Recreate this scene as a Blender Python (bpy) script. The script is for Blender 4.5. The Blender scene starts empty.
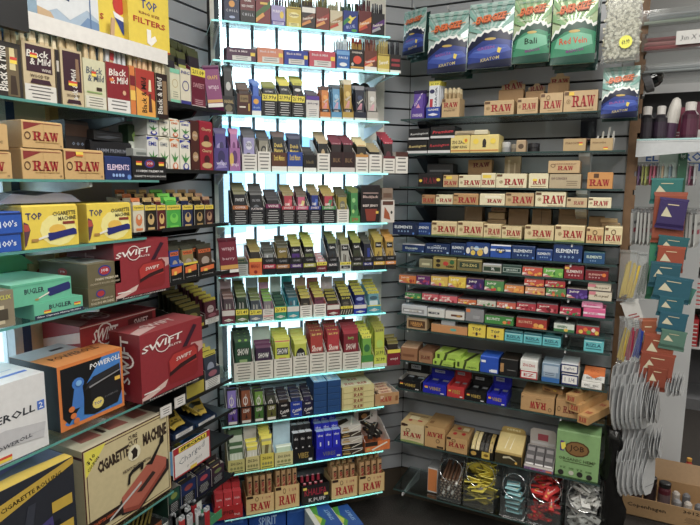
import bpy, math, random
from mathutils import Vector, Matrix
random.seed(7)
SC = bpy.context.scene
COL = SC.collection
# ------------------------------------------------------------------ camera
F = 557.0; AZ = math.radians(26); PT = math.radians(8.2); RO = math.radians(0.45); HC = 1.63
cam_d = bpy.data.cameras.new('camera'); cam = bpy.data.objects.new('camera', cam_d); COL.objects.link(cam)
cam_d.sensor_width = 36; cam_d.lens = F / 700 * 36; cam_d.clip_start = .02
_f = Vector((-math.sin(AZ) * math.cos(PT), math.cos(AZ) * math.cos(PT), -math.sin(PT)))
_r = Vector((math.cos(AZ), math.sin(AZ), 0)); _u = _r.cross(_f)
_r2 = _r * math.cos(RO) + _u * math.sin(RO); _u2 = _u * math.cos(RO) - _r * math.sin(RO)
_m = Matrix((_r2, _u2, -_f)).transposed().to_4x4(); _m.translation = (0, 0, HC)
cam.matrix_world = _m; SC.camera = cam
# ------------------------------------------------------------------ light and exposure
SC.view_settings.view_transform = 'Standard'; SC.view_settings.look = 'None'
SC.view_settings.gamma = 1; SC.view_settings.use_curve_mapping = False
SC.view_settings.exposure = 0.3
SC.cycles.max_bounces = 8; SC.cycles.transparent_max_bounces = 24
SC.cycles.caustics_reflective = False; SC.cycles.caustics_refractive = False
SC.cycles.sample_clamp_indirect = 4
wd = bpy.data.worlds.new('daylight'); SC.world = wd; wd.use_nodes = True
wn = wd.node_tree; bg = wn.nodes['Background']
bg.inputs[0].default_value = (.80, .91, 1, 1); bg.inputs[1].default_value = 4.5
CEIL = 2.95
def lamp(x, y, sx, sy, power, col=(1, .965, .9)):
    L = bpy.data.lights.new('fluorescent_light', 'AREA'); L.shape = 'RECTANGLE'; L.size = sx; L.size_y = sy
    L.energy = power; L.color = col
    o = bpy.data.objects.new('fluorescent_light', L); COL.objects.link(o); o.location = (x, y, CEIL - .06)
LAMPS = [(-.15, .95, .6, 1.2, 30), (.9, -.6, .6, 1.2, 34), (-.9, -1.6, .6, 1.2, 30), (2.2, 1.2, .6, 1.2, 30), (1.6, 4.4, .6, 1.2, 40)]
for l in LAMPS: lamp(*l)
# ------------------------------------------------------------------ walls as frames: u along, v out of the wall, z up
WALL = {'L': ((-1.612, 0.0), (0, 1), (1, 0), math.pi / 2), 'B': ((-1.612, 1.935), (.70711, .70711), (.70711, -.70711), math.pi / 4),
        'R': ((-.952, 2.595), (1, 0), (0, -1), 0.0)}
def ray(px, py):
    x = (px - 350) / F; y = (262.5 - py) / F
    x, y = (x * math.cos(RO) - y * math.sin(RO), x * math.sin(RO) + y * math.cos(RO))
    fw = math.cos(PT) + y * math.sin(PT); up = -math.sin(PT) + y * math.cos(PT)
    return (-fw * math.sin(AZ) + x * math.cos(AZ), fw * math.cos(AZ) + x * math.sin(AZ), up)
def hit(w, v, px, py):
    o, u, n, a = WALL[w]; d = ray(px, py)
    t = ((o[0] + n[0] * v) * n[0] + (o[1] + n[1] * v) * n[1]) / (d[0] * n[0] + d[1] * n[1])
    return ((d[0] * t - o[0]) * u[0] + (d[1] * t - o[1]) * u[1], HC + d[2] * t)
def pt(w, u_, v, z):
    o, u, n, a = WALL[w]; return Vector((o[0] + u[0] * u_ + n[0] * v, o[1] + u[1] * u_ + n[1] * v, z))
def hitz(px, py, z):
    d = ray(px, py); t = (z - HC) / d[2]; return Vector((d[0] * t, d[1] * t, z))
# ------------------------------------------------------------------ materials
CN = dict(tan='c8a878', tan2='b98f5a', cream='e6dbb4', kraft='a9835a', red='a81e26', dred='6d1424', crim='c8202c', blk='15151a', gry='77787c',
          lgry='b9bcc0', wht='eceae4', navy='16294f', blue='1c3fa8', sky='4f9be0', roy='1626b8', teal='1b9aa0', lteal='6fd0dc', grn='2f8f3e', dgrn='1d4a2c',
          lgrn='a4cc3a', olive='6f6a2a', yel='f2d21c', gold='b8963a', org='e8772a', brn='5a3320', dbrn='301c14', pur='5b3fa0', dpur='3a1c50', lav='a99bd8',
          mag='b02a80', pink='e0788c', lpink='efb6bc', rose='9c3a50', mint='74c8a4', sal='e09070', jobg='86b274', silv='c4c6c8', orr='c7602c')
_mats = {}
def lin(h):
    h = CN.get(h, h); r = []
    for i in (0, 2, 4):
        c = int(h[i:i + 2], 16) / 255; r.append(c / 12.92 if c <= .04045 else ((c + .055) / 1.055) ** 2.4)
    y = .25 * r[0] + .65 * r[1] + .1 * r[2]      # haze put into every colour: less saturation, lifted blacks
    r = [max(.008, q * .87 + y * .13) for q in r]
    return (r[0], r[1], r[2], 1)
def mat(c, rough=.45, metal=0.0, noise=0.05, scale=60.0, bump=0.0, spec=.5, name=None):
    key = (c, rough, metal, noise, scale, bump, spec)
    if key in _mats: return _mats[key]
    m = bpy.data.materials.new(name or 'surface_' + str(c)); m.use_nodes = True; nt = m.node_tree; b = nt.nodes['Principled BSDF']
    b.inputs['Roughness'].default_value = rough; b.inputs['Metallic'].default_value = metal; b.inputs['Specular IOR Level'].default_value = spec
    tc = nt.nodes.new('ShaderNodeTexCoord'); nz = nt.nodes.new('ShaderNodeTexNoise'); nz.inputs['Scale'].default_value = scale; nz.inputs['Detail'].default_value = 3
    nt.links.new(tc.outputs['Object'], nz.inputs['Vector'])
    mx = nt.nodes.new('ShaderNodeMix'); mx.data_type = 'RGBA'; L = lin(c)
    mx.inputs[6].default_value = tuple(max(0, k * (1 - noise * 2)) for k in L[:3]) + (1,); mx.inputs[7].default_value = tuple(min(1, k * (1 + noise * 2)) for k in L[:3]) + (1,)
    nt.links.new(nz.outputs['Fac'], mx.inputs[0]); nt.links.new(mx.outputs[2], b.inputs['Base Color'])
    if bump:
        bp = nt.nodes.new('ShaderNodeBump'); bp.inputs['Strength'].default_value = bump; bp.inputs['Distance'].default_value = .004
        nt.links.new(nz.outputs['Fac'], bp.inputs['Height']); nt.links.new(bp.outputs[0], b.inputs['Normal'])
    _mats[key] = m; return m
def clear(name, tint=(.95, .98, .97), gloss=.12, rough=.05, film=0.0, filmc=(.8, .85, .88)):
    m = bpy.data.materials.new(name); m.use_nodes = True; nt = m.node_tree; nt.nodes.clear()
    out = nt.nodes.new('ShaderNodeOutputMaterial'); t = nt.nodes.new('ShaderNodeBsdfTransparent'); t.inputs[0].default_value = (*tint, 1)
    g = nt.nodes.new('ShaderNodeBsdfGlossy'); g.inputs['Roughness'].default_value = rough
    fr = nt.nodes.new('ShaderNodeLayerWeight'); fr.inputs[0].default_value = .25
    ma = nt.nodes.new('ShaderNodeMath'); ma.operation = 'MULTIPLY_ADD'; ma.inputs[1].default_value = .5; ma.inputs[2].default_value = gloss * .4
    nt.links.new(fr.outputs['Fresnel'], ma.inputs[0]); mx = nt.nodes.new('ShaderNodeMixShader')
    nt.links.new(ma.outputs[0], mx.inputs[0]); nt.links.new(t.outputs[0], mx.inputs[1]); nt.links.new(g.outputs[0], mx.inputs[2]); last = mx
    if film:
        d = nt.nodes.new('ShaderNodeBsdfTranslucent'); d.inputs[0].default_value = (*filmc, 1); d2 = nt.nodes.new('ShaderNodeBsdfDiffuse'); d2.inputs[0].default_value = (*filmc, 1)
        a = nt.nodes.new('ShaderNodeAddShader'); nt.links.new(d.outputs[0], a.inputs[0]); nt.links.new(d2.outputs[0], a.inputs[1])
        m2 = nt.nodes.new('ShaderNodeMixShader'); m2.inputs[0].default_value = film
        nt.links.new(mx.outputs[0], m2.inputs[1]); nt.links.new(a.outputs[0], m2.inputs[2]); last = m2
    nt.links.new(last.outputs[0], out.inputs[0]); return m
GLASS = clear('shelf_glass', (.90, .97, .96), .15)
GEDGE = clear('glass_edge_aqua_glow', (.7, .93, .93), .1, .2, .65, (.62, .92, .91))  # window light glowing in the edges is put into this pale colour
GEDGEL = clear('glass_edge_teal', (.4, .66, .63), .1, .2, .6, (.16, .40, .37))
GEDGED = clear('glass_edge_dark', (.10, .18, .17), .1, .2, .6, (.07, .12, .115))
CLIPM = clear('frosted_clip', (.9, .92, .93), .4, .1, .4, (.8, .82, .84))
PLAST = clear('clear_plastic', (.97, .98, .98), .25, .08, .025)
BAGM = clear('clear_bag_film', (.95, .96, .96), .4, .15, .08)
CHROME = mat('c4c6c8', .25, .9, .03)
# ------------------------------------------------------------------ lettering outlines
_txt = {}
def text2d(s, bold=.018):
    if (s, bold) in _txt: return _txt[(s, bold)]
    if s == 'RAW':
        P = []
        def R(a, b, c, d): P.append([(a, b), (c, b), (c, d), (a, d)])
        R(.05, .0, .13, 1); R(0, 0, .18, .1); R(0, .9, .24, 1); R(.13, .44, .24, .55)
        P.append([(.2, .44), (.25, .44), (.31, .56), (.31, .88), (.25, 1), (.2, 1)][:]); P.append([(.15, .5), (.23, .5), (.33, 0), (.24, 0)]); R(.23, 0, .36, .1)
        P.append([(.38, 0), (.42, 0), (.52, 1), (.48, 1)]); P.append([(.46, 1), (.54, 1), (.64, 0), (.54, 0)]); R(.42, .28, .57, .38); R(.34, 0, .46, .09); R(.51, 0, .68, .09)
        P.append([(.66, 1), (.74, 1), (.80, 0), (.75, 0)]); P.append([(.76, 0), (.80, 0), (.86, 1), (.82, 1)]); P.append([(.80, 1), (.88, 1), (.93, 0), (.88, 0)]); P.append([(.89, 0), (.93, 0), (.98, 1), (.95, 1)])
        R(.63, .91, .78, 1); R(.90, .91, 1.0, 1)
        vs = []; fs = []
        for p in P:
            fs.append(list(range(len(vs), len(vs) + len(p)))); vs += p
        _txt[(s, bold)] = (vs, fs, 2.3); return _txt[(s, bold)]
    c = bpy.data.curves.new('t', 'FONT'); c.body = s; c.resolution_u = 1; c.offset = bold
    o = bpy.data.objects.new('t', c); COL.objects.link(o)
    me = bpy.data.meshes.new_from_object(o.evaluated_get(bpy.context.evaluated_depsgraph_get()))
    vs = [(v.co.x, v.co.y) for v in me.vertices]; fs = [list(p.vertices) for p in me.polygons]
    bpy.data.objects.remove(o); bpy.data.curves.remove(c); bpy.data.meshes.remove(me)
    if not vs: vs = [(0, 0), (1, 0), (1, 1)]; fs = [[0, 1, 2]]
    x0 = min(v[0] for v in vs); x1 = max(v[0] for v in vs); y0 = min(v[1] for v in vs); y1 = max(v[1] for v in vs)
    w = max(x1 - x0, 1e-4); h = max(y1 - y0, 1e-4)
    _txt[(s, bold)] = ([((a - x0) / w, (b - y0) / h) for a, b in vs], fs, w / h); return _txt[(s, bold)]
# ------------------------------------------------------------------ mesh collector
def V3(*a): return Vector(a)
class G:
    def __init__(s): s.v = []; s.f = []; s.m = []; s.mats = []
    def mi(s, m):
        if isinstance(m, str): m = mat(m)
        if m not in s.mats: s.mats.append(m)
        return s.mats.index(m)
    def poly(s, pts, m, rev=False):
        b = len(s.v); s.v += [tuple(p) for p in pts]; ix = list(range(b, b + len(pts)))
        s.f.append(ix[::-1] if rev else ix); s.m.append(s.mi(m))
    def mesh(s, vs, fs, m):
        b = len(s.v); s.v += [tuple(p) for p in vs]; k = s.mi(m)
        for f in fs: s.f.append([i + b for i in f]); s.m.append(k)
    def box(s, x0, x1, y0, y1, z0, z1, m, **o):
        b = len(s.v); s.v += [(x0, y0, z0), (x1, y0, z0), (x1, y1, z0), (x0, y1, z0), (x0, y0, z1), (x1, y0, z1), (x1, y1, z1), (x0, y1, z1)]
        for nm, f in (('bottom', (3, 2, 1, 0)), ('top', (4, 5, 6, 7)), ('front', (0, 1, 5, 4)), ('right', (1, 2, 6, 5)), ('back', (2, 3, 7, 6)), ('left', (3, 0, 4, 7))):
            s.f.append([b + i for i in f]); s.m.append(s.mi(o.get(nm, m)))
    def prism(s, pts, d, m, m2=None):
        n = len(pts); pts = [Vector(p) for p in pts]; d = Vector(d); b = len(s.v)
        s.v += [tuple(p) for p in pts] + [tuple(p + d) for p in pts]
        k = s.mi(m); k2 = s.mi(m2 or m)
        s.f.append([b + i for i in range(n)][::-1]); s.m.append(k); s.f.append([b + n + i for i in range(n)]); s.m.append(k)
        for i in range(n):
            j = (i + 1) % n; s.f.append([b + i, b + j, b + n + j, b + n + i]); s.m.append(k2)
    def cyl(s, p0, p1, r0, r1, m, n=8, cap=None, cap0=None):
        p0 = Vector(p0); p1 = Vector(p1); d = (p1 - p0).normalized(); a = d.orthogonal().normalized(); c = d.cross(a); b = len(s.v)
        for p, r in ((p0, r0), (p1, r1)):
            for i in range(n):
                t = 2 * math.pi * i / n; s.v.append(tuple(p + a * math.cos(t) * r + c * math.sin(t) * r))
        k = s.mi(m)
        for i in range(n):
            j = (i + 1) % n; s.f.append([b + i, b + j, b + n + j, b + n + i]); s.m.append(k)
        s.f.append([b + i for i in range(n)][::-1]); s.m.append(s.mi(cap0 or m)); s.f.append([b + n + i for i in range(n)]); s.m.append(s.mi(cap or m))
    def tube(s, pts, r, m, n=6):
        for a, b in zip(pts, pts[1:]): s.cyl(a, b, r, r, m, n)
    def lathe(s, prof, m, n=16, c=(0, 0, 0)):
        b = len(s.v)
        for r, z in prof:
            for i in range(n): t = 2 * math.pi * i / n; s.v.append((c[0] + r * math.cos(t), c[1] + r * math.sin(t), c[2] + z))
        for k in range(len(prof) - 1):
            mm = s.mi(m[k] if isinstance(m, list) else m)
            for i in range(n):
                j = (i + 1) % n; s.f.append([b + k * n + i, b + k * n + j, b + (k + 1) * n + j, b + (k + 1) * n + i]); s.m.append(mm)
        s.f.append([b + i for i in range(n)][::-1]); s.m.append(s.mi(m[0] if isinstance(m, list) else m))
        e = b + (len(prof) - 1) * n; s.f.append([e + i for i in range(n)]); s.m.append(s.mi(m[-1] if isinstance(m, list) else m))
    # printed artwork on a flat face: O lower-left corner, X along, Z up, in metres w x h
    def art(s, O, X, Z, w, h, arts, lift=.0004):
        O = Vector(O); X = Vector(X).normalized(); Z = Vector(Z).normalized(); N = X.cross(Z); k = 0
        for a in arts:
            k += 1; off = N * lift * (1 + k * .6); t = a[0]
            P = lambda x, y: O + X * (x * w) + Z * (y * h) + off
            if t == 'r': _, c, x0, y0, x1, y1 = a; s.poly([P(x0, y0), P(x1, y0), P(x1, y1), P(x0, y1)], c)
            elif t == 'p': s.poly([P(*q) for q in a[2]], a[1])
            elif t == 'e':
                _, c, cx, cy, rx, ry = a; s.poly([P(cx + rx * math.cos(i * .5236), cy + ry * math.sin(i * .5236)) for i in range(12)], c)
            elif t == 'o':      # ring
                _, c, cx, cy, rx, ry, q = a
                for i in range(14):
                    t0 = i * math.tau / 14; t1 = t0 + math.tau / 14
                    s.poly([P(cx + rx * math.cos(t0), cy + ry * math.sin(t0)), P(cx + rx * math.cos(t1), cy + ry * math.sin(t1)), P(cx + q * rx * math.cos(t1), cy + q * ry * math.sin(t1)), P(cx + q * rx * math.cos(t0), cy + q * ry * math.sin(t0))], c)
            elif t == 'w':      # printed warning panel
                _, x0, y0, x1, y1 = a[:5]; bgc = a[5] if len(a) > 5 else 'wht'; fg = a[6] if len(a) > 6 else '6a6a6a'; n = a[7] if len(a) > 7 else 4
                s.poly([P(x0, y0), P(x1, y0), P(x1, y1), P(x0, y1)], bgc); off2 = N * lift * .5
                for i in range(n):
                    yy = y0 + (y1 - y0) * (i + .75) / (n + .6); hh = (y1 - y0) * .28 / n; dx = (x1 - x0) * random.uniform(.1, .22)
                    s.poly([P(x0 + dx, yy) + off2, P(x1 - dx, yy) + off2, P(x1 - dx, yy + hh) + off2, P(x0 + dx, yy + hh) + off2], fg)
            elif t == 't':
                _, tx, c, cx, cy, tw, th = a[:7]; rot = math.radians(a[7]) if len(a) > 7 else 0; sh = a[8] if len(a) > 8 else 0
                vs, fs, asp = text2d(tx, a[9] if len(a) > 9 else .018); W_ = tw * w; H_ = th * h
                if .9 < abs(rot) < 2.2: W_ = tw * h; H_ = min(th * 1.7, .8) * w
                cr, sr = math.cos(rot), math.sin(rot); pts = []
                for x, y in vs:
                    X_ = (x - .5) * W_ + (y - .5) * H_ * sh; Y_ = (y - .5) * H_
                    pts.append(O + off + X * (cx * w + X_ * cr - Y_ * sr) + Z * (cy * h + X_ * sr + Y_ * cr))
                s.mesh(pts, fs, c)
    def build(s, name, parent=None, smooth=False):
        me = bpy.data.meshes.new(name); me.from_pydata(s.v, [], s.f)
        for m in s.mats: me.materials.append(m)
        for p, k in zip(me.polygons, s.m): p.material_index = k; p.use_smooth = smooth
        o = bpy.data.objects.new(name, me); COL.objects.link(o)
        if parent: o.parent = parent
        return o
def tag(o, label, cat, group=None, kind=None):
    if label: o['label'] = ' '.join(label.split()[:16])
    if cat: o['category'] = cat
    if group: o['group'] = group
    if kind: o['kind'] = kind
    return o
def empty(name, label, cat, group=None):
    o = bpy.data.objects.new(name, None); COL.objects.link(o); o.empty_display_size = .02
    return tag(o, label, cat, group)
def put(o, w, u, v, z, rz=0, rx=0, ry=0):
    o.location = pt(w, u, v, z); o.rotation_euler = (rx, ry, WALL[w][3] + rz)
    if rx or ry: o.rotation_euler = (Matrix.Rotation(WALL[w][3] + rz, 3, 'Z') @ Matrix.Rotation(ry, 3, 'Y') @ Matrix.Rotation(rx, 3, 'X')).to_euler()
    return o
def dup(o, label=None):
    c = o.copy(); COL.objects.link(c)
    for ch in list(o.children):
        d = ch.copy(); COL.objects.link(d); d.parent = c
    if label: c['label'] = label
    return c
def struct(g, name, smooth=False):
    o = g.build(name, None, smooth); o['kind'] = 'structure'; return o
# ------------------------------------------------------------------ setting
PITCH = .0762
SLAT = mat('aaaeb4', .38, 0, .03, 9, spec=.5, name='grey_slatwall_laminate'); DARK = mat('17181a', .7); PAINT = mat('c9c7c0', .7, 0, .02, 5, name='wall_paint')
def slats(name, w, u0, u1, z0, z1, ph, skin=SLAT, th=.018):
    g = G(); o, uu, nn, a = WALL[w]
    def P(u, v, z): return pt(w, u, v, z)
    def bx(a0, a1, v0, v1, c0, c1, m):
        if c1 - c0 < .002: return
        g.prism([P(a0, v1, c0), P(a1, v1, c0), P(a1, v1, c1), P(a0, v1, c1)], Vector((nn[0], nn[1], 0)) * (v0 - v1), m)
    bx(u0, u1, -.035, -th, z0, z1, DARK)
    k = math.floor((z0 - ph) / PITCH)
    while k * PITCH + ph < z1:
        a0 = max(z0, k * PITCH + ph + .0045); a1 = min(z1, (k + 1) * PITCH + ph - .0045)
        bx(u0, u1, -th, 0, a0, a1, skin); k += 1
    return struct(g, name)
ZT = CEIL
slats('wall_right', 'R', 0, .952, .145, ZT, -.003)
g = G(); g.box(-.952, 0, 2.58, 2.66, 0, .145, mat('4a3f33', .6)); struct(g, 'baseboard_right')
slats('wall_bay', 'B', .80, .93, .145, ZT, -.003)
slats('wall_bay_lower', 'B', .0, .80, .145, .735, -.003)
g = G(); g.prism([pt('B', 0, 0, 0), pt('B', .933, 0, 0), pt('B', .933, 0, .145), pt('B', 0, 0, .145)], Vector((-.707, .707, 0)) * .05, mat('4a3f33', .6)); struct(g, 'baseboard_bay')
# left wall: slatwall at the far end, panels and a window nearer
slats('wall_left', 'L', 1.40, 1.935, .1, ZT, .0762 * .47)
g = G()
X0 = -1.612
g.box(X0 - .05, X0, -3.2, .62, 0, ZT, PAINT); g.box(X0 - .05, X0, .62, 1.40, 0, .55, PAINT); g.box(X0 - .05, X0, .62, 1.40, 2.25, ZT, PAINT)
g.box(X0 - .05, X0, 1.205, 1.40, .55, 2.25, mat('b8a9a4', .6, 0, .04, 14)); g.box(X0 - .05, X0 + .002, 1.40, 1.95, 0, .1, PAINT)
struct(g, 'wall_left_panels')
g = G(); g.box(X0 - .03, X0 + .02, 1.165, 1.195, .55, 2.25, mat('c79a5a', .5, 0, .12, 18)); g.box(X0 - .03, X0 + .015, 1.195, 1.40, 1.235, 1.255, mat('5a3a24', .6)); struct(g, 'trim_1')
g = G(); g.box(X0 - .03, X0, 1.06, 1.165, .55, 2.25, mat('d8cdb2', .75, 0, .05, 70, .3)); g.box(X0 - .03, X0 + .012, 1.035, 1.06, .55, 2.25, mat('26406e', .5)); struct(g, 'trim_2')
g = G()
for y in (.62, 1.01): g.box(X0 - .05, X0 + .01, y, y + .025, .55, 2.25, mat('b9bfc6', .4))
g.box(X0 - .05, X0 + .01, .62, 1.035, .55, .58, mat('b9bfc6', .4)); g.box(X0 - .03, X0 - .026, .645, 1.01, .58, 2.25, GLASS); struct(g, 'window_2')
# bay window
g = G(); WHF = mat('e9e6da', .5)
NB = Vector((-.70711, .70711, 0))
def bayp(u0, u1, v0, v1, z0, z1, m, gg=None, **k):
    (gg or g).prism([pt('B', u0, v1, z0), pt('B', u1, v1, z0), pt('B', u1, v1, z1), pt('B', u0, v1, z1)], NB * (v1 - v0), m)
bayp(.70, .80, -.09, -.0, .735, ZT, WHF); bayp(-.0, .70, -.09, .0, .70, .75, WHF); bayp(-.0, .70, -.09, 0, 2.62, 2.70, WHF)
bayp(-.0, .025, -.09, -.0, .75, 2.62, WHF); bayp(0, .70, -.09, 0, 2.70, ZT, PAINT)
bayp(.025, .70, -.062, -.058, .75, 2.62, GLASS); struct(g, 'window_1')
GR = mat('6d7886', .5, .2)
for u in (.085, .19, .298, .405, .512, .618):
    g = G(); bayp(u - .006, u + .006, -.050, -.038, .75, 2.62, GR)
    tag(g.build('window_bar'), 'vertical grey steel bar behind the bay window shelves', 'window bar', 'bay window bars')

# outside: pavement, building opposite
g = G(); g.box(-30, X0 - .3, -14, 30, -.12, -.02, mat('a9adb0', .8)); struct(g, 'ground_outside')
g = G(); wl = mat('e9eef2', .7); bl = mat('5d93c9', .6)
g.box(-9.5, -9, -4, 16, 0, 2.4, wl); g.box(-9.5, -8.9, -4, 16, 2.4, 3.0, bl); g.box(-9.5, -9, -4, 16, 3.0, 4.2, wl)
for i in range(9): g.box(-9.05, -8.97, -3 + i * 2, -1.9 + i * 2, .3, 2.1, mat('86a9c4', .3))
tag(g.build('building'), 'pale building with a blue band seen through the bay window', 'building')
# floor, ceiling, hidden side and back walls of the shop
g = G(); g.poly([(X0 - .05, -3.2, 0), (3.6, -3.2, 0), (3.6, 6.2, 0), (-.952, 6.2, 0), (-.952, 2.64, 0), (X0 - .05, 1.95, 0)], mat('332f2c', .95, 0, .45, 160, .8, name='speckled_carpet')); struct(g, 'floor')
g = G(); g.box(X0 - .1, 3.7, -3.3, 6.3, CEIL, CEIL + .06, mat('dcdad4', .8, 0, .02, 4)); struct(g, 'ceiling')
g = G(); g.box(X0 - .1, 3.7, -3.3, -3.2, 0, ZT, PAINT); struct(g, 'wall_back')
g = G(); g.box(3.6, 3.7, -3.2, 6.3, 0, ZT, PAINT); struct(g, 'wall_east')
g = G(); g.box(-.05, 3.6, 6.2, 6.3, 0, ZT, PAINT); struct(g, 'wall_far')
g = G(); g.box(-.06, -.02, 2.63, 6.3, 0, ZT, PAINT); struct(g, 'wall_return')
# notched brown end board of the right slatwall
g = G(); WOOD = mat('7d5c3c', .6, 0, .15, 30, name='raw_board_edge'); k = 2
g.box(0.0, .03, 2.57, 2.60, 0, ZT, WOOD); g.box(.002, .036, 2.60, 2.625, 0, ZT, DARK)
while k * PITCH < ZT - .1:
    z = k * PITCH - .003; g.box(.03, .040, 2.575, 2.60, z + .010, z + PITCH - .010, WOOD); k += 1
struct(g, 'trim_3')
g = G(); g.prism([(-1.75, 1.70, 0), (-1.625, 1.90, 0), (-1.60, 1.955, 0), (-1.62, 2.02, 0), (-1.75, 1.98, 0)], (0, 0, ZT), DARK)  # dark fillers added behind both corners to stop light leaking in
g.prism([(-1.045, 2.53, 0), (-.985, 2.585, 0), (-.93, 2.615, 0), (-.93, 2.75, 0), (-1.15, 2.75, 0), (-1.15, 2.53, 0)], (0, 0, ZT), DARK); struct(g, 'wall_corner_light_stops')
# ceiling lights
for x, y, sx, sy, p in LAMPS:
    e = empty('ceiling_light', 'flat fluorescent ceiling panel over the shop floor', 'ceiling light', 'ceiling lights'); e.location = (x, y, CEIL)
    g = G(); g.box(-sx / 2 - .03, sx / 2 + .03, -sy / 2 - .03, sy / 2 + .03, -.03, 0, mat('e6e6e2', .5)); g.build('frame', e)
    m = mat('f6f4ea', .9, name='light_diffuser'); g = G(); g.box(-sx / 2, sx / 2, -sy / 2, sy / 2, -.045, -.0301, 'wht'); g.build('diffuser', e)
# ------------------------------------------------------------------ shelves
ORD = ['', 'first', 'second', 'third', 'fourth', 'fifth', 'sixth', 'seventh', 'eighth', 'ninth', 'tenth', 'eleventh', 'twelfth', 'thirteenth', 'fourteenth', 'fifteenth', 'sixteenth', 'seventeenth', 'eighteenth']
def shelf(w, u0, u1, v, z, no, dark=False, brk=(), th=.006, side='slat', bc='dk', bd=.2, bh=.09):
    names = {'R': 'right wall', 'B': 'window bay', 'L': 'left wall'}
    e = empty('glass_shelf', '%s glass shelf, %s from the top on the %s' % ('dark edged' if dark else 'clear aqua edged', ORD[no], names[w]), 'shelf', None)
    put(e, w, u0, 0, z - th); W_ = u1 - u0
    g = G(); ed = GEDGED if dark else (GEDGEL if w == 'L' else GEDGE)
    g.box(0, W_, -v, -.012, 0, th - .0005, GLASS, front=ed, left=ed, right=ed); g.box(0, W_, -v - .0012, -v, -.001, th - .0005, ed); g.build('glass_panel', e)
    for b in brk:
        m = {'dk': mat('1b2130', .35), 'wh': mat('d9dbdc', .35), 'cl': CLIPM}[b[1]]; x = b[0] - u0; d = b[2] if len(b) > 2 else v * .8; h = b[3] if len(b) > 3 else bh; t = b[4] if len(b) > 4 else .004
        g = G(); g.prism([(x - t, -.002, -.002), (x - t, -d, -.002), (x - t, -d, -.014), (x - t, -.03, -h), (x - t, -.002, -h)], (2 * t, 0, 0), m); g.build('bracket', e)
    return e
class Row:
    def __init__(s, w, n, z, v, name, cap=9):
        s.cap = cap; s.w = w; s.n = n; s.z = z; s.v = v; s.name = name; s.k = 0
RR = {}; BB = {}; LL = {}
zr = [0, 1.905, 1.757, 1.613, 1.540, 1.403, 1.323, 1.257, 1.18, 1.11, 1.037, .97, .818, .68, .42, .172]
for i in range(1, 16):
    RR[i] = Row('R', i, zr[i], .25, ORD[i] + ' right-wall shelf', ([0, 9] + zr[1:])[i] - .0085)
    br = [(.13, 'dk', .2, (.11, .11, .10, .055, .10, .06)[i], .02)] if i < 6 else [(.10, 'wh', .24, .03, .0025)]
    br += [(.80, 'cl', .2, (.1, .1, .1, .06, .08)[i], .02)] if i in (2, 3, 4) else ([(.8, 'dk', .06, .10, .03)] if i == 1 else [(.78, 'wh', .245, .03, .003)])
    if i == 14: br = [(.1, 'dk', .2, .05), (.80, 'dk', .2, .05)]
    if i == 15: br = [(.10, 'wh', .26, .05, .0025), (.80, 'wh', .2, .05)]
    shelf('R', .05, .945, .25, zr[i], i, True, br)
zb = [0, 2.235, 2.09, 1.888, 1.67, 1.456, 1.248, 1.053, .80, .612, .395, .19]
for i in range(1, 12):
    BB[i] = Row('B', i, zb[i], .25, ORD[i] + ' bay shelf', ([0, 9] + zb[1:])[i] - .0085)
    shelf('B', -.01, .72 if i not in (2,) else .76, .25, zb[i], i, False, [(.02, 'wh', .24, .05, .0025), (.70, 'wh', .24, .05, .0025)] if i not in (9, 11) else [(.02, 'wh', .24, .02, .002), (.70, 'wh', .24, .02, .002)])
BB[12] = Row('B', 12, .03, .25, 'low bay board', .178)
zl = [0, 2.018, 1.82, 1.632, 1.461, 1.283, .95, .60, .44]
for i in range(1, 9):
    LL[i] = Row('L', i, zl[i], .32, ORD[i] + ' left-wall shelf', ([0, 9] + zl[1:])[i] - .0085)
    shelf('L', -.3, {1: 1.30, 2: 1.31, 3: 1.30, 4: 1.24, 5: 1.24, 6: 1.24, 7: 1.31, 8: 1.46}[i], .32 if i < 8 else .38, zl[i], i, False, [(1.07, 'wh', .30, .05, .004)] if i > 2 else [(1.2, 'dk', .3, .06)])
zf = [0, 0, 1.872, 1.662, 1.475, 1.297, 1.075, .877, .755, .648, .49]
for i in range(2, 11):
    LL[20 + i] = Row('L', i, zf[i], .30 if i != 6 else .19, ORD[i - 1] + ' corner tray')
    e = empty('shelf_tray', 'black plastic tray, %s down beside the window corner' % ORD[i - 1], 'tray'); put(e, 'L', 1.32, 0, zf[i] - .006)
    g = G(); BT = mat('16191c', .35); dv = .195 if i == 6 else .305; g.box(0, .33, -dv, -.02, 0, .004, BT); g.box(0, .33, -dv - .003, -dv + .001, 0, .012, BT); g.build('tray_panel', e)
    g = G(); g.prism([(.2, -.002, 0), (.2, -dv + .025, 0), (.2, -dv + .045, -.02), (.2, -.03, -.05), (.2, -.002, -.05)], (.01, 0, 0), BT); g.build('bracket', e)
# ------------------------------------------------------------------ goods: builders
def proj(p):
    X, Y, Z = p[0], p[1], p[2] - HC
    fw = -X * math.sin(AZ) + Y * math.cos(AZ); rt = X * math.cos(AZ) + Y * math.sin(AZ)
    zc = fw * math.cos(PT) - Z * math.sin(PT); yc = fw * math.sin(PT) + Z * math.cos(PT)
    x = rt / zc; y = yc / zc
    x, y = (x * math.cos(RO) + y * math.sin(RO), -x * math.sin(RO) + y * math.cos(RO)); return (350 + F * x, 262.5 - F * y)
def span(w, x0, x1, yt, v, zb):
    xc = (x0 + x1) / 2; u, zt = hit(w, v, xc, yt); yb = proj(pt(w, u, v, zb))[1]; ym = (yt + yb) / 2
    return hit(w, v, x0, ym)[0], hit(w, v, x1, ym)[0], zt
def where(row, rel=None):
    if rel is None:
        row.k += 1; return '%s from left on the %s' % (ORD[row.k], row.name)
    return '%s the %s carton on the %s' % (rel, ORD[max(row.k, 1)], row.name)
HC2 = {}
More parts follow.
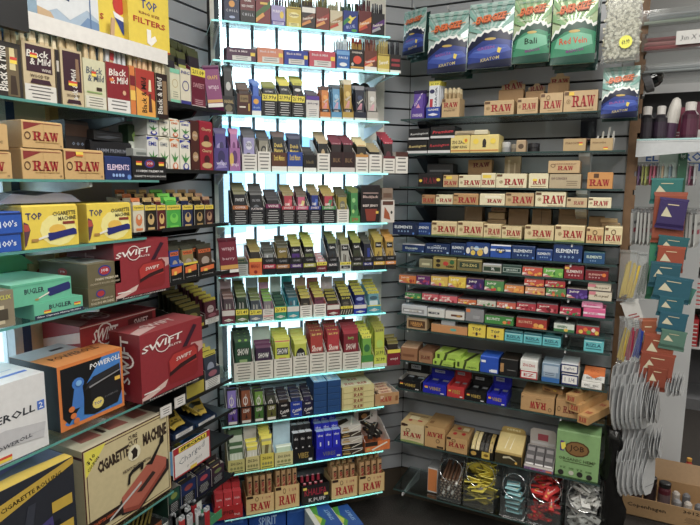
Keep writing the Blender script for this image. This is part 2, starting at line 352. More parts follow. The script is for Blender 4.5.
def BOX(row, x0, x1, yt, desc, base, arts=(), d=.1, top=None, topart=(), side=None, sideart=(), on=None, rel=None, name='paper_carton', cat='carton', v=None, rz=0, lid=True, gap=.0012, hdr=None):
    v = (row.v - .006) if v is None else v; zb = row.z if on is None else on['z1'] + .0006
    if on is not None and rel is None: rel = 'atop'
    u0, u1, zt = span(row.w, x0, x1, yt, v, zb); u0 += gap; u1 -= gap; w = u1 - u0; h = max(min(zt - zb, row.cap - zb - (.006 if lid else 0)), .012)
    g = G(); sd = side or base
    g.box(-w / 2, w / 2, 0, d, 0, h, base, left=sd, right=sd, top=top or base, back=base)
    g.art((-w / 2, 0, 0), (1, 0, 0), (0, 0, 1), w, h, arts)
    if sideart:
        g.art((-w / 2, d, 0), (0, -1, 0), (0, 0, 1), d, h, sideart); g.art((w / 2, 0, 0), (0, 1, 0), (0, 0, 1), d, h, sideart)
    if topart: g.art((-w / 2, 0, h), (1, 0, 0), (0, 1, 0), w, d, topart)
    o = g.build(name); tag(o, '%s, %s' % (desc, where(row, rel)), cat); put(o, row.w, (u0 + u1) / 2, v, zb, rz)
    if lid and not topart:
        g = G(); t = .0012; g.prism([(-w / 2 + .001, .002, h + .0002), (-w / 2 + .001, d - .001, h + .0002), (-w / 2 + .001, d - .001, h + t), (-w / 2 + .001, .004, h + t + random.uniform(.0005, .004))], (w - .002, 0, 0), top or base)
        g.build('lid', o); h2 = h + .005
    else: h2 = h
    if hdr:     # display flap standing up from the back edge: (height, colour, art)
        g = G(); hh, hc, ha = hdr; g.prism([(-w * .48, d, h), (w * .48, d, h), (w * .48, d, h + hh * .62), (w * .22, d, h + hh * .7), (w * .12, d, h + hh), (-w * .12, d, h + hh), (-w * .22, d, h + hh * .7), (-w * .48, d, h + hh * .62)], (0, .002, 0), hc)
        g.art((-w * .48, d, h), (1, 0, 0), (0, 0, 1), w * .96, hh, ha); g.build('display_flap', o)
    return dict(o=o, u0=u0, u1=u1, z0=zb, z1=zb + h2, v=v, d=d, w=w, h=h)
def tray_mesh(w, d, hf, hb, col, inner, arts, back=None, backart=(), tilt=0, sart=()):
    """open display carton: low front lip, side panels rising to the back"""
    g = G(); t = .0016
    g.box(-w / 2, w / 2, 0, d, 0, t, col)
    g.box(-w / 2, w / 2, 0, t, t, hf, inner, front=col, top=col); g.art((-w / 2, 0, 0), (1, 0, 0), (0, 0, 1), w, hf, arts)
    for s in (-1, 1):
        x = s * w / 2; P = [(x, t, t), (x, d, t), (x, d, hb), (x, d * .75, hb), (x, t, hf)]
        if s < 0: g.prism(P, (t, 0, 0), inner); g.poly([(x - .0002, *p[1:]) for p in P][::-1], col)
        else: g.prism(P, (-t, 0, 0), inner); g.poly([(x + .0002, *p[1:]) for p in P], col)
    bh = back if back else hb
    g.box(-w / 2 + t, w / 2 - t, d - t, d, t, bh, inner); 
    if backart: g.art((-w / 2, d - t, 0), (1, 0, 0), (0, 0, 1), w, bh, backart)
    return g
def pouch_mesh(w, h, t, base, band, arts, bandh=.13, foot=None):
    g = G(); t2 = t / 2; cr = .006
    zs = [0, .008, .02, h * (1 - bandh), h - .008, h]; ts = [.0006, .001, t2, t2, .0012, .0006]; ins = [0, 0, .003, .003, 0, 0]
    for i in range(5):
        m = (foot or base) if i < 1 else (band if i >= 3 else base)
        for s in (-1, 1):
            a, b = (ins[i], ins[i + 1]); P = [(-w / 2 + a, s * ts[i], zs[i]), (w / 2 - a, s * ts[i], zs[i]), (w / 2 - b, s * ts[i + 1], zs[i + 1]), (-w / 2 + b, s * ts[i + 1], zs[i + 1])]
            g.poly(P, m, rev=(s > 0))
            P = [(s * (w / 2 - a), -ts[i], zs[i]), (s * (w / 2 - a), ts[i], zs[i]), (s * (w / 2 - b), ts[i + 1], zs[i + 1]), (s * (w / 2 - b), -ts[i + 1], zs[i + 1])]
            g.poly(P, m, rev=(s < 0))
    g.poly([(-w / 2, -.0006, h), (w / 2, -.0006, h), (w / 2, .0006, h), (-w / 2, .0006, h)], band)
    g.art((-w / 2 + .003, -t2, .02), (1, 0, 0), (0, 0, 1), w - .006, h * (1 - bandh) - .02, arts)
    return g
def pband(g, w, h, bandh, arts, t):   # art on the crimped head of a pouch
    z0 = h * (1 - bandh); dz = h - .008 - z0; Z = Vector((0, t / 2 - .0012, dz)); g.art((-w / 2 + .003, -t / 2, z0), (1, 0, 0), Z, w - .006, Z.length, arts); return g
def DISP(row, x0, x1, yl, yt, desc, cart, lip, pd, pbase, pbandc, part, n=4, inner='d8d4cc', rise=.010, cols=1, bandart=(), d=None, back=None, backc=(), name='display_carton', pname='cigar_pouch', pcat='cigar pouch', v=None, rz=0, bandh=.13, hb=None, pt_=.008, spread=1.0, foot=None):
    """open carton of flat pouches standing one behind the other"""
    v = (row.v - .006) if v is None else v
    u0, u1, zl = span(row.w, x0, x1, yl, v, row.z); u0 += .001; u1 -= .001; w = u1 - u0; hf = max(zl - row.z, .012)
    zt = hit(row.w, v - .012, (x0 + x1) / 2, yt)[1] - row.z if yt is not None else hf + .02
    d = d or (.028 + .02 * n) * 1.0; hb = hb or max(hf * 1.2, zt * .8); wh = where(row)
    bk = None
    if back: bk = max(min(hit(row.w, v - d, (x0 + x1) / 2, back)[1], row.cap - .003) - row.z, min(hb, row.cap - row.z))
    g = tray_mesh(w, d, hf, hb, cart, inner, lip, bk, backc)
    e = g.build(name); tag(e, '%s, %s' % (desc, wh), 'display carton'); put(e, row.w, (u0 + u1) / 2, v, row.z, rz)
    if n and yt is not None:
        pw = (w - .006) / cols; ph = zt - .004 - (0 if (row.n == 8 and row.w == 'B') or row in (LL[26], LL[27]) else rise * (n - 1) * .9 + .004)
        gg = pouch_mesh(pw * .93, ph, pt_, pbase, pbandc, part, bandh, foot)
        if bandart: pband(gg, pw * .93, ph, bandh, bandart, pt_)
        first = None; step = (d - .02) / max(n, 1)
        for k in range(n):
            for c in range(cols):
                if first is None: o = gg.build(pname); first = o
                else: o = first.copy(); COL.objects.link(o)
                fr = (k == 0); lb = '%s in the %s' % (pd if not fr or cols > 1 else 'front ' + pd, wh.replace(' from left on', ' carton on'))
                tag(o, lb, pcat, pd + ', ' + wh)
                uu = (u0 + u1) / 2 + (-(cols - 1) / 2 + c) * pw + random.uniform(-.0015, .0015)
                put(o, row.w, uu, v - .008 - step * k, row.z + .0035 + rise * k, rz + random.uniform(-.03, .03) * spread, -random.uniform(.06, .10), random.uniform(-.012, .012) * spread * (0 if fr else 1))
    return dict(o=e, u0=u0, u1=u1, z0=row.z, z1=row.z + hf, v=v, d=d, w=w, h=hf)
def STICKS(row, x0, x1, yl, ys, desc, cart, lip, sd, sc, m=5, n=3, tip='e0c48a', d=.07, r=None, v=None, name='display_carton', sname='cigarillo', scat='cigarillo', inner='c9b98f', tiplen=.02, rz=0, kraft=False, sart=()):
    """upright carton full of tubes or sticks that stand above its lip"""
    v = (row.v - .006) if v is None else v
    u0, u1, zl = span(row.w, x0, x1, yl, v, row.z); u0 += .001; u1 -= .001; w = u1 - u0; hf = zl - row.z
    hs = hit(row.w, v - d * .4, (x0 + x1) / 2, ys)[1] - row.z; wh = where(row)
    g = tray_mesh(w, d, hf, hf * 1.03, cart, inner, lip)
    e = g.build(name); tag(e, '%s, %s' % (desc, wh), 'display carton'); put(e, row.w, (u0 + u1) / 2, v, row.z, rz)
    if sart: g = G()
    px = (w - .008) / m; r = r or min(px * .42, .006); first = None
    for k in range(n):
        for c in range(m):
            if first is None:
                g = G(); L = hs - .004; g.cyl((0, 0, 0), (0, 0, L - tiplen), r, r, sc, 7); g.cyl((0, 0, L - tiplen), (0, 0, L), r * .95, r * .8, tip, 7)
                first = g.build(sname); o = first
            else: o = first.copy(); COL.objects.link(o)
            tag(o, '%s in the %s' % (sd, wh.replace(' from left on', ' carton on')), scat, sd + ', ' + wh)
            uu = u0 + .004 + px * (c + .5)
            put(o, row.w, uu, v - .010 - (d - .02) * (k / max(n - 1, 1)), row.z + .002 + random.uniform(0, .004), random.uniform(0, 1), 0, 0)
            o.rotation_euler = (random.uniform(-.03, .03), random.uniform(-.03, .03), 0)
    return dict(o=e, u0=u0, u1=u1, z0=row.z, z1=row.z + hf, v=v, d=d, w=w, h=hf)
# ------------------------------------------------------------------ printed designs
def RAWA(cx=.55, cy=.5, w=.66, h=.5, ring=True, c='b01c26', rot=0, seal='6b4a2c', extra=()):
    a = [('t', 'RAW', c, cx, cy, w, h, rot)]
    if ring: a += [('o', '8a6a3c', cx - w * .5 - .10, cy, .06, .06 * 1.9, .75), ('e', '9c7a48', cx - w * .5 - .10, cy, .028, .05)]
    a += [('r', '9c7a48', cx - w * .25, cy - h * .78, cx + w * .45, cy - h * .72), ('r', seal, .02, .82, .2, .98)]
    return a + list(extra)
def ELEM(c='e9f2ff', sub=True, t='ELEMENTS'):
    return [('t', t, c, .48, .66, .78, .24), ('t', 'o o o o', '9fc4f0', .48, .30, .5, .16), ('e', '4f86d8', .92, .14, .04, .1)]
def FRUIT(a, b, c, pk='d9808c'):
    r = random.Random(hash((a, b, c)) % 1000 if False else len(a + b + c) + ord(a[0]) + ord(b[-1]) + ord(c[0]))
    return [('r', pk, 0, .0, 1, .42), ('p', a, [(0, .42), (.45, 0), (1, 0), (1, 1), (0, 1)]), ('t', 'Juicy', 'f5efe0', .36, .72, .5, .3, 4)] + \
        [('e', random.choice((b, c)), r.uniform(.35, .95), r.uniform(.12, .5), r.uniform(.04, .1), r.uniform(.1, .22)) for _ in range(7)] + [('p', 'f0e6d4', [(.0, .05), (.25, .3), (.1, .36), (0, .3)])]
def WARN(t='wht', fg='6a6a6a', n=5): return [('w', 0, 0, 1, 1, t, fg, n)]
def BRAND(tx, c, band=None, bt=None, bc='blk', y=.7, h=.16, extra=()):
    a = list(extra) + [('t', tx, c, .5, y, .8, h)]
    return a
def LIP(top, toptext, tc, low='blk', fg='d8d8d8', split=.6, lines=4, tw=.8):
    return [('r', top, 0, split, 1, 1), ('t', toptext, tc, .5, (1 + split) / 2, tw, (1 - split) * .55), ('w', 0, 0, 1, split, low, fg, lines)]
STK = ('r', 'f2c81c', .74, .62, .92, .82)
def STKR(x, y, w=.14, h=.14): return [('r', 'f4d41c', x, y, x + w, y + h), ('r', 'd8402c', x, y + h * .55, x + w, y + h)]
# ================================================================== RIGHT WALL
r = RR[1]
DISP(r, 411, 424, 108, 88, 'purple carton with pink rays', 'pur', [('t', 'SWISHER', 'e8d8f0', .5, .3, .8, .3)], 'purple foil pouch', '6a4cae', '2c1c4c', [('p', 'e8a0b8', [(.1, .1), (.9, .1), (.5, .5)]), ('t', 'Grape', 'e8d8f0', .5, .7, .8, .16, 60)], n=3, inner='pur', rise=.003)
DISP(r, 426, 440, 107, 78, 'blue and white cigarillo carton', 'blue', [('t', 'GAME', 'f2f2f2', .5, .75, .8, .2), ('e', 'e8c040', .5, .3, .35, .1), ('p', 'e8e8f8', [(.1, .3), (.5, .45), (.9, .3), (.5, .18)])], 'silver and blue cigar pouch', 'dfe3ea', 'e4d832', [('t', 'GARCIA', '16294f', .7, .55, .75, .13, 90), ('e', '2a2a5a', .3, .78, .25, .08), ('r', 'c03040', .1, .2, .4, .5)], n=5, rise=.002, bandart=[('t', '2/.99', 'blk', .5, .5, .8, .6)])
STICKS(r, 441.6, 459.7, 98.5, 89, 'tan carton with red lettering and tips', 'tan', RAWA(.5, .66, .8, .26, False) + [('t', 'ROLLING TIPS', '6b4a2c', .45, .36, .6, .1)], 'tan paper tube', 'b59a6c', 4, 4, 'd9c79c', .08, sname='rolling_tube', scat='tube')
RW = 'long tan carton with red lettering'
BOX(r, 484, 514, 101, RW, 'tan', RAWA(.58, .5, .7, .5), .08)
BOX(r, 498, 523, 90.5, 'tan carton with raised red-lettered flap', 'tan2', [('r', '8a6a42', .1, .1, .28, .3)], .05, v=.12, rel='behind', hdr=(.05, 'tan', [('t', 'RAW', 'a81e26', .5, .5, .8, .5, 6)]), gap=.001)
BOX(r, 517, 538, 99, 'short tan carton with red lettering', 'tan', RAWA(.58, .5, .7, .42), .08)
BOX(r, 525, 543.5, 91.5, 'pale tan carton with raised flap', 'tan2', [('r', '8a6a42', .7, .1, .9, .3)], .05, v=.12, rel='behind', hdr=(.04, 'tan', [('t', 'RAW', 'a83a3a', .5, .5, .8, .5, 4)]))
BOX(r, 540, 563, 93.4, 'squat tan carton with red lettering', 'tan', RAWA(.55, .42, .8, .4, False, extra=[('o', '8a6a3c', .35, .78, .09, .13, .7)]), .09)
BOX(r, 547, 568, 83, 'tall tan carton with pointed flap', 'tan2', [('r', 'c09a60', .48, 0, .5, 1)], .05, v=.12, rel='behind', hdr=(.05, 'tan', [('t', 'RAW', 'a81e26', .5, .3, .9, .36)]))
BOX(r, 563.5, 598, 91, 'widest tan carton with red lettering', 'tan', RAWA(.58, .5, .68, .55, extra=[('r', 'f2c81c', .15, .8, .3, .97)]), .1)
r = RR[2]
def blk(x0, x1, yt, on=None, t='Remington', c='d9c27a', desc='black carton with gold script', rel=None):
    return BOX(r, x0, x1, yt, desc, 'blk', [('r', 'd8d8da', 0, 0, 1, .2), ('t', t, c, .52, .55, .85, .26, 3, .3)], .11, on=on, rel=rel)
a = blk(407, 427.5, 141); blk(408.5, 429.5, 129.5, a, c='d8d8da', desc='black carton with silver script')
a = blk(427.6, 450.6, 139.5, c='c83240', desc='black carton with crimson script', t='Remington'); blk(430.5, 455, 126.5, a, 'Premium', 'e03040', 'black carton with bright crimson script')
a = BOX(r, 450.6, 470, 136, 'pale yellow carton with dark lettering', 'e8d27c', [('t', 'ZIG ZAG', '3a2c1c', .4, .62, .66, .2), ('t', 'HEMP KING', '3a2c1c', .45, .34, .8, .17), ('r', 'd08a3a', 0, .08, 1, .16), ('e', 'f4d41c', .78, .7, .14, .16), ('e', 'e07a20', .8, .72, .07, .1)], .1)
BOX(r, 455, 474, 131.5, 'flat grey-tan paper pack', 'b7a584', [('r', '8a7a5c', .1, .2, .9, .5)], .05, on=a, gap=0)
a = BOX(r, 470, 499, 135.4, 'pale yellow carton with black figure emblem', 'e8d27c', [('e', '2c2420', .5, .55, .07, .26), ('p', '2c2420', [(.43, .3), (.57, .3), (.52, .62), (.47, .62)]), ('e', 'f4d41c', .2, .66, .1, .17), ('e', 'f4d41c', .8, .66, .1, .17), ('r', 'd08a3a', 0, .08, 1, .16)], .1)
BOX(r, 474, 488, 131, 'crumpled cream paper packet', 'd9cfae', [], .04, on=a)
def grinder(px0, px1, yt, desc, c, lidc, v=.2):
    u0, u1, zt = span('R', px0, px1, yt, v, r.z); rr = (u1 - u0) / 2; h = zt - r.z
    g = G(); g.lathe([(rr, 0), (rr, h * .45), (rr * .94, h * .5)], c, 18); o = g.build('herb_grinder')
    g = G(); g.lathe([(rr * .94, h * .5), (rr, h * .55), (rr, h * .92), (rr * .9, h)], lidc, 18); g.build('lid', o)
    tag(o, desc + ', on the second right-wall shelf', 'grinder'); put(o, 'R', (u0 + u1) / 2, v - rr, r.z)
grinder(501, 510, 142, 'small clear-grey round grinder', '9a9c9e', 'c0c2c4'); grinder(510.5, 518, 144, 'small brown-grey round grinder', '7d7468', '9a9080')
r.k = 6; BOX(r, 516, 526, 141, 'small tan box on dark tray', 'b59a76', [('e', '5a4632', .5, .5, .3, .25)], .04, name='small_box')
grinder(527, 539, 143, 'wide black round grinder', '1c1c20', '2c2c30')
e = DISP(r, 563, 586, 138.7, None, 'kraft tray with printed script, yellow sticker', 'b99c6c', [('t', 'mascotte', '7a5c34', .45, .65, .7, .2)] + STKR(.7, .45, .16, .26), '', 'tan', 'tan', [], n=0, inner='8a6f4a', d=.1, hb=.045)
for k in range(6):
    g = G(); g.cyl((-.011, 0, 0), (.011, 0, 0), .005, .005, '4a2c1c', 8); o = g.build('pipe_tip'); tag(o, 'dark brown wooden tip in the sixth carton on the second right-wall shelf', 'pipe tip', 'wooden tips in the kraft tray'); put(o, 'R', e['u0'] + .016 + .013 * k, .225 - .012 * (k % 3), r.z + .045, random.uniform(-.4, .4))
e = DISP(r, 590, 613, 138.2, None, 'kraft tray holding clear glass pieces', 'b99c6c', [('t', 'mascotte', '7a5c34', .4, .65, .6, .16)] + STKR(.6, .08, .2, .2), '', 'tan', 'tan', [], n=0, inner='8a6f4a', d=.1, hb=.05)
GP = clear('pipe_glass', (.8, .82, .82), .6, .1, .45, (.75, .75, .73))
for k, (du, hh) in enumerate(((.018, .035), (.035, .05), (.055, .066), (.072, .05))):
    g = G(); g.cyl((0, 0, 0), (0, 0, .045), .008, .008, GP, 10); g.cyl((0, 0, .045), (0, 0, .02 + hh), .004, .0035, GP, 8); o = g.build('glass_pipe')
    tag(o, 'small clear glass piece in the seventh carton on the second right-wall shelf', 'glass piece', 'clear glass pieces in the kraft tray'); put(o, 'R', e['u0'] + du, .2, r.z + .004, 0, .1 * (k - 1), .1)
r = RR[3]
BOX(r, 418, 442.5, 174.5, 'black carton with dark crimson art', '19161a', [('t', 'RAW', '7d1c2c', .5, .5, .6, .5), ('e', 'f0c820', .1, .5, .07, .12), ('e', 'f0c820', .84, .58, .08, .13)], .12)
BOX(r, 427, 453, 164.5, 'flat dark open case', '26282c', [('r', '6a6c70', .1, .2, .9, .4)], .08, v=.17, on=dict(z1=r.z + .058), rel='behind', name='flat_case', cat='case')
S4 = 'small tan carton with red lettering'
BOX(r, 443, 458, 175.7, 'smallest tan carton with red lettering', 'tan', RAWA(.5, .35, .9, .36, False, extra=[('r', 'f0d020', .2, .7, .6, .95)]), .1)
BOX(r, 458.6, 481, 175.7, 'cream carton with red lettering', 'cream', RAWA(.6, .4, .75, .42), .1)
BOX(r, 467.7, 491.7, 160, 'tall tan display box with dark red lettering', 'tan2', [('t', 'RAW', '7d1c24', .55, .82, .7, .16, 3)], .04, v=.11, rel='behind')
BOX(r, 481, 495.7, 174, 'cream carton with yellow sticker', 'cream', [('r', 'f0d020', .1, .7, .7, .93), ('t', 'RAW', 'b01c26', .5, .38, .9, .36)], .1)
BOX(r, 495.9, 526.8, 174, 'wide cream carton with red lettering', 'cream', RAWA(.6, .42, .66, .46, True), .1)
BOX(r, 504, 520.5, 156.5, 'upright kraft pack in shiny wrap', 'a08a68', [('r', 'c9b694', .2, .3, .35, .9), ('r', 'c9b694', .6, .1, .7, .8)], .03, v=.12, rel='behind')  # shimmer of the wrap painted on as pale strips
BOX(r, 528.6, 548.6, 174, 'pale tan carton with yellow band', 'cream', [('t', 'RAW', 'b01c26', .55, .45, .7, .4), ('r', 'f0d020', .2, .5, .42, .66), ('r', '9c7a48', .1, .1, .9, .14)], .1)
a = BOX(r, 549, 581, 174.4, 'faded grey-tan carton with small print', 'b8a684', [('t', 'RAW CONNOISSEUR', '6a4a48', .32, .7, .5, .18), ('w', .5, .1, .95, .6, 'b8a684', '6f5c44', 3)], .1)
BOX(r, 548, 580, 161.2, 'tan carton with small emblem', 'tan', [('o', '6b4a2c', .15, .62, .08, .16, .7), ('t', 'connoisseur', '8a5a3c', .55, .78, .7, .14), ('t', 'RAW', 'b01c26', .55, .42, .5, .36)], .1, on=a)
BOX(r, 587, 613, 172.8, 'orange-tan carton with red lettering', 'cf8f45', [('r', '5a3a22', .25, .68, .45, .95), ('t', 'RAW', 'b01c26', .48, .38, .8, .4)], .1)
r = RR[4]
BOX(r, 421.7, 435.2, 195.4, 'small brown carton with red lettering', 'b08355', RAWA(.5, .4, .85, .5, False), .1)
BOX(r, 435.6, 452.8, 195, 'cream carton with yellow mark', 'cream', RAWA(.6, .42, .75, .4), .1)
BOX(r, 453, 478.4, 194.6, 'brownish tan carton with red lettering', 'c0945e', RAWA(.56, .46, .74, .55), .1)
BOX(r, 479.5, 505, 194.6, 'cream open-flap carton with red lettering', 'cream', [('r', 'f4ecd0', .2, .68, .85, .9), ('t', 'RAW', 'b01c26', .6, .4, .6, .34)], .1)
BOX(r, 505.3, 534, 193.4, 'tan carton with large red lettering', 'tan', RAWA(.6, .48, .72, .55), .1)
BOX(r, 535, 566, 192.4, 'broad cream carton with red lettering', 'cream', RAWA(.6, .5, .72, .58), .1)
BOX(r, 566.3, 587.3, 198.5, 'low pale tan carton', 'cdb488', [('t', 'RAW', 'a84a44', .6, .5, .5, .4), ('r', '6b4a2c', .05, .7, .2, .95)], .1)
BOX(r, 588, 611.5, 198.3, 'low cream carton with red lettering', 'cream', RAWA(.55, .48, .66, .5), .1)
r = RR[5]
BOX(r, 392.5, 415.5, 223, 'blue carton hanging past the shelf end', 'navy', ELEM(), .08, v=.29)
BOX(r, 415, 431, 224, 'narrow blue carton with white lettering', '1b3f80', ELEM(), .1)
for x0, x1, yt, ds in ((431.3, 457, 222.5, 'cream carton with red lettering, green foot'), (457.3, 483.2, 222.5, 'cream carton with red lettering, two-panel'), (483.5, 501.3, 225, 'narrow cream carton with red lettering'), (501.5, 521.7, 227, 'narrow cream carton with red lettering')):
    BOX(r, x0, x1, yt, ds, 'dcc694', RAWA(.6, .5, .72, .46, extra=[('p', '8fa35c', [(0, 0), (1, 0), (1, .08), (.5, .13), (0, .07)]), ('r', 'c0a878', .49, 0, .5, 1)]), .09)
BOX(r, 464, 482, 206.5, 'plain brown closed carton', '9a7c58', [('r', '7a5c3c', .2, .3, .8, .5)], .06, v=.12, rel='behind')
a = BOX(r, 487, 506, 220, 'flat stack base of tan papers', 'b59468', [], .08, v=.13, rel='behind'); a = BOX(r, 488, 505, 213, 'flat tan pack', 'c4a478', [], .08, v=.13, on=a, rel='behind')
BOX(r, 491, 506, 206, 'brown carton with faint lettering', '8c6a48', [('t', 'RAW', '6a2a28', .5, .6, .7, .3)], .06, v=.13, on=a, rel='behind')
for x0, x1 in ((524.3, 554), (554.6, 585)):
    BOX(r, x0, x1, 226.4, 'large cream carton with red lettering', 'dcc694', RAWA(.6, .5, .66, .46, extra=[('p', '8fa35c', [(0, 0), (1, 0), (1, .08), (.5, .13), (0, .07)]), ('r', 'c0a878', .49, 0, .5, 1)]), .09)
    if x0 < 530:
        BOX(r, 508, 528, 209, 'brown shipping box', '94734c', [], .06, v=.12, rel='behind', name='shipping_box', cat='box'); BOX(r, 531.5, 551, 210, 'brown box with seam', '94734c', [('r', '5a4430', .48, 0, .51, 1), ('t', 'RAW', '7a3430', .5, .15, .6, .2)], .06, v=.12, rel='behind', name='shipping_box', cat='box')
BOX(r, 558, 587, 208.5, 'wide brown box with seam', '94734c', [('r', '7a5c3c', .1, .8, .9, .82)], .06, v=.12, rel='behind', name='shipping_box', cat='box')
BOX(r, 586, 603.7, 228.5, 'small square tan carton, red lettering', 'd4b47a', RAWA(.5, .36, .9, .36, False, extra=[('o', '6b4a2c', .5, .72, .14, .17, .7)]), .1)
BOX(r, 588, 604, 217, 'crumpled brown paper pack', '8f7048', [], .07, v=.13, rel='behind')
BOX(r, 604.3, 622.5, 227.6, 'small square cream carton, red lettering', 'e0cf9e', RAWA(.5, .36, .9, .36, False, extra=[('o', '6b4a2c', .5, .72, .14, .17, .7)]), .1)
a = BOX(r, 601, 620, 224, 'folded brown papers', '9c7c54', [], .1, v=.14, rel='behind'); BOX(r, 600, 618, 220, 'folded tan papers', 'ad8c60', [], .09, v=.14, on=a, rel='behind')
r = RR[6]
BOX(r, 402, 424.6, 245, 'long blue carton with pale logo', '17386f', [('t', 'Elements', 'dff0e8', .42, .55, .55, .3), ('t', '24 PACKS', '9fc4f0', .42, .26, .3, .12), ('e', '9fc4f0', .93, .16, .04, .1)], .09, top='c8cad0')
BOX(r, 425, 450, 244.5, 'blue carton with stacked white lettering', '13305f', [('t', 'ULTRA', 'e0e8f4', .5, .86, .3, .12), ('t', 'ELEMENTS', 'c8d8f0', .48, .62, .78, .22), ('t', 'o o o o', 'd8e4f4', .48, .3, .45, .14), ('e', '9fc4f0', .92, .12, .05, .1)], .09)
BOX(r, 450.6, 466, 244, 'squarish blue carton, white lettering', '13305f', ELEM(), .09)
BOX(r, 466, 489.8, 243.4, 'blue carton with yellow and white blooms', '1b3f80', [('e', 'e8e4d8', .08, .4, .09, .25), ('e', 'e8c840', .3, .25, .1, .2), ('e', 'e0b83c', .6, .3, .13, .28), ('e', '8fb8e8', .45, .6, .1, .2), ('e', 'e8e4d8', .85, .5, .1, .3), ('t', 'Elements', 'f0ecc8', .5, .62, .6, .22)], .09)
BOX(r, 490.2, 511, 246, 'blue carton with rounded white stripe', '1e52b0', [('r', 'dfe6f2', 0, .55, 1, .72), ('e', '17386f', .5, .6, .26, .26), ('e', 'e8c840', .5, .5, .08, .08), ('t', 'zags', 'f4f4f4', .5, .62, .4, .16)], .09, top='d9dce4')
BOX(r, 511.3, 535.4, 246.9, 'deep blue carton, bold white lettering', '14356c', ELEM(), .09)
BOX(r, 535.8, 552.8, 250.3, 'low blue carton, white lettering', '1b4080', ELEM(), .09)
BOX(r, 553.1, 582.5, 245.2, 'widest blue carton, white lettering', '14356c', ELEM(), .09)
BOX(r, 583.4, 605, 253, 'low teal-blue carton', '1d4f7c', [('t', 'ELEMENTS', 'd8ecd8', .5, .62, .72, .26), ('t', 'o o o', '9fc4f0', .45, .26, .3, .14)], .09, top='3c6a74')
r = RR[7]
BOX(r, 419, 432.5, 260, 'grey-gold small carton', '8b8768', [('r', 'c8c49a', .2, .3, .8, .6)], .08)
BOX(r, 433, 456.5, 258, 'ornate gold carton with medallions', '9c8a40', [('e', '2c2418', .22, .7, .1, .16), ('e', '2c2418', .22, .3, .1, .16), ('e', 'c83a2c', .55, .5, .12, .2), ('e', '2f6a3a', .82, .65, .1, .2), ('t', 'HEMP', '2c2418', .75, .25, .35, .2), ('r', 'd8c878', .0, .9, 1, .96)], .08)
BOX(r, 457, 482, 259.7, 'gold-green carton with dark label', '7c7040', [('r', '2c4030', .1, .25, .9, .75), ('t', 'ZIG-ZAG', 'd8c878', .5, .5, .6, .26), ('r', 'd8c878', .0, .9, 1, .96)], .08)
BOX(r, 482.4, 501.6, 265, 'low silver carton with dark label', 'a8a89c', [('r', '2c4030', .05, .2, .95, .75), ('t', 'XL', 'f0f0f0', .55, .5, .2, .34)], .09, top='b8bac0')
BOX(r, 501.9, 522, 266, 'low dark green carton with silver frame', '24423a', [('r', 'a8b8b0', .05, .2, .95, .8), ('r', '24423a', .08, .28, .92, .72), ('t', 'SMOKING', 'c8d8d0', .5, .5, .6, .26)], .09)
BOX(r, 522.2, 542.6, 267.5, 'salmon and orange fruit carton', 'd96a58', FRUIT('d0503c', 'f0a030', 'e8c030'), .09, top='5a4438')
BOX(r, 543, 563.4, 268.5, 'green apple-print carton', '5fae3c', FRUIT('68b040', '2f7a2c', 'a8d858'), .09, top='5a4438')
BOX(r, 564, 584, 266.6, 'crimson carton with white lettering', '8c1c2c', [('t', 'ELEMENTS', 'f4e8e0', .52, .6, .8, .22), ('t', 'o o o o', 'f0c8c8', .5, .28, .6, .15), ('r', 'e8b040', .02, .75, .25, .95)], .09)
BOX(r, 585, 608.6, 271, 'dark red carton with orange mark', '7c1c26', [('t', 'ELEMENTS', 'e8b0a0', .48, .62, .66, .2), ('t', 'o o o o', 'f0c8c8', .4, .3, .5, .15), ('e', 'e87a20', .82, .6, .09, .2)], .1, top='4a2020')
r = RR[8]
JC = 'juicy'
for i, (x0, x1, yt, ds, A) in enumerate(((399, 416, 275.5, 'orange fruit-print carton', ('d97a38', 'e8b040', 'b03c28')), (416.4, 430.5, 276, 'purple fruit-print carton', ('6a2c6c', '8c4c9c', 'c03c5c')), (430.8, 448, 276.5, 'yellow and pink fruit-print carton', ('e0b848', 'e8d44c', 'd0608c')), (448.3, 466, 277, 'bright yellow lemon-print carton', ('e8c428', 'f4dc3c', 'c8901c')), (466.4, 484, 279, 'indigo berry-print carton', ('3c2060', '5c3c8c', '8c3c6c')), (484.4, 504, 281, 'green and pink fruit-print carton', ('4c8c4c', 'd04c3c', '8cc04c')))):
    BOX(r, x0, x1, yt, ds, A[0], FRUIT(*A), .11, top='6a5650')
ds = [('orange peach-print carton', ('e08a3c', 'f0b048', 'd0583c')), ('pale orange fruit-print carton', ('dc9a6c', 'f0c048', 'c8583c')), ('green and orange fruit-print carton', ('5c8c4c', 'e08a3c', 'c84c38')), ('violet berry-print carton', ('4c2c7c', '6c4ca8', '3c1c5c')), ('cream flower-print carton', ('d8ccb4', 'a89878', 'e8e0cc'))]
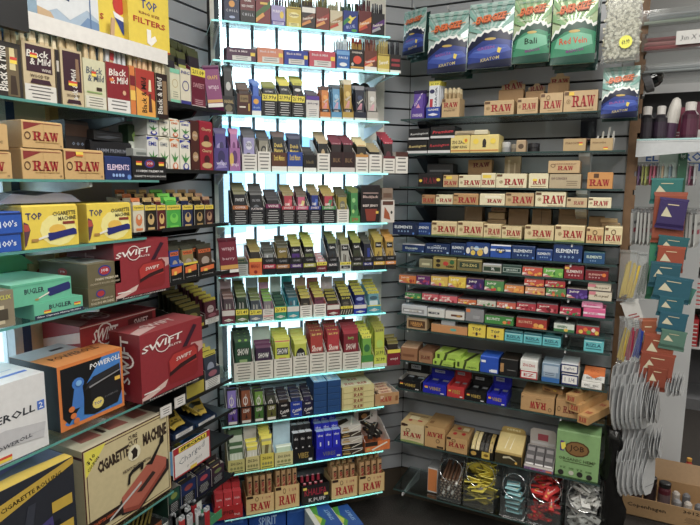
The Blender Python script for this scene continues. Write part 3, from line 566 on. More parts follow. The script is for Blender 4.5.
for (x0, x1, yt), (dd, A) in zip(((504.3, 524, 285.5), (525, 545, 287.5), (545.8, 566, 288.6), (566.5, 587.6, 289.5), (588.4, 612, 292)), ds):
    a = BOX(r, x0, x1, yt, dd, A[0], FRUIT(*A) if A[0] != 'd8ccb4' else [('r', 'd9808c', 0, .6, .3, 1), ('t', 'Royal', '7a6a50', .55, .5, .6, .4, 0, .3)], .11, top='5a4c44')
    if x0 > 524 and x0 < 560 or x0 > 588:
        B_ = {525: ('crimson peach-print carton', ('c8483c', 'e8a040', 'f0c050'), 279), 545.8: ('red and green fruit-print carton', ('b8383c', '5c9c4c', 'd8c048'), 281), 588.4: ('off-white flower-print carton', ('d8ccb4', 'a89878', 'e8e0cc'), 283)}[x0]
        BOX(r, x0 - .8, x1 - .6, B_[2], B_[0], B_[1][0], FRUIT(*B_[1]) if B_[1][0] != 'd8ccb4' else [('r', 'd9808c', 0, .5, .35, 1), ('t', 'Royal', '7a6a50', .6, .45, .6, .4, 0, .3)], .1, on=a, top='6a5650' if x0 < 580 else 'b8ae9a')
r = RR[9]
for x0, x1, yt, dd, A in ((405, 421.4, 293, 'green mint-print carton', ('3c8c4c', '7cc05c', 'd8c048')), (421.9, 438.7, 294, 'pink and white cherry-print carton', ('d05c68', 'f0e4dc', '8c1c2c')), (439.2, 457.4, 296, 'rose strawberry-print carton', ('d8606c', 'a82c38', 'f0d0c8')), (457.8, 476.3, 299.5, 'orange mango-print carton', ('d8703c', 'f0c840', 'e8e0c8')), (476.8, 496, 300.5, 'pale carton with green and red fruit', ('c8c8b8', '4c8c4c', 'c83c3c')), (496.6, 516, 302.5, 'salmon banana-print carton', ('d0604c', 'f0d048', 'f0e4dc')), (516.4, 536, 303.5, 'red cherry-print carton', ('b83444', '8c1c2c', 'e07880')), (536.4, 558.2, 304.5, 'dark rose cherry-print carton', ('a82c3c', '6c1420', 'e07880')), (559.7, 581, 307.5, 'crimson watermelon-print carton', ('c02c4c', 'e86c8c', '3c8c4c'))):
    BOX(r, x0, x1, yt, dd, A[0], FRUIT(*A), .11, top='54444a')
a = BOX(r, 583, 605.5, 309.5, 'pink carton with white stripe', 'e05c94', [('r', 'f4dce8', 0, .35, 1, .6), ('t', 'PINK', 'c02c6c', .45, .48, .5, .2)], .11)
BOX(r, 581.5, 603, 302, 'pink lace-print carton', 'e88cb4', [('r', 'f4dce8', .1, .2, .9, .4), ('t', 'PINK', 'c8347c', .5, .65, .5, .3)], .11, on=a)
r = RR[10]
BOX(r, 401.5, 427, 306.4, 'silver-white carton in clear wrap', 'c8ccd0', [('r', '9a9ca0', .05, .2, .9, .7), ('r', 'e4e6e8', .1, .35, .8, .55), ('t', 'OCB', '8a7a4c', .5, .45, .4, .16)], .12, top='b8bec6')
BOX(r, 427.4, 444.8, 309, 'white carton with grey print', 'd8d8d2', [('r', '3c4048', .05, .35, .7, .6), ('t', 'OCB', 'e8e8e8', .4, .48, .4, .18)], .11, top='aab0b8')
BOX(r, 445.2, 464.6, 311.5, 'white carton with brown stripe', 'dcd8d0', [('r', '6a4030', .3, .35, .9, .6), ('r', 'c08a3a', .6, .3, .8, .55)], .11, top='8c8c90')
BOX(r, 465.4, 484, 309, 'grey carton with orange corner', '8c8c90', [('r', 'e07a3c', .03, .7, .25, .97), ('w', .3, .2, .9, .5, '8c8c90', 'c0c0c4', 3)], .09, top='6c6c72')
BOX(r, 484.4, 513.7, 316.2, 'long green carton with white lettering', '3c8c3c', [('t', 'BLUNTS', 'f0f4e8', .3, .6, .45, .34), ('e', 'e8903c', .7, .3, .07, .2), ('e', 'c83c2c', .85, .35, .06, .2), ('t', 'mint', 'f0f4e8', .85, .72, .2, .2)], .1, top='4c5044')
BOX(r, 516, 547, 319, 'long red carton with peach print', 'a8342c', [('t', 'BLUNTS', 'e8b08c', .3, .6, .45, .3), ('e', 'e8a040', .65, .35, .08, .24), ('e', 'f0c050', .82, .3, .09, .24), ('r', 'e8782c', .55, 0, 1, .15)], .12, top='463c3c')
BOX(r, 553.5, 574.6, 324, 'green and white leaf-print carton', 'd4dcd0', [('r', '3c7c4c', 0, 0, 1, .35), ('t', 'GREEN', '2c6c3c', .4, .65, .5, .3), ('e', 'e8c040', .6, .25, .1, .2)], .11, top='5c6460')
BOX(r, 576, 599.5, 326.5, 'red assorted-fruit carton', 'b8343c', [('e', 'e8c040', .2, .3, .1, .25), ('e', 'e87c2c', .4, .6, .1, .25), ('e', '5c9c3c', .55, .3, .1, .25), ('e', 'f0d8c8', .75, .6, .09, .25), ('e', 'e8c040', .9, .3, .09, .25)], .11, top='3c4a44')
r = RR[11]
BOX(r, 406.6, 427, 319, 'tan-brown framed carton', 'b89c74', [('r', '5a3c24', .08, .15, .92, .85), ('t', 'HABANA', 'd89c4c', .5, .55, .6, .34), ('r', 'c0843c', .3, .28, .7, .36)], .12, top='9c8c7c')
a = BOX(r, 431, 467.5, 325.5, 'wide orange-tan carton with teal mark', 'cf8f55', [('e', '5cb0a0', .62, .5, .09, .18), ('r', 'e0b07c', 0, .9, 1, .95)], .12, top='8c7a68', lid=False)
BOX(r, 441, 455, 321.5, 'folded clear wrapper', 'a8acb0', [], .05, on=a)
for x0, x1, yt in ((468, 485.6, 324.6), (486.6, 504, 328)):
    BOX(r, x0, x1, yt, 'yellow carton with dark blue lettering', 'ecd22c', [('t', 'TOP', '14244c', .5, .66, .55, .26), ('e', '3c2c3c', .5, .26, .07, .16), ('t', 'x   x', 'b03c3c', .5, .3, .5, .1)], .1, top='3c3c3c' if x0 > 480 else 'd8c02c')
for i, (x0, x1, yt) in enumerate(((504.4, 523, 332), (523.3, 542, 334), (542.3, 561, 336.5), (583.5, 604, 339))):
    BOX(r, x0, x1, yt, ('pale teal carton with wavy lettering', 'pale teal carton beside another teal one', 'pale teal carton next to the empty gap', 'pale teal carton standing apart')[i], '5cc4cc', [('r', '1c5c6c', 0, .88, 1, 1), ('t', 'RIZLA', '1c4c64', .5, .5, .75, .26), ('r', '1c5c6c', .1, .2, .9, .26), ('r', 'c8f0f0', .05, .76, .9, .82)], .11, top='2c6c70')
r = RR[12]
BOX(r, 401, 417.5, 348, 'crushed brown cardboard box', '9c6c48', [('r', '7a4c30', .1, .3, .8, .5)], .12, rz=.12, name='cardboard_box', cat='box', top='b08c6a')
BOX(r, 418.5, 432.5, 352, 'small brown cardboard box', 'a07450', [('t', 'RAW', '7c3c2c', .5, .5, .7, .3)], .12, name='cardboard_box', cat='box', top='7c5438')
gc = [('r', '3c4c1c', .08, .2, .18, .8), ('t', 'GREEN', '3c5c1c', .7, .3, .4, .2), ('p', '3c4c1c', [(.32, 0), (.42, 0), (.5, 1), (.4, 1)])]
gt = [('p', '3c4420', [(.35, 0), (.5, 0), (.75, 1), (.6, 1)]), ('r', 'c8e07c', .05, .1, .2, .5)]
a = BOX(r, 432.6, 453.6, 361, 'lime green paper carton, lowest', 'a8cc3c', gc, .12, topart=gt, top='b0d444'); BOX(r, 434.8, 461, 354, 'lime green paper carton with dark stripe', 'a8cc3c', gc, .11, topart=gt, on=a, top='b0d444', rz=-.04, v=.235)
BOX(r, 455, 479, 361.5, 'wide lime green carton, dark stripe', 'a8cc3c', gc, .14, topart=gt, top='b0d444')
BOX(r, 480, 498.6, 357.5, 'royal blue carton with white corner', '1c50c0', [('r', 'e8ecf4', .05, .65, .3, .8), ('r', 'e8ecf4', .6, .05, .95, .25), ('p', 'e8ecf4', [(.55, .02), (.62, .2), (.5, .2)])], .11, top='2460d4')
BOX(r, 500, 518, 360, 'black carton with wavy silver line', '1a1a1c', [('r', 'b08450', 0, .2, .2, .75), ('r', '8c8c8c', .4, .35, .9, .38)], .12, top='2c241c')
RB = lambda tx, fr, tc: [('r', fr, 0, 0, 1, 1), ('r', 'eceae4', .06, .14, .94, .86), ('t', tx, tc, .5, .5, .6, .4)]
a = BOX(r, 520, 537.6, 371, 'red-bordered white carton, lower', 'wht', RB('EZ', 'c02c34', 'c02c34'), .12); BOX(r, 520, 538, 361, 'white carton with small red print', 'wht', [('t', 'ZIG-ZAG', 'c02c34', .5, .5, .7, .3)], .12, on=a, top='dcdcd8')
BOX(r, 541.5, 560, 364, 'clear blue-grey pack of papers', '7c98b4', [('r', 'b8c8d8', .08, .55, .92, .9), ('r', '2c6cb4', 0, 0, 1, .25), ('w', .1, .3, .8, .55, '9cb0c4', '4c5c74', 2)], .1, top='98acbc')
a = BOX(r, 561, 578.4, 374.5, 'white carton framed in navy, lower', 'wht', RB('1 1/4', '24306c', '8c8ca0'), .12); BOX(r, 560.5, 578.5, 364.5, 'white carton framed in navy, upper', 'wht', RB('light', '24306c', '8c8ca0'), .12, on=a, top='c4c8cc')
EA = [('t', 'EXC   EXC', '3c3c44', .5, .55, .7, .3), ('r', '8c8c90', .3, .2, .7, .28)]
a = BOX(r, 581, 602, 383, 'white carton with grey print, lower', 'wht', EA, .12); BOX(r, 583, 605, 375.5, 'white carton with bright orange top', 'wht', [('p', 'f07828', [(.2, 1), (.5, .55), (.8, 1)])] + EA[:1], .12, on=a, top='f07828', topart=[('r', 'f4843a', .05, .05, .95, .95), ('t', 'EXC', 'd8601c', .5, .5, .4, .3)])
r = RR[13]
def opencart(x0, x1, yl, yh, c, inn, desc, pk=None, last=False):
    u0, u1, zl = span('R', x0, x1, yl, .246, r.z); w = u1 - u0 - .003; hf = zl - r.z; d = .13
    hb = hit('R', .246 - d, (x0 + x1) / 2 + 6, yh)[1] - r.z
    g = tray_mesh(w, d, hf, hf * 1.05, c, inn, [('t', 'VIBES', 'b89a3c', .52, .52, .5, .34)] + STKR(.08, .5, .14, .22) + [('r', 'd8d8d8', .76, .08, .92, .18)], hf, ())
    e = g.build('open_carton'); tag(e, '%s, %s' % (desc, where(r)), 'carton'); put(e, 'R', (u0 + u1) / 2, .246, r.z)
    g = G(); g.box(-w / 2, w / 2, d, d + .002, hf, hb, c); g.art((-w / 2, d, hf), (1, 0, 0), (0, 0, 1), w, hb - hf, [('r', 'c8ccd4', .15, .35, .6, .8), ('t', 'VIBES', '3c4454', .37, .6, .34, .2)]); g.build('lid_flap', e)
    nb = 3
    for k in range(2):
        g = G(); ww = w * .42; g.box(-ww / 2, ww / 2, 0, d - .02, 0, hf * .62, pk or c); g.art((-ww / 2, 0, hf * .62), (1, 0, 0), (0, 1, 0), ww, d - .02, [('r', 'b8bcc4', .2, .7, .8, .9), ('r', c, .05, .1, .95, .5)]); o = g.build('paper_pack')
        tag(o, 'flat pack inside the ' + desc + ', %s on the %s' % (ORD[r.k], r.name), 'paper pack', 'packs in the ' + desc + ' ' + ORD[r.k]); put(o, 'R', (u0 + u1) / 2 + (k - .5) * w * .46, .246 - .01, r.z + .003)
opencart(398, 421, 381, 363, '17171a', 'b8b4ac', 'black open carton with pale inside', '1c1c20')
opencart(422.6, 446.4, 384, 369, '1c22b0', '2830c0', 'blue open carton with raised flap', '2028b8')
opencart(446.8, 464.4, 386.5, 371, 'c42a2e', 'd03034', 'red open carton with raised flap', 'd4383a')
opencart(464.8, 486, 391.8, 376, '161618', '202024', 'black open carton beside the red one', '1c1c20')
opencart(486.4, 506.6, 394.5, 376, '1c22b8', '2830c0', 'blue open carton at the row end', '2028c0')
KT = 'c09560'
a = BOX(r, 520.5, 554.6, 396.5, 'flat kraft carton with upside-down red lettering', KT, [('t', 'RAW', 'b01c26', .52, .42, .5, .44, 180), ('o', '6b4a2c', .88, .25, .05, .13, .7), ('r', '8a6a42', .45, .8, .6, .85), ('r', '8a6a42', .02, .8, .06, .9)], .17, lid=False)
b = BOX(r, 555.4, 583, 401, 'kraft carton with brown-red lettering', KT, [('t', 'RAW', '8c2c2c', .5, .45, .45, .4), ('o', '6b4a2c', .12, .45, .06, .16, .7), ('o', '6b4a2c', .86, .45, .06, .16, .7), ('r', 'a8804c', .49, 0, .5, 1)], .17, lid=False)
BOX(r, 541, 564, 388.8, 'small kraft carton lying crosswise', 'b88a54', [('r', '6b3c24', .1, .3, .4, .6), ('r', 'f0d020', .55, .5, .7, .75)], .1, on=a, v=.17, rz=-.35)
st = None
for k in range(3):
    g = G(); g.box(-.022, .022, 0, .24, 0, .034, 'c99a5c'); g.art((-.022, 0, 0), (1, 0, 0), (0, 0, 1), .044, .034, [('t', 'RAW', 'b01c26', .5, .5, .7, .6)]); g.art((-.022, .24, 0), (0, -1, 0), (0, 0, 1), .24, .034, [('t', 'RAW', '8c2c2c', .3, .5, .2, .5), ('t', 'RAW', '8c2c2c', .75, .5, .2, .5)]); g.art((-.022, 0, .034), (1, 0, 0), (0, 1, 0), .044, .24, [('t', 'RAW', 'b01c26', .5, .2, .5, .12), ('t', 'RAW', 'b01c26', .5, .7, .5, .12)])
    o = g.build('kraft_carton'); tag(o, ('lowest', 'middle', 'topmost')[k] + ' long kraft carton of the slanted stack of three by the right-wall end', 'carton'); put(o, 'R', (.865, .830, .815)[k], (.285, .262, .262)[k], (.665, .7, .735)[k] + .0, -.42)
    if k == 0: o.location.z = r.z + .0005
    else: o.location.z = r.z + .0355 * k
r = RR[14]
BOX(r, 400.5, 424, 424, 'cream opened carton with green foot', 'dcc694', RAWA(.5, .42, .8, .24, False, extra=[('o', '6b4a2c', .32, .65, .1, .1, .7), ('p', '8fa35c', [(0, 0), (1, 0), (1, .08), (.5, .12), (0, .1)]), ('r', '3a2418', .04, .86, .3, .96)]), .13, top='cdb078', topart=[('e', 'b01c26', .3, .3, .08, .08), ('r', 'e8d8a8', .2, .4, .6, .7), ('r', 'b01c26', .6, .3, .8, .4), ('r', '8a6a42', .1, .75, .9, .8)])
BOX(r, 424.6, 445, 427, 'kraft carton with upside-down red lettering', 'c99f64', [('t', 'RAW', 'b01c26', .5, .62, .8, .22, 180), ('o', '6b4a2c', .66, .35, .1, .1, .7), ('r', '3a2418', .62, .03, .95, .12), ('r', '3a2418', .03, .9, .15, .96)], .16, top='b08a54', topart=[('r', '8a6438', .1, .2, .3, .4)])
BOX(r, 446, 467.4, 438, 'kraft carton of cones with red lettering', 'c99f64', RAWA(.5, .5, .8, .3, False, extra=[('o', '6b4a2c', .35, .78, .1, .1, .7), ('r', '3a2418', .03, .84, .22, .95)]), .14, top='b08a54', topart=[('e', 'b01c26', .3, .3, .1, .1), ('e', 'b01c26', .7, .35, .1, .1), ('e', 'b01c26', .35, .72, .1, .1), ('r', 'dcc694', .55, .6, .85, .85), ('r', '8a6438', .1, .48, .9, .52)])
# gold and black tube display
e = DISP(r, 469, 493.6, 451, None, 'black and gold open carton', '1c1a14', [('e', 'c89c3c', .18, .5, .12, .3), ('r', 'd8b83c', .52, .05, .85, .95), ('e', '7a5c1c', .7, .5, .1, .2)], '', 'tan', 'tan', [], n=0, inner='2c2820', d=.13, hb=.06, back=431)
for k in range(5):
    g = G(); c = ('c8b474', 'd8c48c', '2c2824', '34302c', 'b89c54')[k]
    P = [(0, 0), (.01, .02), (.035, .045), (.07, .06), (.1, .064)]
    for i in range(4): g.prism([(-.008, P[i][0], P[i][1]), (.008, P[i][0], P[i][1]), (.008, P[i + 1][0], P[i + 1][1]), (-.008, P[i + 1][0], P[i + 1][1])], (0, -.002, .007), c); g.art((-.008, P[i][0] - .002, P[i][1] + .007), (1, 0, 0), (0, P[i + 1][0] - P[i][0], P[i + 1][1] - P[i][1]), .016, .015, [('r', 'e8dcb0' if k < 2 else '5a5448', .4, .1, .6, .9)])
    o = g.build('blister_pack'); tag(o, 'curved %s pack, number %s from left in the black and gold carton' % (('gold', 'pale gold', 'black', 'dark grey', 'brass')[k], ORD[k + 1]), 'blister pack'); put(o, 'R', e['u0'] + .012 + .0195 * k, .236, r.z + .004)
# gold flip carton
def flip(x0, x1, yl, ytop, c, desc, lipa, slopea, flapa, cslope=None, wslope=.05):
    u0, u1, zl = span('R', x0, x1, yl, .246, r.z); w = u1 - u0 - .003; hf = zl - r.z; hb = hit('R', .13, (x0 + x1) / 2 + 8, ytop)[1] - r.z; d = .115
    g = G(); cs = cslope or c; g.box(-w / 2, w / 2, 0, d, 0, hf, c); hm = hf + .05
    g.art((-w / 2, 0, 0), (1, 0, 0), (0, 0, 1), w, hf, lipa)
    g.prism([(-w / 2, .004, hf), (-w / 2, d - .004, hf), (-w / 2, d - .004, hm)], (w, 0, 0), cs); S = Vector((0, d - .008, .05)); g.art((-w / 2, .004, hf), (1, 0, 0), S, w, S.length, slopea)
    e = g.build('flip_top_carton'); tag(e, '%s, %s' % (desc, where(r)), 'carton'); put(e, 'R', (u0 + u1) / 2, .246, r.z)
    g = G(); g.prism([(-w * .46, d, hm - .02), (w * .46, d, hm - .02), (w * .46, d, hb - .01), (w * .36, d, hb), (-w * .36, d, hb), (-w * .46, d, hb - .01)], (0, .002, 0), c); g.art((-w * .46, d, hm), (1, 0, 0), (0, 0, 1), w * .92, hb - hm, flapa); g.build('lid_flap', e); return (u0, u1, hf, hm, w, d)
flip(494.5, 522, 454, 428, 'b09450', 'gold flip-top carton with silver cones', [('r', '3c3420', 0, 0, 1, .92), ('p', 'c8c0a0', [(.3, .5), (.55, .62), (.85, .35), (.55, .8), (.3, .7)]), ('e', 'e8b83c', .8, .25, .05, .12)], [('r', 'd8c07c', .02, .05, .98, .95), ('p', 'f0e8c8', [(.3, .2), (.34, .2), (.42, .9)]), ('p', 'f0e8c8', [(.5, .2), (.54, .2), (.62, .9)])], [('t', 'cones', 'e8dca8', .5, .5, .6, .4)])
q = flip(523.5, 553.6, 468, 430, 'cfc6c0', 'white and lilac flip-top carton', [('r', '8c6c9c', 0, 0, 1, .8), ('t', 'RAW', 'b01c26', .45, .4, .4, .4), ('o', '3c2c3c', .12, .4, .07, .25, .6), ('r', 'e07850', .75, .1, .95, .6)], [('r', '6c6468', .08, .05, .92, .95)], [('r', 'b8505c', .3, .3, .7, .7), ('r', 'e0dcdc', .05, .05, .95, .2)], 'b8b0ac')
for k in range(6):
    g = G(); w6 = q[4] / 3 - .004; g.box(-w6 / 2, w6 / 2, 0, .012, 0, .05, '4a4548'); g.art((-w6 / 2, 0, 0), (1, 0, 0), (0, 0, 1), w6, .05, [('r', '8c8688', .1, .5, .9, .8), ('r', 'd8d4d4', .05, .02, .95, .16)]); o = g.build('small_pack')
    tag(o, 'dark grey pack, %s row, %s from left in the white and lilac carton' % (('front', 'rear')[k // 3], ORD[k % 3 + 1]), 'small pack'); put(o, 'R', q[0] + .004 + w6 / 2 + (k % 3) * (w6 + .003), .238 - .035 * (k // 3), r.z + q[2] + .004 + .02 * (k // 3), 0, -.5)
BOX(r, 555.5, 600, 434, 'large sage green display box', '86b070', [('e', '5a3c20', .48, .66, .29, .17), ('e', '8a6434', .48, .66, .25, .14), ('t', 'JOB', '3c2414', .48, .66, .34, .16), ('t', 'ORGANIC HEMP', '4a5c34', .5, .42, .86, .07), ('r', '4a5c34', .18, .35, .85, .365), ('r', '5c3c8c', .09, .58, .18, .80), ('p', 'f0e038', [(.1, .75), (.2, .78), (.22, .68), (.16, .6), (.12, .62)]), ('e', '2c2c28', .14, .1, .07, .06), ('e', 'c8c8b8', .38, .12, .06, .05), ('e', '2c2c28', .58, .12, .07, .06), ('e', '2c2c28', .8, .1, .07, .06), ('t', 'V X   100   V X   max', '3c5c2c', .48, .22, .74, .05), ('r', '3c5c34', 0, 0, 1, .035)], .11, top='7ca468')
RIM = clear('bin_rim', (.8, .83, .85), .8, .15, .12, (.6, .62, .64))
# ================================================================== clear bins on the lowest right shelf
r = RR[15]
def bin_(x0, x1, yt, desc, h=None):
    r.k += 1; u0, u1, zt = span('R', x0, x1, yt, .24, r.z); w = u1 - u0 - .004; h = min(zt - r.z, .234); d = .16; t = .002
    g = G()
    P = [(0, 0), (0, h * .45), (d * .30, h * .93), (d * .36, h), (d, h), (d, 0)]      # side outline: sloping mouth at the front
    for s in (-1, 1):
        x = s * w / 2 - (t if s > 0 else 0); g.prism([(x, p[0], p[1]) for p in P], (t, 0, 0), PLAST)
    g.box(-w / 2, w / 2, 0, t, 0, h * .45, PLAST); g.box(-w / 2, w / 2, d - t, d, 0, h, PLAST); g.box(-w / 2, w / 2, 0, d, 0, t, PLAST); g.box(-w / 2, w / 2, d * .36, d, h - t, h, PLAST)
    e = g.build('clear_bin'); tag(e, desc + ', on the lowest right-wall shelf', 'bin'); put(e, 'R', (u0 + u1) / 2, .24, r.z)
    g = G(); n = 20; a = Vector((0, 0, 1)); pts = []
    for i in range(n + 1):
        q = math.tau * i / n; s = .5 + .46 * math.sin(q); pts.append((w * .46 * math.cos(q), P[1][0] + (P[2][0] - P[1][0]) * s - .003, P[1][1] + (P[2][1] - P[1][1]) * s))
    g.tube(pts, .0017, RIM); g.build('mouth_rim', e)
    return (u0 + u1) / 2, w, h, d
def fill(cx, w, h, d, proto, n, desc, cat, grp, flat=0, ln=.07, lab=None):
    k = 0; first = proto
    for i in range(n):
        o = first if i == 0 else dup(first)
        lay = i / n; yy = .02 + (d - .04) * random.random(); zz = .008 + lay * h * .82
        if yy < d * .3: zz *= .75
        tag(o, '%s in the %s' % (desc, grp), cat, grp)
        o.location = pt('R', cx + random.uniform(-.5, .5) * (w - ln * 1.0), .24 - yy, r.z + zz)
        o.rotation_euler = (random.uniform(-.5, .5) - (.5 if flat else 0), random.uniform(-.4, .4), random.uniform(-1.4, 1.4) if not flat else random.uniform(-.5, .5))
# small grey tray with an orange front
BOX(r, 427.5, 437.5, 468, 'small open grey box with orange front', 'd8d8d6', [('r', 'd8803c', .03, .05, .97, .95)], .09, v=.2, top='8c8e90', lid=False, name='small_box')
cx, w, h, d = bin_(437, 462, 459, 'clear bin of brown paper tubes with white ends')
first = None
for i in range(48):
    if first is None:
        g = G(); g.cyl((0, 0, 0), (0, .12, 0), .0052, .0052, '6b4c38', 8, None, 'c8b8a0'); first = g.build('paper_tube'); o = first
    else: o = first.copy(); COL.objects.link(o)
    tag(o, 'brown paper tube lying in the clear bin nearest the corner', 'tube', 'brown tubes in the corner bin')
    c = i % 6; l = i // 6; o.location = pt('R', cx - w * .38 + c * w * .15 + (l % 2) * .006, .225 - .0 * l, r.z + .012 + l * .0125); o.rotation_euler = (.28 + random.uniform(-.04, .04), 0, random.uniform(-.08, .08))
for i in range(4):
    g = G(); g.cyl((0, -.004, 0), (0, .11, 0), .006, .006, 'f0eee8', 8); o = g.build('white_tube'); tag(o, 'white tube end among the brown tubes, ' + ('lowest', 'second', 'third', 'highest')[i] + ' one', 'tube'); o.location = pt('R', cx + (-.028, -.005, .014, .03)[i], .235, r.z + (.02, .045, .03, .075)[i] + .012); o.rotation_euler = (.28, 0, 0)
cx, w, h, d = bin_(463, 495, 462, 'clear bin of yellow paper sachets')
g = G(); g.box(-.028, .028, -.036, .036, 0, .003, 'ecdc40'); g.art((-.028, -.036, .003), (1, 0, 0), (0, 1, 0), .056, .072, [('e', '6c6ca8', .5, .4, .3, .2), ('p', '2c2c34', [(.3, .7), (.7, .75), (.5, .9)])]); fill(cx, w, h, d, g.build('paper_sachet'), 62, 'yellow sachet lying', 'sachet', 'clear bin second from the corner', 1, .05)
cx, w, h, d = bin_(500, 526, 474, 'clear bin of pale teal paper packs')
g = G(); g.box(-.028, .028, -.03, .03, 0, .006, '9cdce4'); g.art((-.028, -.03, .006), (1, 0, 0), (0, 1, 0), .056, .06, [('r', 'e8f4f4', .1, .1, .9, .35), ('t', 'PAPERS', '3c8ca4', .5, .65, .8, .2), ('e', 'e0c84c', .85, .4, .08, .08)])
first = g.build('paper_pack')
for i in range(13):
    o = first if i == 0 else dup(first); tag(o, 'pale teal pack stacked in the third clear bin', 'paper pack', 'teal packs in the third bin'); o.location = pt('R', cx + random.uniform(-.012, .012), .19 + .02 * (i % 2), r.z + .006 + i * .0105); o.rotation_euler = (-.25, random.uniform(-.08, .08), random.uniform(-.15, .15))
cx, w, h, d = bin_(527, 562, 473, 'clear bin of red lighters')
g = G(); rc = 'd42c2c'; g.prism([(-.012 + .004, -.04, 0), (.012 - .004, -.04, 0), (.012, -.04, .004), (.008, -.04, .009), (-.008, -.04, .009), (-.012, -.04, .004)], (0, .07, 0), rc); g.art((-.009, -.03, .0095), (1, 0, 0), (0, 1, 0), .018, .045, [('t', 'clipper', 'f4e4e0', .5, .5, .9, .3, 90), ('e', 'e8b03c', .5, .15, .3, .12)])
first = g.build('lighter'); g = G(); g.box(-.006, .006, .03, .042, .001, .009, '2c2c30'); g.build('lighter_cap', first); fill(cx, w, h, d, first, 60, 'red lighter lying', 'lighter', 'clear bin of red lighters', 0, .06)
cx, w, h, d = bin_(565, 602, 480, 'clear bin of white and silver packs')
g = G(); g.box(-.018, .018, -.035, .035, 0, .008, 'd4d4d0'); g.art((-.018, -.035, .008), (1, 0, 0), (0, 1, 0), .036, .07, [('r', '5c5c60', .1, .6, .9, .9), ('e', '4c4438', .5, .35, .2, .1)]); fill(cx, w, h, d, g.build('small_pack'), 55, 'white pack lying', 'small pack', 'clear bin at the right-wall end', 0, .06)
# ================================================================== hanging bags on the right wall
HOOK = mat('b4b6b8', .3, .8)
def refine(g, lim):      # cut large printed areas small enough to follow the curve of a bag
    import bmesh
    me = bpy.data.meshes.new('t'); me.from_pydata(g.v, [], g.f)
    for p, k in zip(me.polygons, g.m): p.material_index = k
    bm = bmesh.new(); bm.from_mesh(me); bmesh.ops.triangulate(bm, faces=bm.faces[:])
    for _ in range(5):
        es = [e for e in bm.edges if e.calc_length() > lim]
        if not es: break
        bmesh.ops.subdivide_edges(bm, edges=es, cuts=1); bmesh.ops.triangulate(bm, faces=[f for f in bm.faces if len(f.verts) > 3])
    bm.verts.index_update(); g.v = [tuple(v.co) for v in bm.verts]; g.f = [[v.index for v in f.verts] for f in bm.faces]; g.m = [f.material_index for f in bm.faces]
    bm.free(); bpy.data.meshes.remove(me)
def bag(px0, px1, py0, py1, v, desc, front, arts, n=2, wall='R', back='14403c', depth=.012, rz=0, name='hanging_bag', crimp=.08):
    u0, z1 = hit(wall, v, px0, (py0 + py1) / 2); u1, _ = hit(wall, v, px1, (py0 + py1) / 2); zt = hit(wall, v, (px0 + px1) / 2, py0)[1]; zb = hit(wall, v, (px0 + px1) / 2, py1)[1]
    w = u1 - u0 - .002; h = zt - zb; objs = []
    for k in range(n):
        g = G(); nx, nz = 6, 10; vs = []; 
        for s in (-1, 1):
            for j in range(nz + 1):
                for i in range(nx + 1):
                    a = i / nx; b = j / nz; bul = (math.sin(math.pi * a) ** .6) * (math.sin(math.pi * min(b / .85, 1)) ** .6 if b < .85 else 0) if 0 < a < 1 and 0 < b else 0
                    vs.append((-w / 2 + a * w, s * (depth * bul + .0006) + (.004 * math.sin(b * 7 + a * 3 + k) * (1 - b)), b * h))
        N = (nx + 1) * (nz + 1); fs = []; 
        for s in (0, 1):
            for j in range(nz):
                for i in range(nx):
                    a = s * N + j * (nx + 1) + i; q = [a, a + 1, a + nx + 2, a + nx + 1]; fs.append(q if s == 0 else q[::-1])
        for i in range(nx): fs.append([i, N + i, N + i + 1, i + 1]); a = nz * (nx + 1) + i; fs.append([a, a + 1, N + a + 1, N + a])
        for j in range(nz): a = j * (nx + 1); b = a + nx + 1; fs.append([a, b, N + b, N + a]); a += nx; b += nx; fs.append([a, N + a, N + b, b])
        g.mesh(vs, fs, front if k == 0 else mat('1d3f3c' if k % 2 else '24504a', .25))
        # artwork follows the bulge: project to the front surface
        if k == 0:
            ga = G(); ga.art((-w / 2, 0, 0), (1, 0, 0), (0, 0, 1), w, h, arts, .0005)
            refine(ga, .012)
            def surf(x, z):
                a = min(max((x + w / 2) / w, 0.001), .999); b = min(max(z / h, 0.001), 1); bul = (math.sin(math.pi * a) ** .6) * (max(math.sin(math.pi * min(b / .85, 1)), 0) ** .6 if b < .85 else 0)
                return -(depth * bul + .0006) + (.004 * math.sin(b * 7 + a * 3) * (1 - b))
            b0 = len(g.v)
            for (x, y, z) in ga.v: g.v.append((x, surf(x, z) + y - .0012, z))
            for f, m in zip(ga.f, ga.m): g.f.append([i + b0 for i in f]); g.m.append(g.mi(ga.mats[m]))
        o = g.build(name, None, False); dd = desc if k == 0 else 'matching bag hanging %s %s' % ('directly behind' if k == 1 else 'two places behind', desc); tag(o, dd, 'bag')
        put(o, wall, (u0 + u1) / 2 + .004 * k, v - (.03 + depth * .6) * k, zb - .008 * k, rz + random.uniform(-.03, .03), -.06)
    g = G(); x = (u0 + u1) / 2; g.tube([(0, 0, 0), (0, -v - .01, 0), (0, -v - .012, .012)], .0025, HOOK); g.box(-.012, .012, -.004, 0, -.012, .02, HOOK)
    o = g.build('peg_hook'); tag(o, 'metal peg hook holding the ' + desc, 'hook'); put(o, wall, x, 0, zt + .004)
KB = 'bcd6d0'; KD = '101c3c'
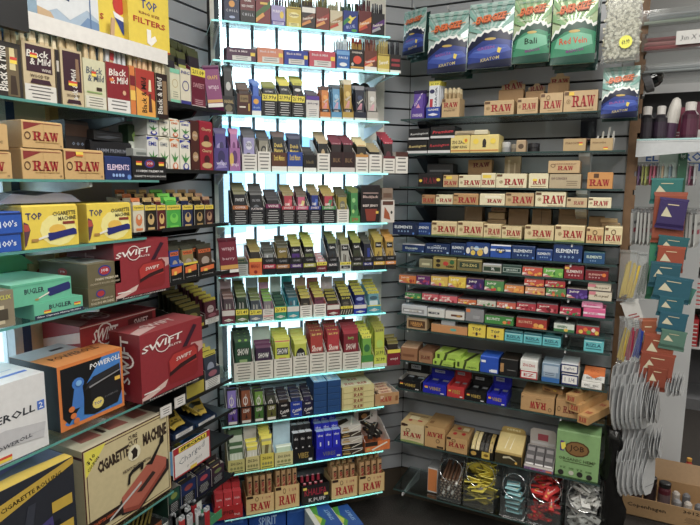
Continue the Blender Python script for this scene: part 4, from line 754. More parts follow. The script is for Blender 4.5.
def kart(name2, lower, word='ENERGIZE', wc='e8702c', base=KB, ray='7fb2a8', low2=None):
    a = []
    for i in range(12):
        q = math.pi * (i + .0) / 12; q2 = q + math.pi / 26; R_ = .95; c = (.5, .45)
        P = [c, (c[0] + R_ * math.cos(q), c[1] + R_ * math.sin(q)), (c[0] + R_ * math.cos(q2), c[1] + R_ * math.sin(q2))]; P = [(min(max(x, 0), 1), min(max(y, 0), .98)) for x, y in P]; a.append(('p', ray, P))
    ed = [(1, .50), (.92, .47), (.88, .52), (.8, .50), (.74, .56), (.66, .53), (.56, .55), (.46, .51), (.38, .53), (.3, .47), (.22, .48), (.16, .41), (.09, .42), (0, .33)]
    a += [('p', 'eef0ee', [(1, .3)] + [(x, y + .045) for x, y in ed] + [(0, .2)]), ('p', KD if lower[0] != 'g' else '1a4c3e', [(0, 0), (1, 0)] + ed)]
    if lower[0] == 'g': a += [('p', '2c8a64', [(.0, .10), (1, .12), (1, .40), (.7, .46), (.3, .42), (0, .30)]), ('p', '6cbc98', [(.08, .22), (.5, .17), (.94, .24), (.9, .36), (.5, .42), (.14, .34)]), ('t', name2, 'd8451c' if 'Red' in name2 else '143c2c', .5, .30, .62 if 'Red' in name2 else .34, .085), ('t', 'MAENG DA', '8c3c8c', .55, .17, .4, .04, 5)]
    else: a += [('p', '233a8c', [(0, .08), (1, .12), (1, .38), (.7, .42), (.35, .40), (0, .26)]), ('p', '3a56b4', [(0, .18), (.4, .14), (1, .24), (.9, .32), (.5, .34), (.15, .28)]), ('p', '5a78d0', [(.1, .24), (.5, .20), (.9, .28), (.5, .28)]), ('t', name2, '9c5cac', .42, .29, .4, .045, 4), ('t', 'KRATOM', 'c8b878', .52, .13, .42, .05, 6, .2), ('p', 'f0d444', [(.68, .22), (.74, .20), (.78, .27), (.70, .29)])]
    a += [('e', 'c8a84c', .52, .42, .13, .020), ('r', 'd8e4e0', .1, .60, .9, .605), ('p', 'e89050', [(.08, .70), (.94, .80), (.94, .785), (.08, .685)]), ('t', word, '8c3a14', .515, .738, .66, .12, 7, .3, .03), ('t', word, wc, .5, .75, .66, .11, 7, .3, .03), ('t', 'hawaii botanicals', '7c9c94', .5, .875, .7, .035), ('r', '9cb8b0', 0, .93, 1, .945)]
    return a
KBm = mat(KB, .22, .1, .05, 20)
def hbag(*a, **k): bag(*a, **k)
bag(401, 427, 9, 54, .22, 'small pale green pouch with wave print', KBm, kart('MAENG DA', 'b'), n=3, rz=-.3)
bag(428, 467.5, 11, 73, .26, 'pale green and navy pouch, second from the bay', KBm, kart('MAENG DA', 'b'), n=3)
bag(468.5, 513, 1, 68, .27, 'pale green and navy pouch, widest of the blue ones', KBm, kart('GREEN', 'b'), n=2)
KGm = mat('bcd0a4', .22, .1, .05, 20)
bag(513.5, 551, -8, 63, .27, 'green pouch with dark lettering', KGm, kart('Bali', 'g', ray='86b47c'), n=2)
bag(552, 597, -12, 64, .28, 'green pouch with red lettering', KGm, kart('Red Vein', 'g', ray='86b47c'), n=3)
bag(602, 639, 66, 118, .27, 'lower pale green and navy pouch by the wall end', KBm, kart('BALI', 'b'), n=2)
# big clear bag of capsules
u0, z = hit('R', .30, 602, 40); u1, _ = hit('R', .30, 641, 40); zt = hit('R', .3, 620, -14)[1]; zb = hit('R', .3, 620, 63)[1]; w = u1 - u0; h = zt - zb
g = G(); P = [(-w * .5, 0), (w * .5, 0), (w * .46, h * .25), (w * .5, h * .6), (w * .40, h * .85), (w * .48, h), (-w * .45, h), (-w * .38, h * .85), (-w * .44, h * .5), (-w * .42, h * .2)]
for s, yy in ((0, -.036), (1, .012)): g.poly([(x, yy * (.85 if z in (0, h) else 1), z) for x, z in P], BAGM, rev=bool(s))
for i in range(len(P)):
    a, b = P[i], P[(i + 1) % len(P)]; fa = .85 if a[1] in (0, h) else 1; fb = .85 if b[1] in (0, h) else 1
    g.poly([(a[0], -.036 * fa, a[1]), (a[0], .012 * fa, a[1]), (b[0], .012 * fb, b[1]), (b[0], -.036 * fb, b[1])], BAGM)
g.art((-w / 2, -.037, 0), (1, 0, 0), (0, 0, 1), w, h, [('e', 'e8e81c', .62, .24, .17, .085), ('t', '69.99', '3c3c14', .62, .24, .2, .06, 8)], .001)
cb = g.build('capsule_bag'); tag(cb, 'large clear bag of pale capsules with a round yellow sticker', 'bag'); put(cb, 'R', (u0 + u1) / 2, .30, zb)
first = None; rnd = random.Random(3)
g = G()
for i in range(560):
    a = rnd.uniform(-.40, .42) * w; b = rnd.uniform(.07, .93) * h; y = rnd.uniform(-.025, -.014); q = rnd.uniform(0, 3.14); L = .011
    if b / h > .8 and abs(a) > w * .34: continue
    dx, dz = math.cos(q) * L, math.sin(q) * L; c0 = (a - dx, y, b - dz); c1 = (a, y, b); c2 = (a + dx, y + rnd.uniform(-.003, .003), b + dz)
    g.cyl(c0, c1, .0048, .005, 'dedac4', 6); g.cyl(c1, c2, .0047, .004, 'a09c84', 6)
g.box(-w * .4, w * .4, -.01, .008, .02 * h, .95 * h, 'a8a490')
o = g.build('capsules'); tag(o, 'pale beige capsules heaped inside the large clear bag', 'capsules', None, 'stuff'); put(o, 'R', (u0 + u1) / 2, .30, zb)
g = G(); g.tube([(0, 0, 0), (0, -.3, 0)], .003, HOOK); o = g.build('peg_hook'); tag(o, 'metal peg hook holding the large clear capsule bag', 'hook'); put(o, 'R', (u0 + u1) / 2, 0, zt - .02)
# ================================================================== BAY SHELVES
r = BB[1]
def CG(tx, c, extra=()): return [('t', tx, c, .5, .72, .8, .16)] + list(extra)
DIAG = lambda a, b: [('p', a, [(0, .15), (1, .62), (1, .86), (0, .4)]), ('p', b, [(0, .05), (.6, .3), (.5, .42), (0, .2)])]
BOX(r, 224, 239.6, -7, 'navy carton with orange sunburst', 'navy', [('e', 'e8a03c', .5, .62, .2, .12), ('t', 'GAME', 'e8e8f0', .5, .82, .7, .1), ('t', 'C H I L L', 'd0d4e0', .5, .38, .8, .09), ('e', 'a8b8e0', .5, .15, .2, .05)], .1, name='cigar_carton')
BOX(r, 240, 255.3, -5, 'maroon carton with white lettering', '6c1c24', [('t', 'GAME', 'e8e0e0', .5, .8, .5, .08), ('t', 'RED SWEET', 'e8e0e0', .5, .6, .8, .09), ('r', '16161a', 0, 0, 1, .45), ('t', 'C H I L L', 'd0d4e0', .5, .3, .8, .1)], .1, name='cigar_carton')
BOX(r, 255.6, 270.6, -4, 'dark red carton with green and orange diagonals', '7c1c28', DIAG('3c6a2c', 'e8a03c') + [('r', 'e8c040', .3, .7, .8, .78)], .1, name='cigar_carton')
STICKS(r, 271.2, 285.4, 5.5, -3, 'lavender carton of foil-tipped cigarillos', 'a49ad0', [('t', 'PURPLE', 'f0ecf8', .45, .7, .7, .14), ('e', 'e8c840', .75, .55, .15, .18), ('r', '5c4c9c', 0, 0, 1, .25), ('w', .1, .05, .9, .2, 'c8c0e0', '5c4c9c', 2)], 'black-tipped cigarillo', '3c3448', 5, 2, '6c648c')
STICKS(r, 286.4, 301.3, 7, -1, 'yellow carton of foil-tipped cigarillos', 'd8c040', [('e', 'f0e8a0', .5, .6, .36, .14), ('t', 'Cheyenne', '6c3c14', .5, .6, .66, .16), ('w', .15, .05, .85, .22, 'e8dc90', '6c5c14', 2), ('r', '8c7420', 0, .9, 1, .96)], 'olive-tipped cigarillo', '6a6a3a', 5, 2, '4c5030')
def bcart(x0, x1, yl, ys, desc, c, c2, c3, sd, sc, tip='8c8450', white=False):
    STICKS(r, x0, x1, yl, ys, desc, c, [('p', c2, [(0, .2), (1, .55), (1, .78), (0, .42)]), ('p', c3, [(0, .1), (.7, .3), (.6, .42), (0, .22)]), ('t', 'Swisher', 'f0e8d8', .45, .48, .8, .12, 14)] + ([('r', 'wht', 0, .72 if r.n == 1 else .0, 1, .95 if r.n == 1 else .22)] if white else []), sd, sc, 5, 2, tip)
bcart(301.8, 315.6, 6.5, -2, 'black carton with white band and brown diagonal', '2c2224', '7a4a38', 'd8883c', 'dark cigarillo', '4a3c30', white=True)
bcart(316, 329.6, 7.5, -1, 'red-brown carton with diagonal orange print', '7c3428', 'a83c34', 'e8a048', 'gold-tipped cigarillo', '6c6a3c')
bcart(330, 342.7, 10.5, 3, 'cream carton with tan diagonal print', 'd4c8a8', 'a8804c', 'c8442c', 'cream-tipped cigarillo', '9c9878', 'b8b490')
STICKS(r, 343.2, 358, 10.8, 5, 'blue carton with green and yellow splash', '20388c', [('p', 'f0dc38', [(.2, .5), (.45, .8), (.6, .7), (.9, .78), (.6, .55), (.5, .4)]), ('p', '2c8c4c', [(0, .3), (.5, .6), (.3, .7), (0, .5)]), ('t', 'BLUE', 'a8b8f0', .5, .28, .6, .14, 12), ('e', '4c9c3c', .75, .12, .2, .07)], 'green-tipped cigarillo', '4c6448', 5, 2, '2c4c38')
bcart(358.8, 371.6, 11, 2, 'maroon carton with orange diagonal print', '6c2428', 'e08a3c', 'c8442c', 'maroon-tipped cigarillo', '5c2028', '3c1418')
bcart(372, 384.8, 13.5, 6, 'black carton with purple diagonal print', '1c1820', '5c2c7c', 'a8a8b0', 'black and white cigarillo', '24242c', '4c4c54')
r = BB[2]
def wide(x0, x1, yt, c, desc, lidc='b8bcc4'):
    u0, u1, zt = span('B', x0, x1, yt, .244, r.z); w = u1 - u0 - .003; h = zt - r.z; d = .12; wh = where(r)
    g = tray_mesh(w, d, h * .8, h, c, 'c4c8d0', [('w', .18, .08, .84, .42, 'd8d4d0', '8c8c8c', 2), ('t', 'Black & Mild', 'e8dce0', .4, .75, .6, .14), ('r', 'f0d020', .82, .45, .98, .7)], h * 1.15)
    e = g.build('wide_carton'); tag(e, '%s, %s' % (desc, wh), 'carton'); put(e, 'B', (u0 + u1) / 2, .244, r.z)
    for k in range(4):
        g = G(); g.box(-w * .46, w * .46, 0, .02, 0, h * .72, lidc if k % 2 else c); o = g.build('cigar_pack'); tag(o, 'slim pack, %s from the front of the %s' % (ORD[k + 1], desc), 'cigar pack'); put(o, 'B', (u0 + u1) / 2, .232 - k * .024, r.z + .003)
wide(226.5, 256, 44.5, '4c2448', 'wide dark purple carton'); wide(257, 283.6, 44, 'd88868', 'wide salmon carton', 'c8ccd4'); wide(284, 308.4, 46.5, '1c38a0', 'wide royal blue carton'); wide(309, 335.6, 47, 'c8485c', 'wide rosy red carton', 'b8a4b4')
STICKS(r, 336.5, 349.8, 50, 40, 'bright blue carton of clear-tipped cigars', '2468b8', [('r', '6ca8e0', 0, .75, 1, .95), ('t', 'PAULI', 'e8f0f8', .5, .6, .7, .12), ('e', 'e8eef4', .5, .25, .3, .1), ('r', 'e8eef4', 0, 0, 1, .06)], 'pale clear-tipped cigar', 'b8c8d4', 5, 2, 'd8e4ec')
STICKS(r, 350.3, 363.8, 49.5, 40, 'black carton with orange-red oval', '1c1618', [('e', 'e04424', .52, .5, .32, .2), ('t', 'SWISHER', 'e8dcd0', .5, .85, .8, .09), ('e', 'c8c8c0', .15, .28, .1, .08), ('r', 'd8a040', 0, .1, 1, .18), ('r', 'wht', 0, 0, 1, .07)], 'gold-banded cigar', 'b08830', 5, 2, '8c2c20')
bcart(364.3, 377, 50.5, 41, 'brown carton with red diagonal print', '6c3424', 'c8442c', 'e8b070', 'rust-tipped cigar', '8c5038', '6c2c24', True)
STICKS(r, 377.5, 389.6, 54, 43, 'yellow carton with white script', 'd4bc44', [('t', 'Sweet', 'f4f0e0', .5, .55, .8, .24, 10), ('r', '8c7420', 0, .9, 1, .97), ('r', 'e8dca0', 0, 0, 1, .2)], 'yellow-gold cigar', 'a89044', 5, 2, 'c8b468')
STICKS(r, 390, 401, 54.5, 43, 'black carton with red letter bars', '1a1416', [('r', '9c2c34', .1, .62, .9, .76), ('r', '9c2c34', .1, .36, .9, .5), ('r', 'wht', 0, 0, 1, .16)], 'near-black cigar', '1e2028', 4, 2, '3c3c44')
def cp(desc, x0, x1, yl, yt, cart, lip, pd, pb, bd, art, n=3, **k): return DISP(r, x0, x1, yl, yt, desc, cart, lip, pd, pb, bd, art, n=n, **k)
W6 = ('w', 0, 0, 1, .5, 'wht', '6c6c6c', 5)
r = BB[3]
g = pouch_mesh(.062, .18, .03, '8c2470', '6c1c58', [('t', 'GRAPE', 'e0a840', .5, .78, .7, .1), ('t', 'wraps', 'e0b8d0', .5, .5, .7, .14), ('r', 'd8a040', 0, .12, 1, .2), ('r', 'wht', 0, 0, 1, .1)], .1)
o = g.build('leaning_carton'); tag(o, 'magenta display card leaning at the window corner, third bay shelf', 'display card'); put(o, 'B', -.002, .262, r.z, 0, -.08, -.10)
cp('tall black carton with gold seal', 222.5, 235, 96, 62, '1c1c20', [('t', 'ORIGINAL', 'c8b070', .5, .7, .8, .2), ('e', '7c7458', .5, .35, .3, .2), ('r', '9c9ca0', .2, 0, .8, .15)], 'tall black cigar pouch', '1a1a1e', '3c3c40', [('e', 'c8c8c4', .5, .6, .3, .12), ('t', 'RUSSIAN', 'c8b070', .5, .3, .8, .07)], 3, rise=.003, inner='2c2c30')
cp('chocolate brown carton with tan label', 237, 251.4, 94, 79, '4a1c18', [('r', '8c7448', .2, .62, .8, .95), ('t', 'al capone', '2c1410', .5, .78, .5, .2), ('r', 'e8e0d0', .15, .35, .6, .42), ('r', 'e8c040', .8, .2, .88, .55)], 'dark brown pouch', '3c2420', '5c4438', [], 4, spread=4)
cp('small blue carton with yellow emblem', 251.8, 261.4, 96, 76, '1c50b8', [('e', 'e8a82c', .45, .72, .3, .14), ('r', 'wht', 0, 0, 1, .25), ('t', 'fresh', 'a8c8f0', .5, .42, .7, .1)], 'bright blue pouch', '2460c8', '5c8ce0', [], 3, spread=4)
WB = lambda t='2 for .99', c='e8d824': [('w', 0, 0, 1, .68, '17171c', 'c8c8c8', 6), ('r', c, 0, .70, 1, .99), ('t', t, '1c1c1c', .5, .84, .86, .2)]
cp('black carton with yellow price band and no window', 262, 277.6, 94, 78.5, '17171c', WB('2/.99¢'), 'black pouch with white arch lettering', '16181c', '8c9430', [('t', 'OPTIMO', 'd8d8d8', .5, .85, .7, .08)], 3, bandart=[('r', '5c6420', 0, .2, 1, .5)])
cp('black carton with yellow band and green cigars', 278.2, 291.4, 94.5, 73, '17171c', WB('2/.99¢'), 'black pouch showing green cigars', '1c2024', 'e0d42c', [('t', 'OPTIMO', 'd8d8d8', .5, .85, .7, .08), ('r', '5c7c34', .2, .3, .3, .62), ('r', '5c7c34', .42, .3, .52, .68), ('r', '5c7c34', .64, .3, .74, .6)], 4)
cp('black carton with yellow band and pale cigars', 291.8, 305, 96, 72.5, '17171c', WB('2/.99¢'), 'black pouch showing pale cigars', '202024', 'c8c428', [('e', 'e0e0e0', .5, .82, .35, .06), ('r', 'c8b8a8', .2, .3, .32, .62), ('r', 'b04c4c', .42, .3, .52, .65), ('r', 'd8c8b0', .64, .3, .76, .6)], 4, bandart=[('t', '2/.99', '1c1c1c', .5, .5, .7, .5)])
cp('white carton with violet price band', 306, 319.4, 96, 87.6, 'd4d0cc', [('t', 'garcia y vega', '4c4464', .5, .66, .8, .12), ('w', .05, .05, .95, .45, 'd8d4d0', '8c8c94', 4), ('r', '5c3c9c', 0, .82, 1, 1)], 'violet pouch', '5c3ca0', '4c4858', [('t', '2/1.09', 'd0c4f0', .5, .4, .8, .3)], 3)
SW = lambda c, k: [('r', '2a262c', 0, .02, 1, .18), ('t', 'SWISHER', 'd8d8d8', .5, .1, .6, .06)] + [('p', '%s' % ('e8a0b4'), [(.15 + .14 * i, .2), (.22 + .14 * i, .2), (.62 + .05 * i, .45), (.58 + .05 * i, .46)]) for i in range(4)] + [('t', 'Sweets', 'e8e4dc', .5, .55, .8, .12, 50), ('e', k, .5, .68, .3, .1)]
for x0, x1, yt, nm, c, k2, hd in ((320, 330.8, 83.5, 'amber orange', 'd8843c', 'f0a850', '5c3c34'), (331.2, 342, 81.8, 'light blue', '5c9cc8', '90c4e4', '4c5c68'), (342.4, 353.8, 77, 'gold', 'b8963c', 'dcc06c', 'd8ccb0'), (354.3, 366.4, 83, 'navy', '1e2438', '3c4868', '8c8c94'), (367, 378.6, 84.5, 'pale grey', 'b8b4ac', 'd8d8d4', '4c4c54')):
    cp('slim %s cigar carton with pink rays' % nm, x0, x1, 112, yt, c, [('r', 'e0dcd8', 0, 0, 1, .3)], '%s pouch with pink rays' % nm, c, hd, SW(c, k2), 3, inner=c, rise=.003)
r.k += 1
for x in (357, 366.5):
    u, z = hit('B', .14, x, 78); g = G(); g.cyl((0, 0, 0), (0, .03, 0), .026, .026, '1c1c20', 18); g.art((-.02, -.0002, -.02), (1, 0, 0), (0, 0, 1), .04, .04, [('e', '8c8468', .5, .5, .42, .22)]); o = g.build('round_tin')
    tag(o, ('first' if x < 360 else 'second') + ' of two round black tins behind the slim cigar cartons', 'tin'); put(o, 'B', u, .12, r.z + .150); 
g = G(); g.box(-.07, .06, 0, .07, 0, .118, 'c8c4bc'); o = g.build('plain_box'); tag(o, 'plain pale box behind the slim cigar cartons, carrying two tins', 'box'); u, z = hit('B', .13, 361, 90); put(o, 'B', u, .13, r.z)
r = BB[4]
cp('violet floral cigar carton', 214, 229, 148, 125, '5a4896', [('e', '3c346c', .5, .6, .25, .3), ('p', '9c90d0', [(.1, .1), (.5, .5), (.9, .15)]), ('t', 'wraps', 'e0d8f0', .5, .3, .7, .16)], 'violet floral pouch', '5c4c9c', '4c4080', [('e', 'a89cd8', .4, .5, .3, .2), ('e', '3c346c', .6, .6, .2, .15)], 4, rise=.003, inner='6c5ca8')
cp('lilac pink floral cigar carton', 229.4, 240.4, 148, 125.5, 'b070b0', [('e', '6c3c7c', .5, .6, .25, .3), ('e', 'e8c050', .2, .5, .2, .3), ('t', 'wraps', 'f0d8f0', .5, .25, .7, .16)], 'lilac pink pouch', 'b878b8', 'c870a8', [('e', '7c3c7c', .5, .6, .22, .16), ('r', 'e8c050', 0, 0, .3, .3)], 4, rise=.003, inner='b878b8')
WL = ('w', 0, 0, 1, 1, 'e4e0d8', '6c6c6c', 5)
cp('white-lipped carton of lavender pouches', 242, 257.2, 154, 124.5, 'e4e0d8', [WL], 'lavender silver pouch', '9c98c8', '3c404c', [('e', 'd8d8e8', .5, .72, .3, .16), ('r', '2c2c3c', .3, .15, .6, .45), ('t', 'SKIN', '4c4c6c', .5, .75, .5, .14)], 4)
cp('white-lipped carton of grey-gold pouches', 257.6, 271, 151.5, 128, 'dcd8d0', [WL], 'grey and black pouch', '8c8878', '2c2c2c', [('o', '2c2c2c', .5, .6, .3, .2, .6), ('p', 'd8d4c8', [(.6, 0), (1, .0), (.8, .9)])], 4)
DM = lambda c: [('t', 'Dutch', 'e8c848', .5, .72, .7, .14), ('t', 'Masters', 'e8c848', .5, .54, .75, .13), ('r', c, .3, .28, .9, .38)]
cp('brown and white carton with gold script', 271.6, 287, 152.5, 129, '5c3424', [('t', 'Dutch Masters', 'e8c848', .5, .72, .7, .28), ('r', 'wht', 0, 0, 1, .28)], 'brown-black pouch with gold script', '1e2224', '4c2c28', DM('9c6434'), 3, rise=.004)
cp('royal blue and white carton with gold script', 287.4, 302.8, 152, 131, '1c44a0', [('t', 'Dutch Masters', 'e8c848', .5, .72, .7, .28), ('r', 'wht', 0, 0, 1, .28)], 'navy pouch with gold script', '182848', '1c2c58', DM('2c64b8'), 3, rise=.004)
cp('black carton with dim gold lettering', 303.6, 316.6, 155, 145.5, '1a181c', [('t', 'black', '7c6c44', .5, .6, .6, .2), ('r', 'wht', 0, 0, 1, .26)], 'black pouch', '202024', '2c2c30', [], 4, spread=3)
cp('white-lipped carton of tan-headed black pouches', 317.2, 330, 153.5, 129.5, 'e0dcd4', [WL], 'black pouch with tan head', '1c1a1c', 'b8a078', [('e', 'b8a078', .5, .55, .22, .22), ('t', 'wood', 'b8a078', .5, .2, .6, .1)], 5)
cp('double-width dark maroon carton', 330.6, 355, 152, 133, '2c1018', [('t', 'BLK', '8c6c48', .25, .6, .3, .2), ('t', 'BLK', '8c6c48', .75, .6, .3, .2), ('r', 'd8ccc8', 0, 0, 1, .25), ('r', '4c1c28', .49, .25, .51, 1)], 'maroon-headed black pouch', '241018', '7c1838', [('t', 'BLK', '6c3c3c', .5, .5, .5, .1)], 4, cols=2, bandart=[('t', '3 for 2', 'd8a8b0', .5, .5, .8, .5)])
cp('white-lipped carton with tan stripe', 355.6, 368.4, 154.5, 135, 'e0dcd4', [WL, ('r', 'c88c3c', 0, .86, 1, 1)], 'black and gold pouch', '2c281c', 'e4d49c', [('e', 'a88c4c', .5, .5, .3, .2)], 4, bandart=[('r', 'c86a2c', .1, .3, .9, .6)])
cp('white-lipped carton of black tan-banded pouches', 369, 382, 154.5, 141.5, 'e0dcd4', [WL], 'black pouch with tan band', '161618', 'a8986c', [('t', 'gold', 'a8986c', .5, .5, .5, .16)], 4)
cp('white-lipped carton of crimson-headed pouches', 383, 395, 156, 130, 'e0dcd4', [WL, ('r', '6c1c2c', 0, .85, 1, 1)], 'black pouch with crimson head', '241418', 'b01c3c', [('e', '5c2030', .5, .5, .3, .2)], 5, bandart=[('t', '3 for 3', 'f0c8d0', .5, .5, .8, .5)])
cp('brown and white carton left empty', 395.4, 408, 152, None, 'e0dcd4', [WL, ('r', '4c241c', 0, .78, 1, 1)], '', 'tan', 'tan', [], n=0, d=.09, hb=.095)
r = BB[5]
BW = lambda c, t='': [('w', 0, 0, 1, .76, '17181e', 'b8b8b8', 6), ('r', c, 0, .80, 1, 1), ('t', t or 'TROPICAL', 'e8d8d8', .5, .9, .7, .12)]
cp('black and copper carton with deep pale side', 232.5, 248.4, 205.5, 182, '17181e', BW('b86c34', 'COPPER'), 'black pouch with copper cigars', '17181e', '6c6a34', [('r', '8c5434', .2, .1, .8, .55), ('r', '4c2c1c', .45, .1, .5, .5), ('t', 'SWEET', 'd8d8d8', .5, .78, .8, .12)], 4, d=.14)
cp('black carton with silver script', 249, 265, 207, 183, '17181e', BW('2c3038', 'PLATINUM'), 'black pouch with silver cigars', '1a1c22', '3c3c3c', [('e', '6c7078', .5, .4, .3, .2), ('t', 'SILVER', '9c9ca4', .5, .78, .7, .1)], 4)
cp('black and magenta carton', 265.6, 281, 204, 189, '17181e', BW('7c2458', 'WINE'), 'black pouch with magenta foot', '1c1820', '2c2c34', [('t', 'SWEET', '8c8c94', .5, .7, .7, .2)], 4)
GM = lambda c, c2: [('p', c2, [(.3, 0), (.9, .8), (.6, .85), (.2, .3)]), ('p', 'e8e0dc', [(.25, .05), (.45, .08), (.85, .5), (.8, .25), (.5, .0)]), ('t', 'GAME', 'f0e8e0', .4, .62, .5, .12)]
for x0, x1, yl, yt, nm, c, c2, hd in ((281.6, 295.6, 206, 184, 'scarlet', 'b03444', 'd85868', '8c7c40'), (296, 308.6, 206, 185.5, 'soft pink', 'c8587c', 'd8c878', '5c4c38'), (309, 321, 206, 183.5, 'cobalt blue', '24388c', '4c70c8', '8c7c48'), (322, 336, 206, 184.5, 'red and green', 'b83c4c', '3c8c5c', 'a89038')):
    cp('black and %s cigarillo carton' % nm, x0, x1, yl, yt, '17181e', BW(c if nm != 'red and green' else '3c8c4c', 'SWEET'), '%s framed pouch' % nm, c, hd, GM(c, c2) + [('r', '24201c', 0, 0, .1, 1), ('r', '24201c', .9, 0, 1, 1)], 4, bandart=[('t', '2 for', '2c2818', .5, .5, .6, .4)])
cp('white-lipped carton of yellow cards', 337, 349, 209.5, 186, 'e0dcd4', [WL], 'yellow and grey card', '9c8c38', '4c4c2c', [('r', 'c8a428', 0, 0, 1, .25), ('e', '6c6c5c', .5, .6, .35, .22), ('t', 'ZIG', 'd8d0a0', .5, .6, .5, .14)], 4)
cp('green speckled carton of wraps', 349.6, 360.2, 216, 185, '4c9c4c', [('t', '2/99', 'c83c2c', .5, .5, .6, .5)], 'green leafy card', '3c8c48', '6c7c2c', [('e', '8cc878', .4, .7, .25, .1), ('e', '2c6c3c', .6, .4, .25, .12), ('e', 'a8d470', .3, .25, .18, .08)], 4, rise=.004, inner='4c9c4c')
a = BOX(r, 360.8, 380.2, 186, 'black carton picturing brown strips', '1c161a', [('t', 'BlackJack', 'd8b8b0', .5, .7, .8, .09), ('t', 'BEEF JERKY', 'e8d8d0', .5, .46, .8, .08), ('p', '8c3424', [(.3, .05), (.75, .05), (.85, .38), (.2, .38)]), ('r', 'e8c030', .78, .25, .92, .32), ('r', 'c8a8a0', .1, .8, .9, .82)], .1, name='snack_carton')
a = BOX(r, 381, 394.6, 200, 'white carton picturing a brown leaf', 'd8d0c8', [('r', '5c3428', .1, .78, .9, .95), ('p', 'a8542c', [(.2, .2), (.7, .12), (.6, .4), (.25, .7)]), ('e', '2c2c2c', .78, .45, .08, .07)], .09, lid=False, name='snack_carton')
BOX(r, 382, 393, 188.5, 'brown-grey folded carton', '8c7868', [('r', '6c5040', .1, .2, .9, .6)], .05, on=a, name='snack_carton'); 
r = BB[6]
g = pouch_mesh(.075, .16, .03, '7c1c34', '5c1428', [('t', 'wraps', 'd8b0b8', .5, .75, .7, .14), ('t', 'berry', 'd8b0b8', .5, .45, .7, .12), ('r', 'd8a040', 0, .12, 1, .25), ('r', 'wht', 0, 0, 1, .1)], .1)
o = g.build('leaning_carton'); tag(o, 'maroon display card leaning at the window corner, sixth bay shelf', 'display card'); put(o, 'B', .035, .262, r.z, 0, -.05, -.06)
cp('grey carton with plain warning front', 234.5, 248.4, 262, 259, 'b8b4ac', [('w', 0, 0, 1, .85, 'a8aca8', '6c706c', 5), ('r', '2c4438', 0, .85, 1, 1)], 'dark green pouch', '2c4434', '6c7448', [], 3)
cp('orange-red carton with yellow top', 249, 262.2, 258.5, 241, 'd86428', [('r', 'e0c030', 0, .8, 1, 1), ('t', 'MANGO', '8c1c14', .5, .55, .7, .25), ('e', '8c1c14', .5, .2, .14, .1)], 'gold-headed black pouch', '2c2820', '8c7c28', [('t', 'goodtimes', '8c8468', .5, .6, .7, .12)], 6, rise=.006)
GT = lambda c, t: [('r', '1c1c20', 0, .66, 1, 1), ('r', c, 0, .36, 1, .60), ('t', t, 'e8e0e0', .5, .48, .7, .14), ('t', 'GAME', '8c8c90', .5, .82, .6, .14), ('r', '17171c', 0, 0, 1, .34)]
KM = lambda c: [('t', 'Game', 'e0e0e0', .5, .84, .7, .13, 6), ('r', c, .05, .02, .95, .66), ('r', '3c2c20', .3, .05, .4, .45), ('r', '3c2c20', .5, .05, .6, .55)]
cp('black carton with red stripe', 262.8, 275.8, 257.5, 243, '17171c', GT('b02c44', 'STRAW'), 'silver pouch', '8c9090', '3c4038', [('r', 'd8dcdc', .3, .1, .4, .9), ('r', '6c7070', .6, .1, .7, .9)], 4, spread=2)
cp('black carton with tan stripe', 276.2, 289.8, 258, 236.5, '17171c', GT('a86c34', 'HONEY'), 'olive-gold pouch', '7a6a30', '3c3c20', KM('84702c'), 4)
cp('black carton with purple stripe', 290.2, 302.8, 257.5, 235, '17171c', GT('4c2870', 'GRAPE'), 'purple and black pouch', '1c1a20', 'a8a830', KM('4c2878'), 4)
cp('black carton with lime stripe', 303.4, 316, 256.8, 233.5, '17171c', GT('a8a838', 'LIME'), 'mossy green pouch', '1c1e1c', 'b8bc30', KM('54602c'), 5)
cp('dark red carton with yellow price strip', 316.6, 327, 262, 254, '6c1c28', [('r', 'e8d824', 0, .68, 1, 1), ('t', '2/1.49', '1c1c1c', .5, .84, .8, .2), ('t', 'sweet', 'd8b8b8', .5, .4, .7, .2)], 'white and red pouch', 'd8d0d0', 'c89098', [('r', 'a83c4c', .2, 0, .35, 1)], 4, spread=3)
cp('all-black carton with grey script', 327.4, 338.6, 257, 232, '1a1a1e', GT('3c3c44', 'BLACK'), 'black pouch with dark cigars', '1c2024', '6c7428', KM('2c3238'), 4)
cp('silver carton with yellow price strip', 340, 351.2, 262, 233, 'c8c8c4', [('r', 'e8d824', 0, .7, 1, 1), ('t', '2/1.49', '1c1c1c', .5, .84, .8, .2), ('r', '1c1c20', .1, .3, .9, .62), ('t', 'Game', 'e0e0e0', .5, .46, .5, .14)], 'silver-grey pouch', 'a8a8a0', '8c8c4c', [('r', '1c1c20', .05, .7, .95, .95), ('t', 'Game', 'e0e0e0', .5, .84, .6, .12), ('r', '3c2c20', .3, .05, .42, .55), ('r', '3c2c20', .52, .05, .64, .5)], 4)
cp('black carton with olive stripe', 352, 362.8, 256.5, 231.5, '17171c', GT('4c5438', 'MOJITO'), 'dark olive pouch', '1c201c', '8c9428', KM('343c28'), 4)
cp('black carton with navy stripe', 363, 373, 257, 233, '17171c', GT('1c2c78', 'BLUE'), 'navy blue pouch', '181c30', '3c4034', [('r', '24388c', .5, 0, .9, .8)], 4, spread=2)
cp('black carton with bright gold stripe', 373.6, 384.8, 256, 229.6, '17171c', GT('e0b428', 'GOLD'), 'gold cigar pouch', 'b89c34', 'a89428', KM('b89c34') + [('r', '1c1c20', .1, .72, .9, .95), ('t', 'Game', 'e0e0e0', .5, .84, .6, .1)], 4)
cp('black carton with orange stripe', 385.2, 396, 255.5, 230, '17171c', GT('e08a2c', 'AMBER'), 'amber gold pouch', 'b08c34', 'c89028', KM('b08c34') + [('r', '1c1c20', .1, .72, .9, .95), ('t', 'Game', 'e0e0e0', .5, .84, .6, .1)], 4)
r = BB[7]
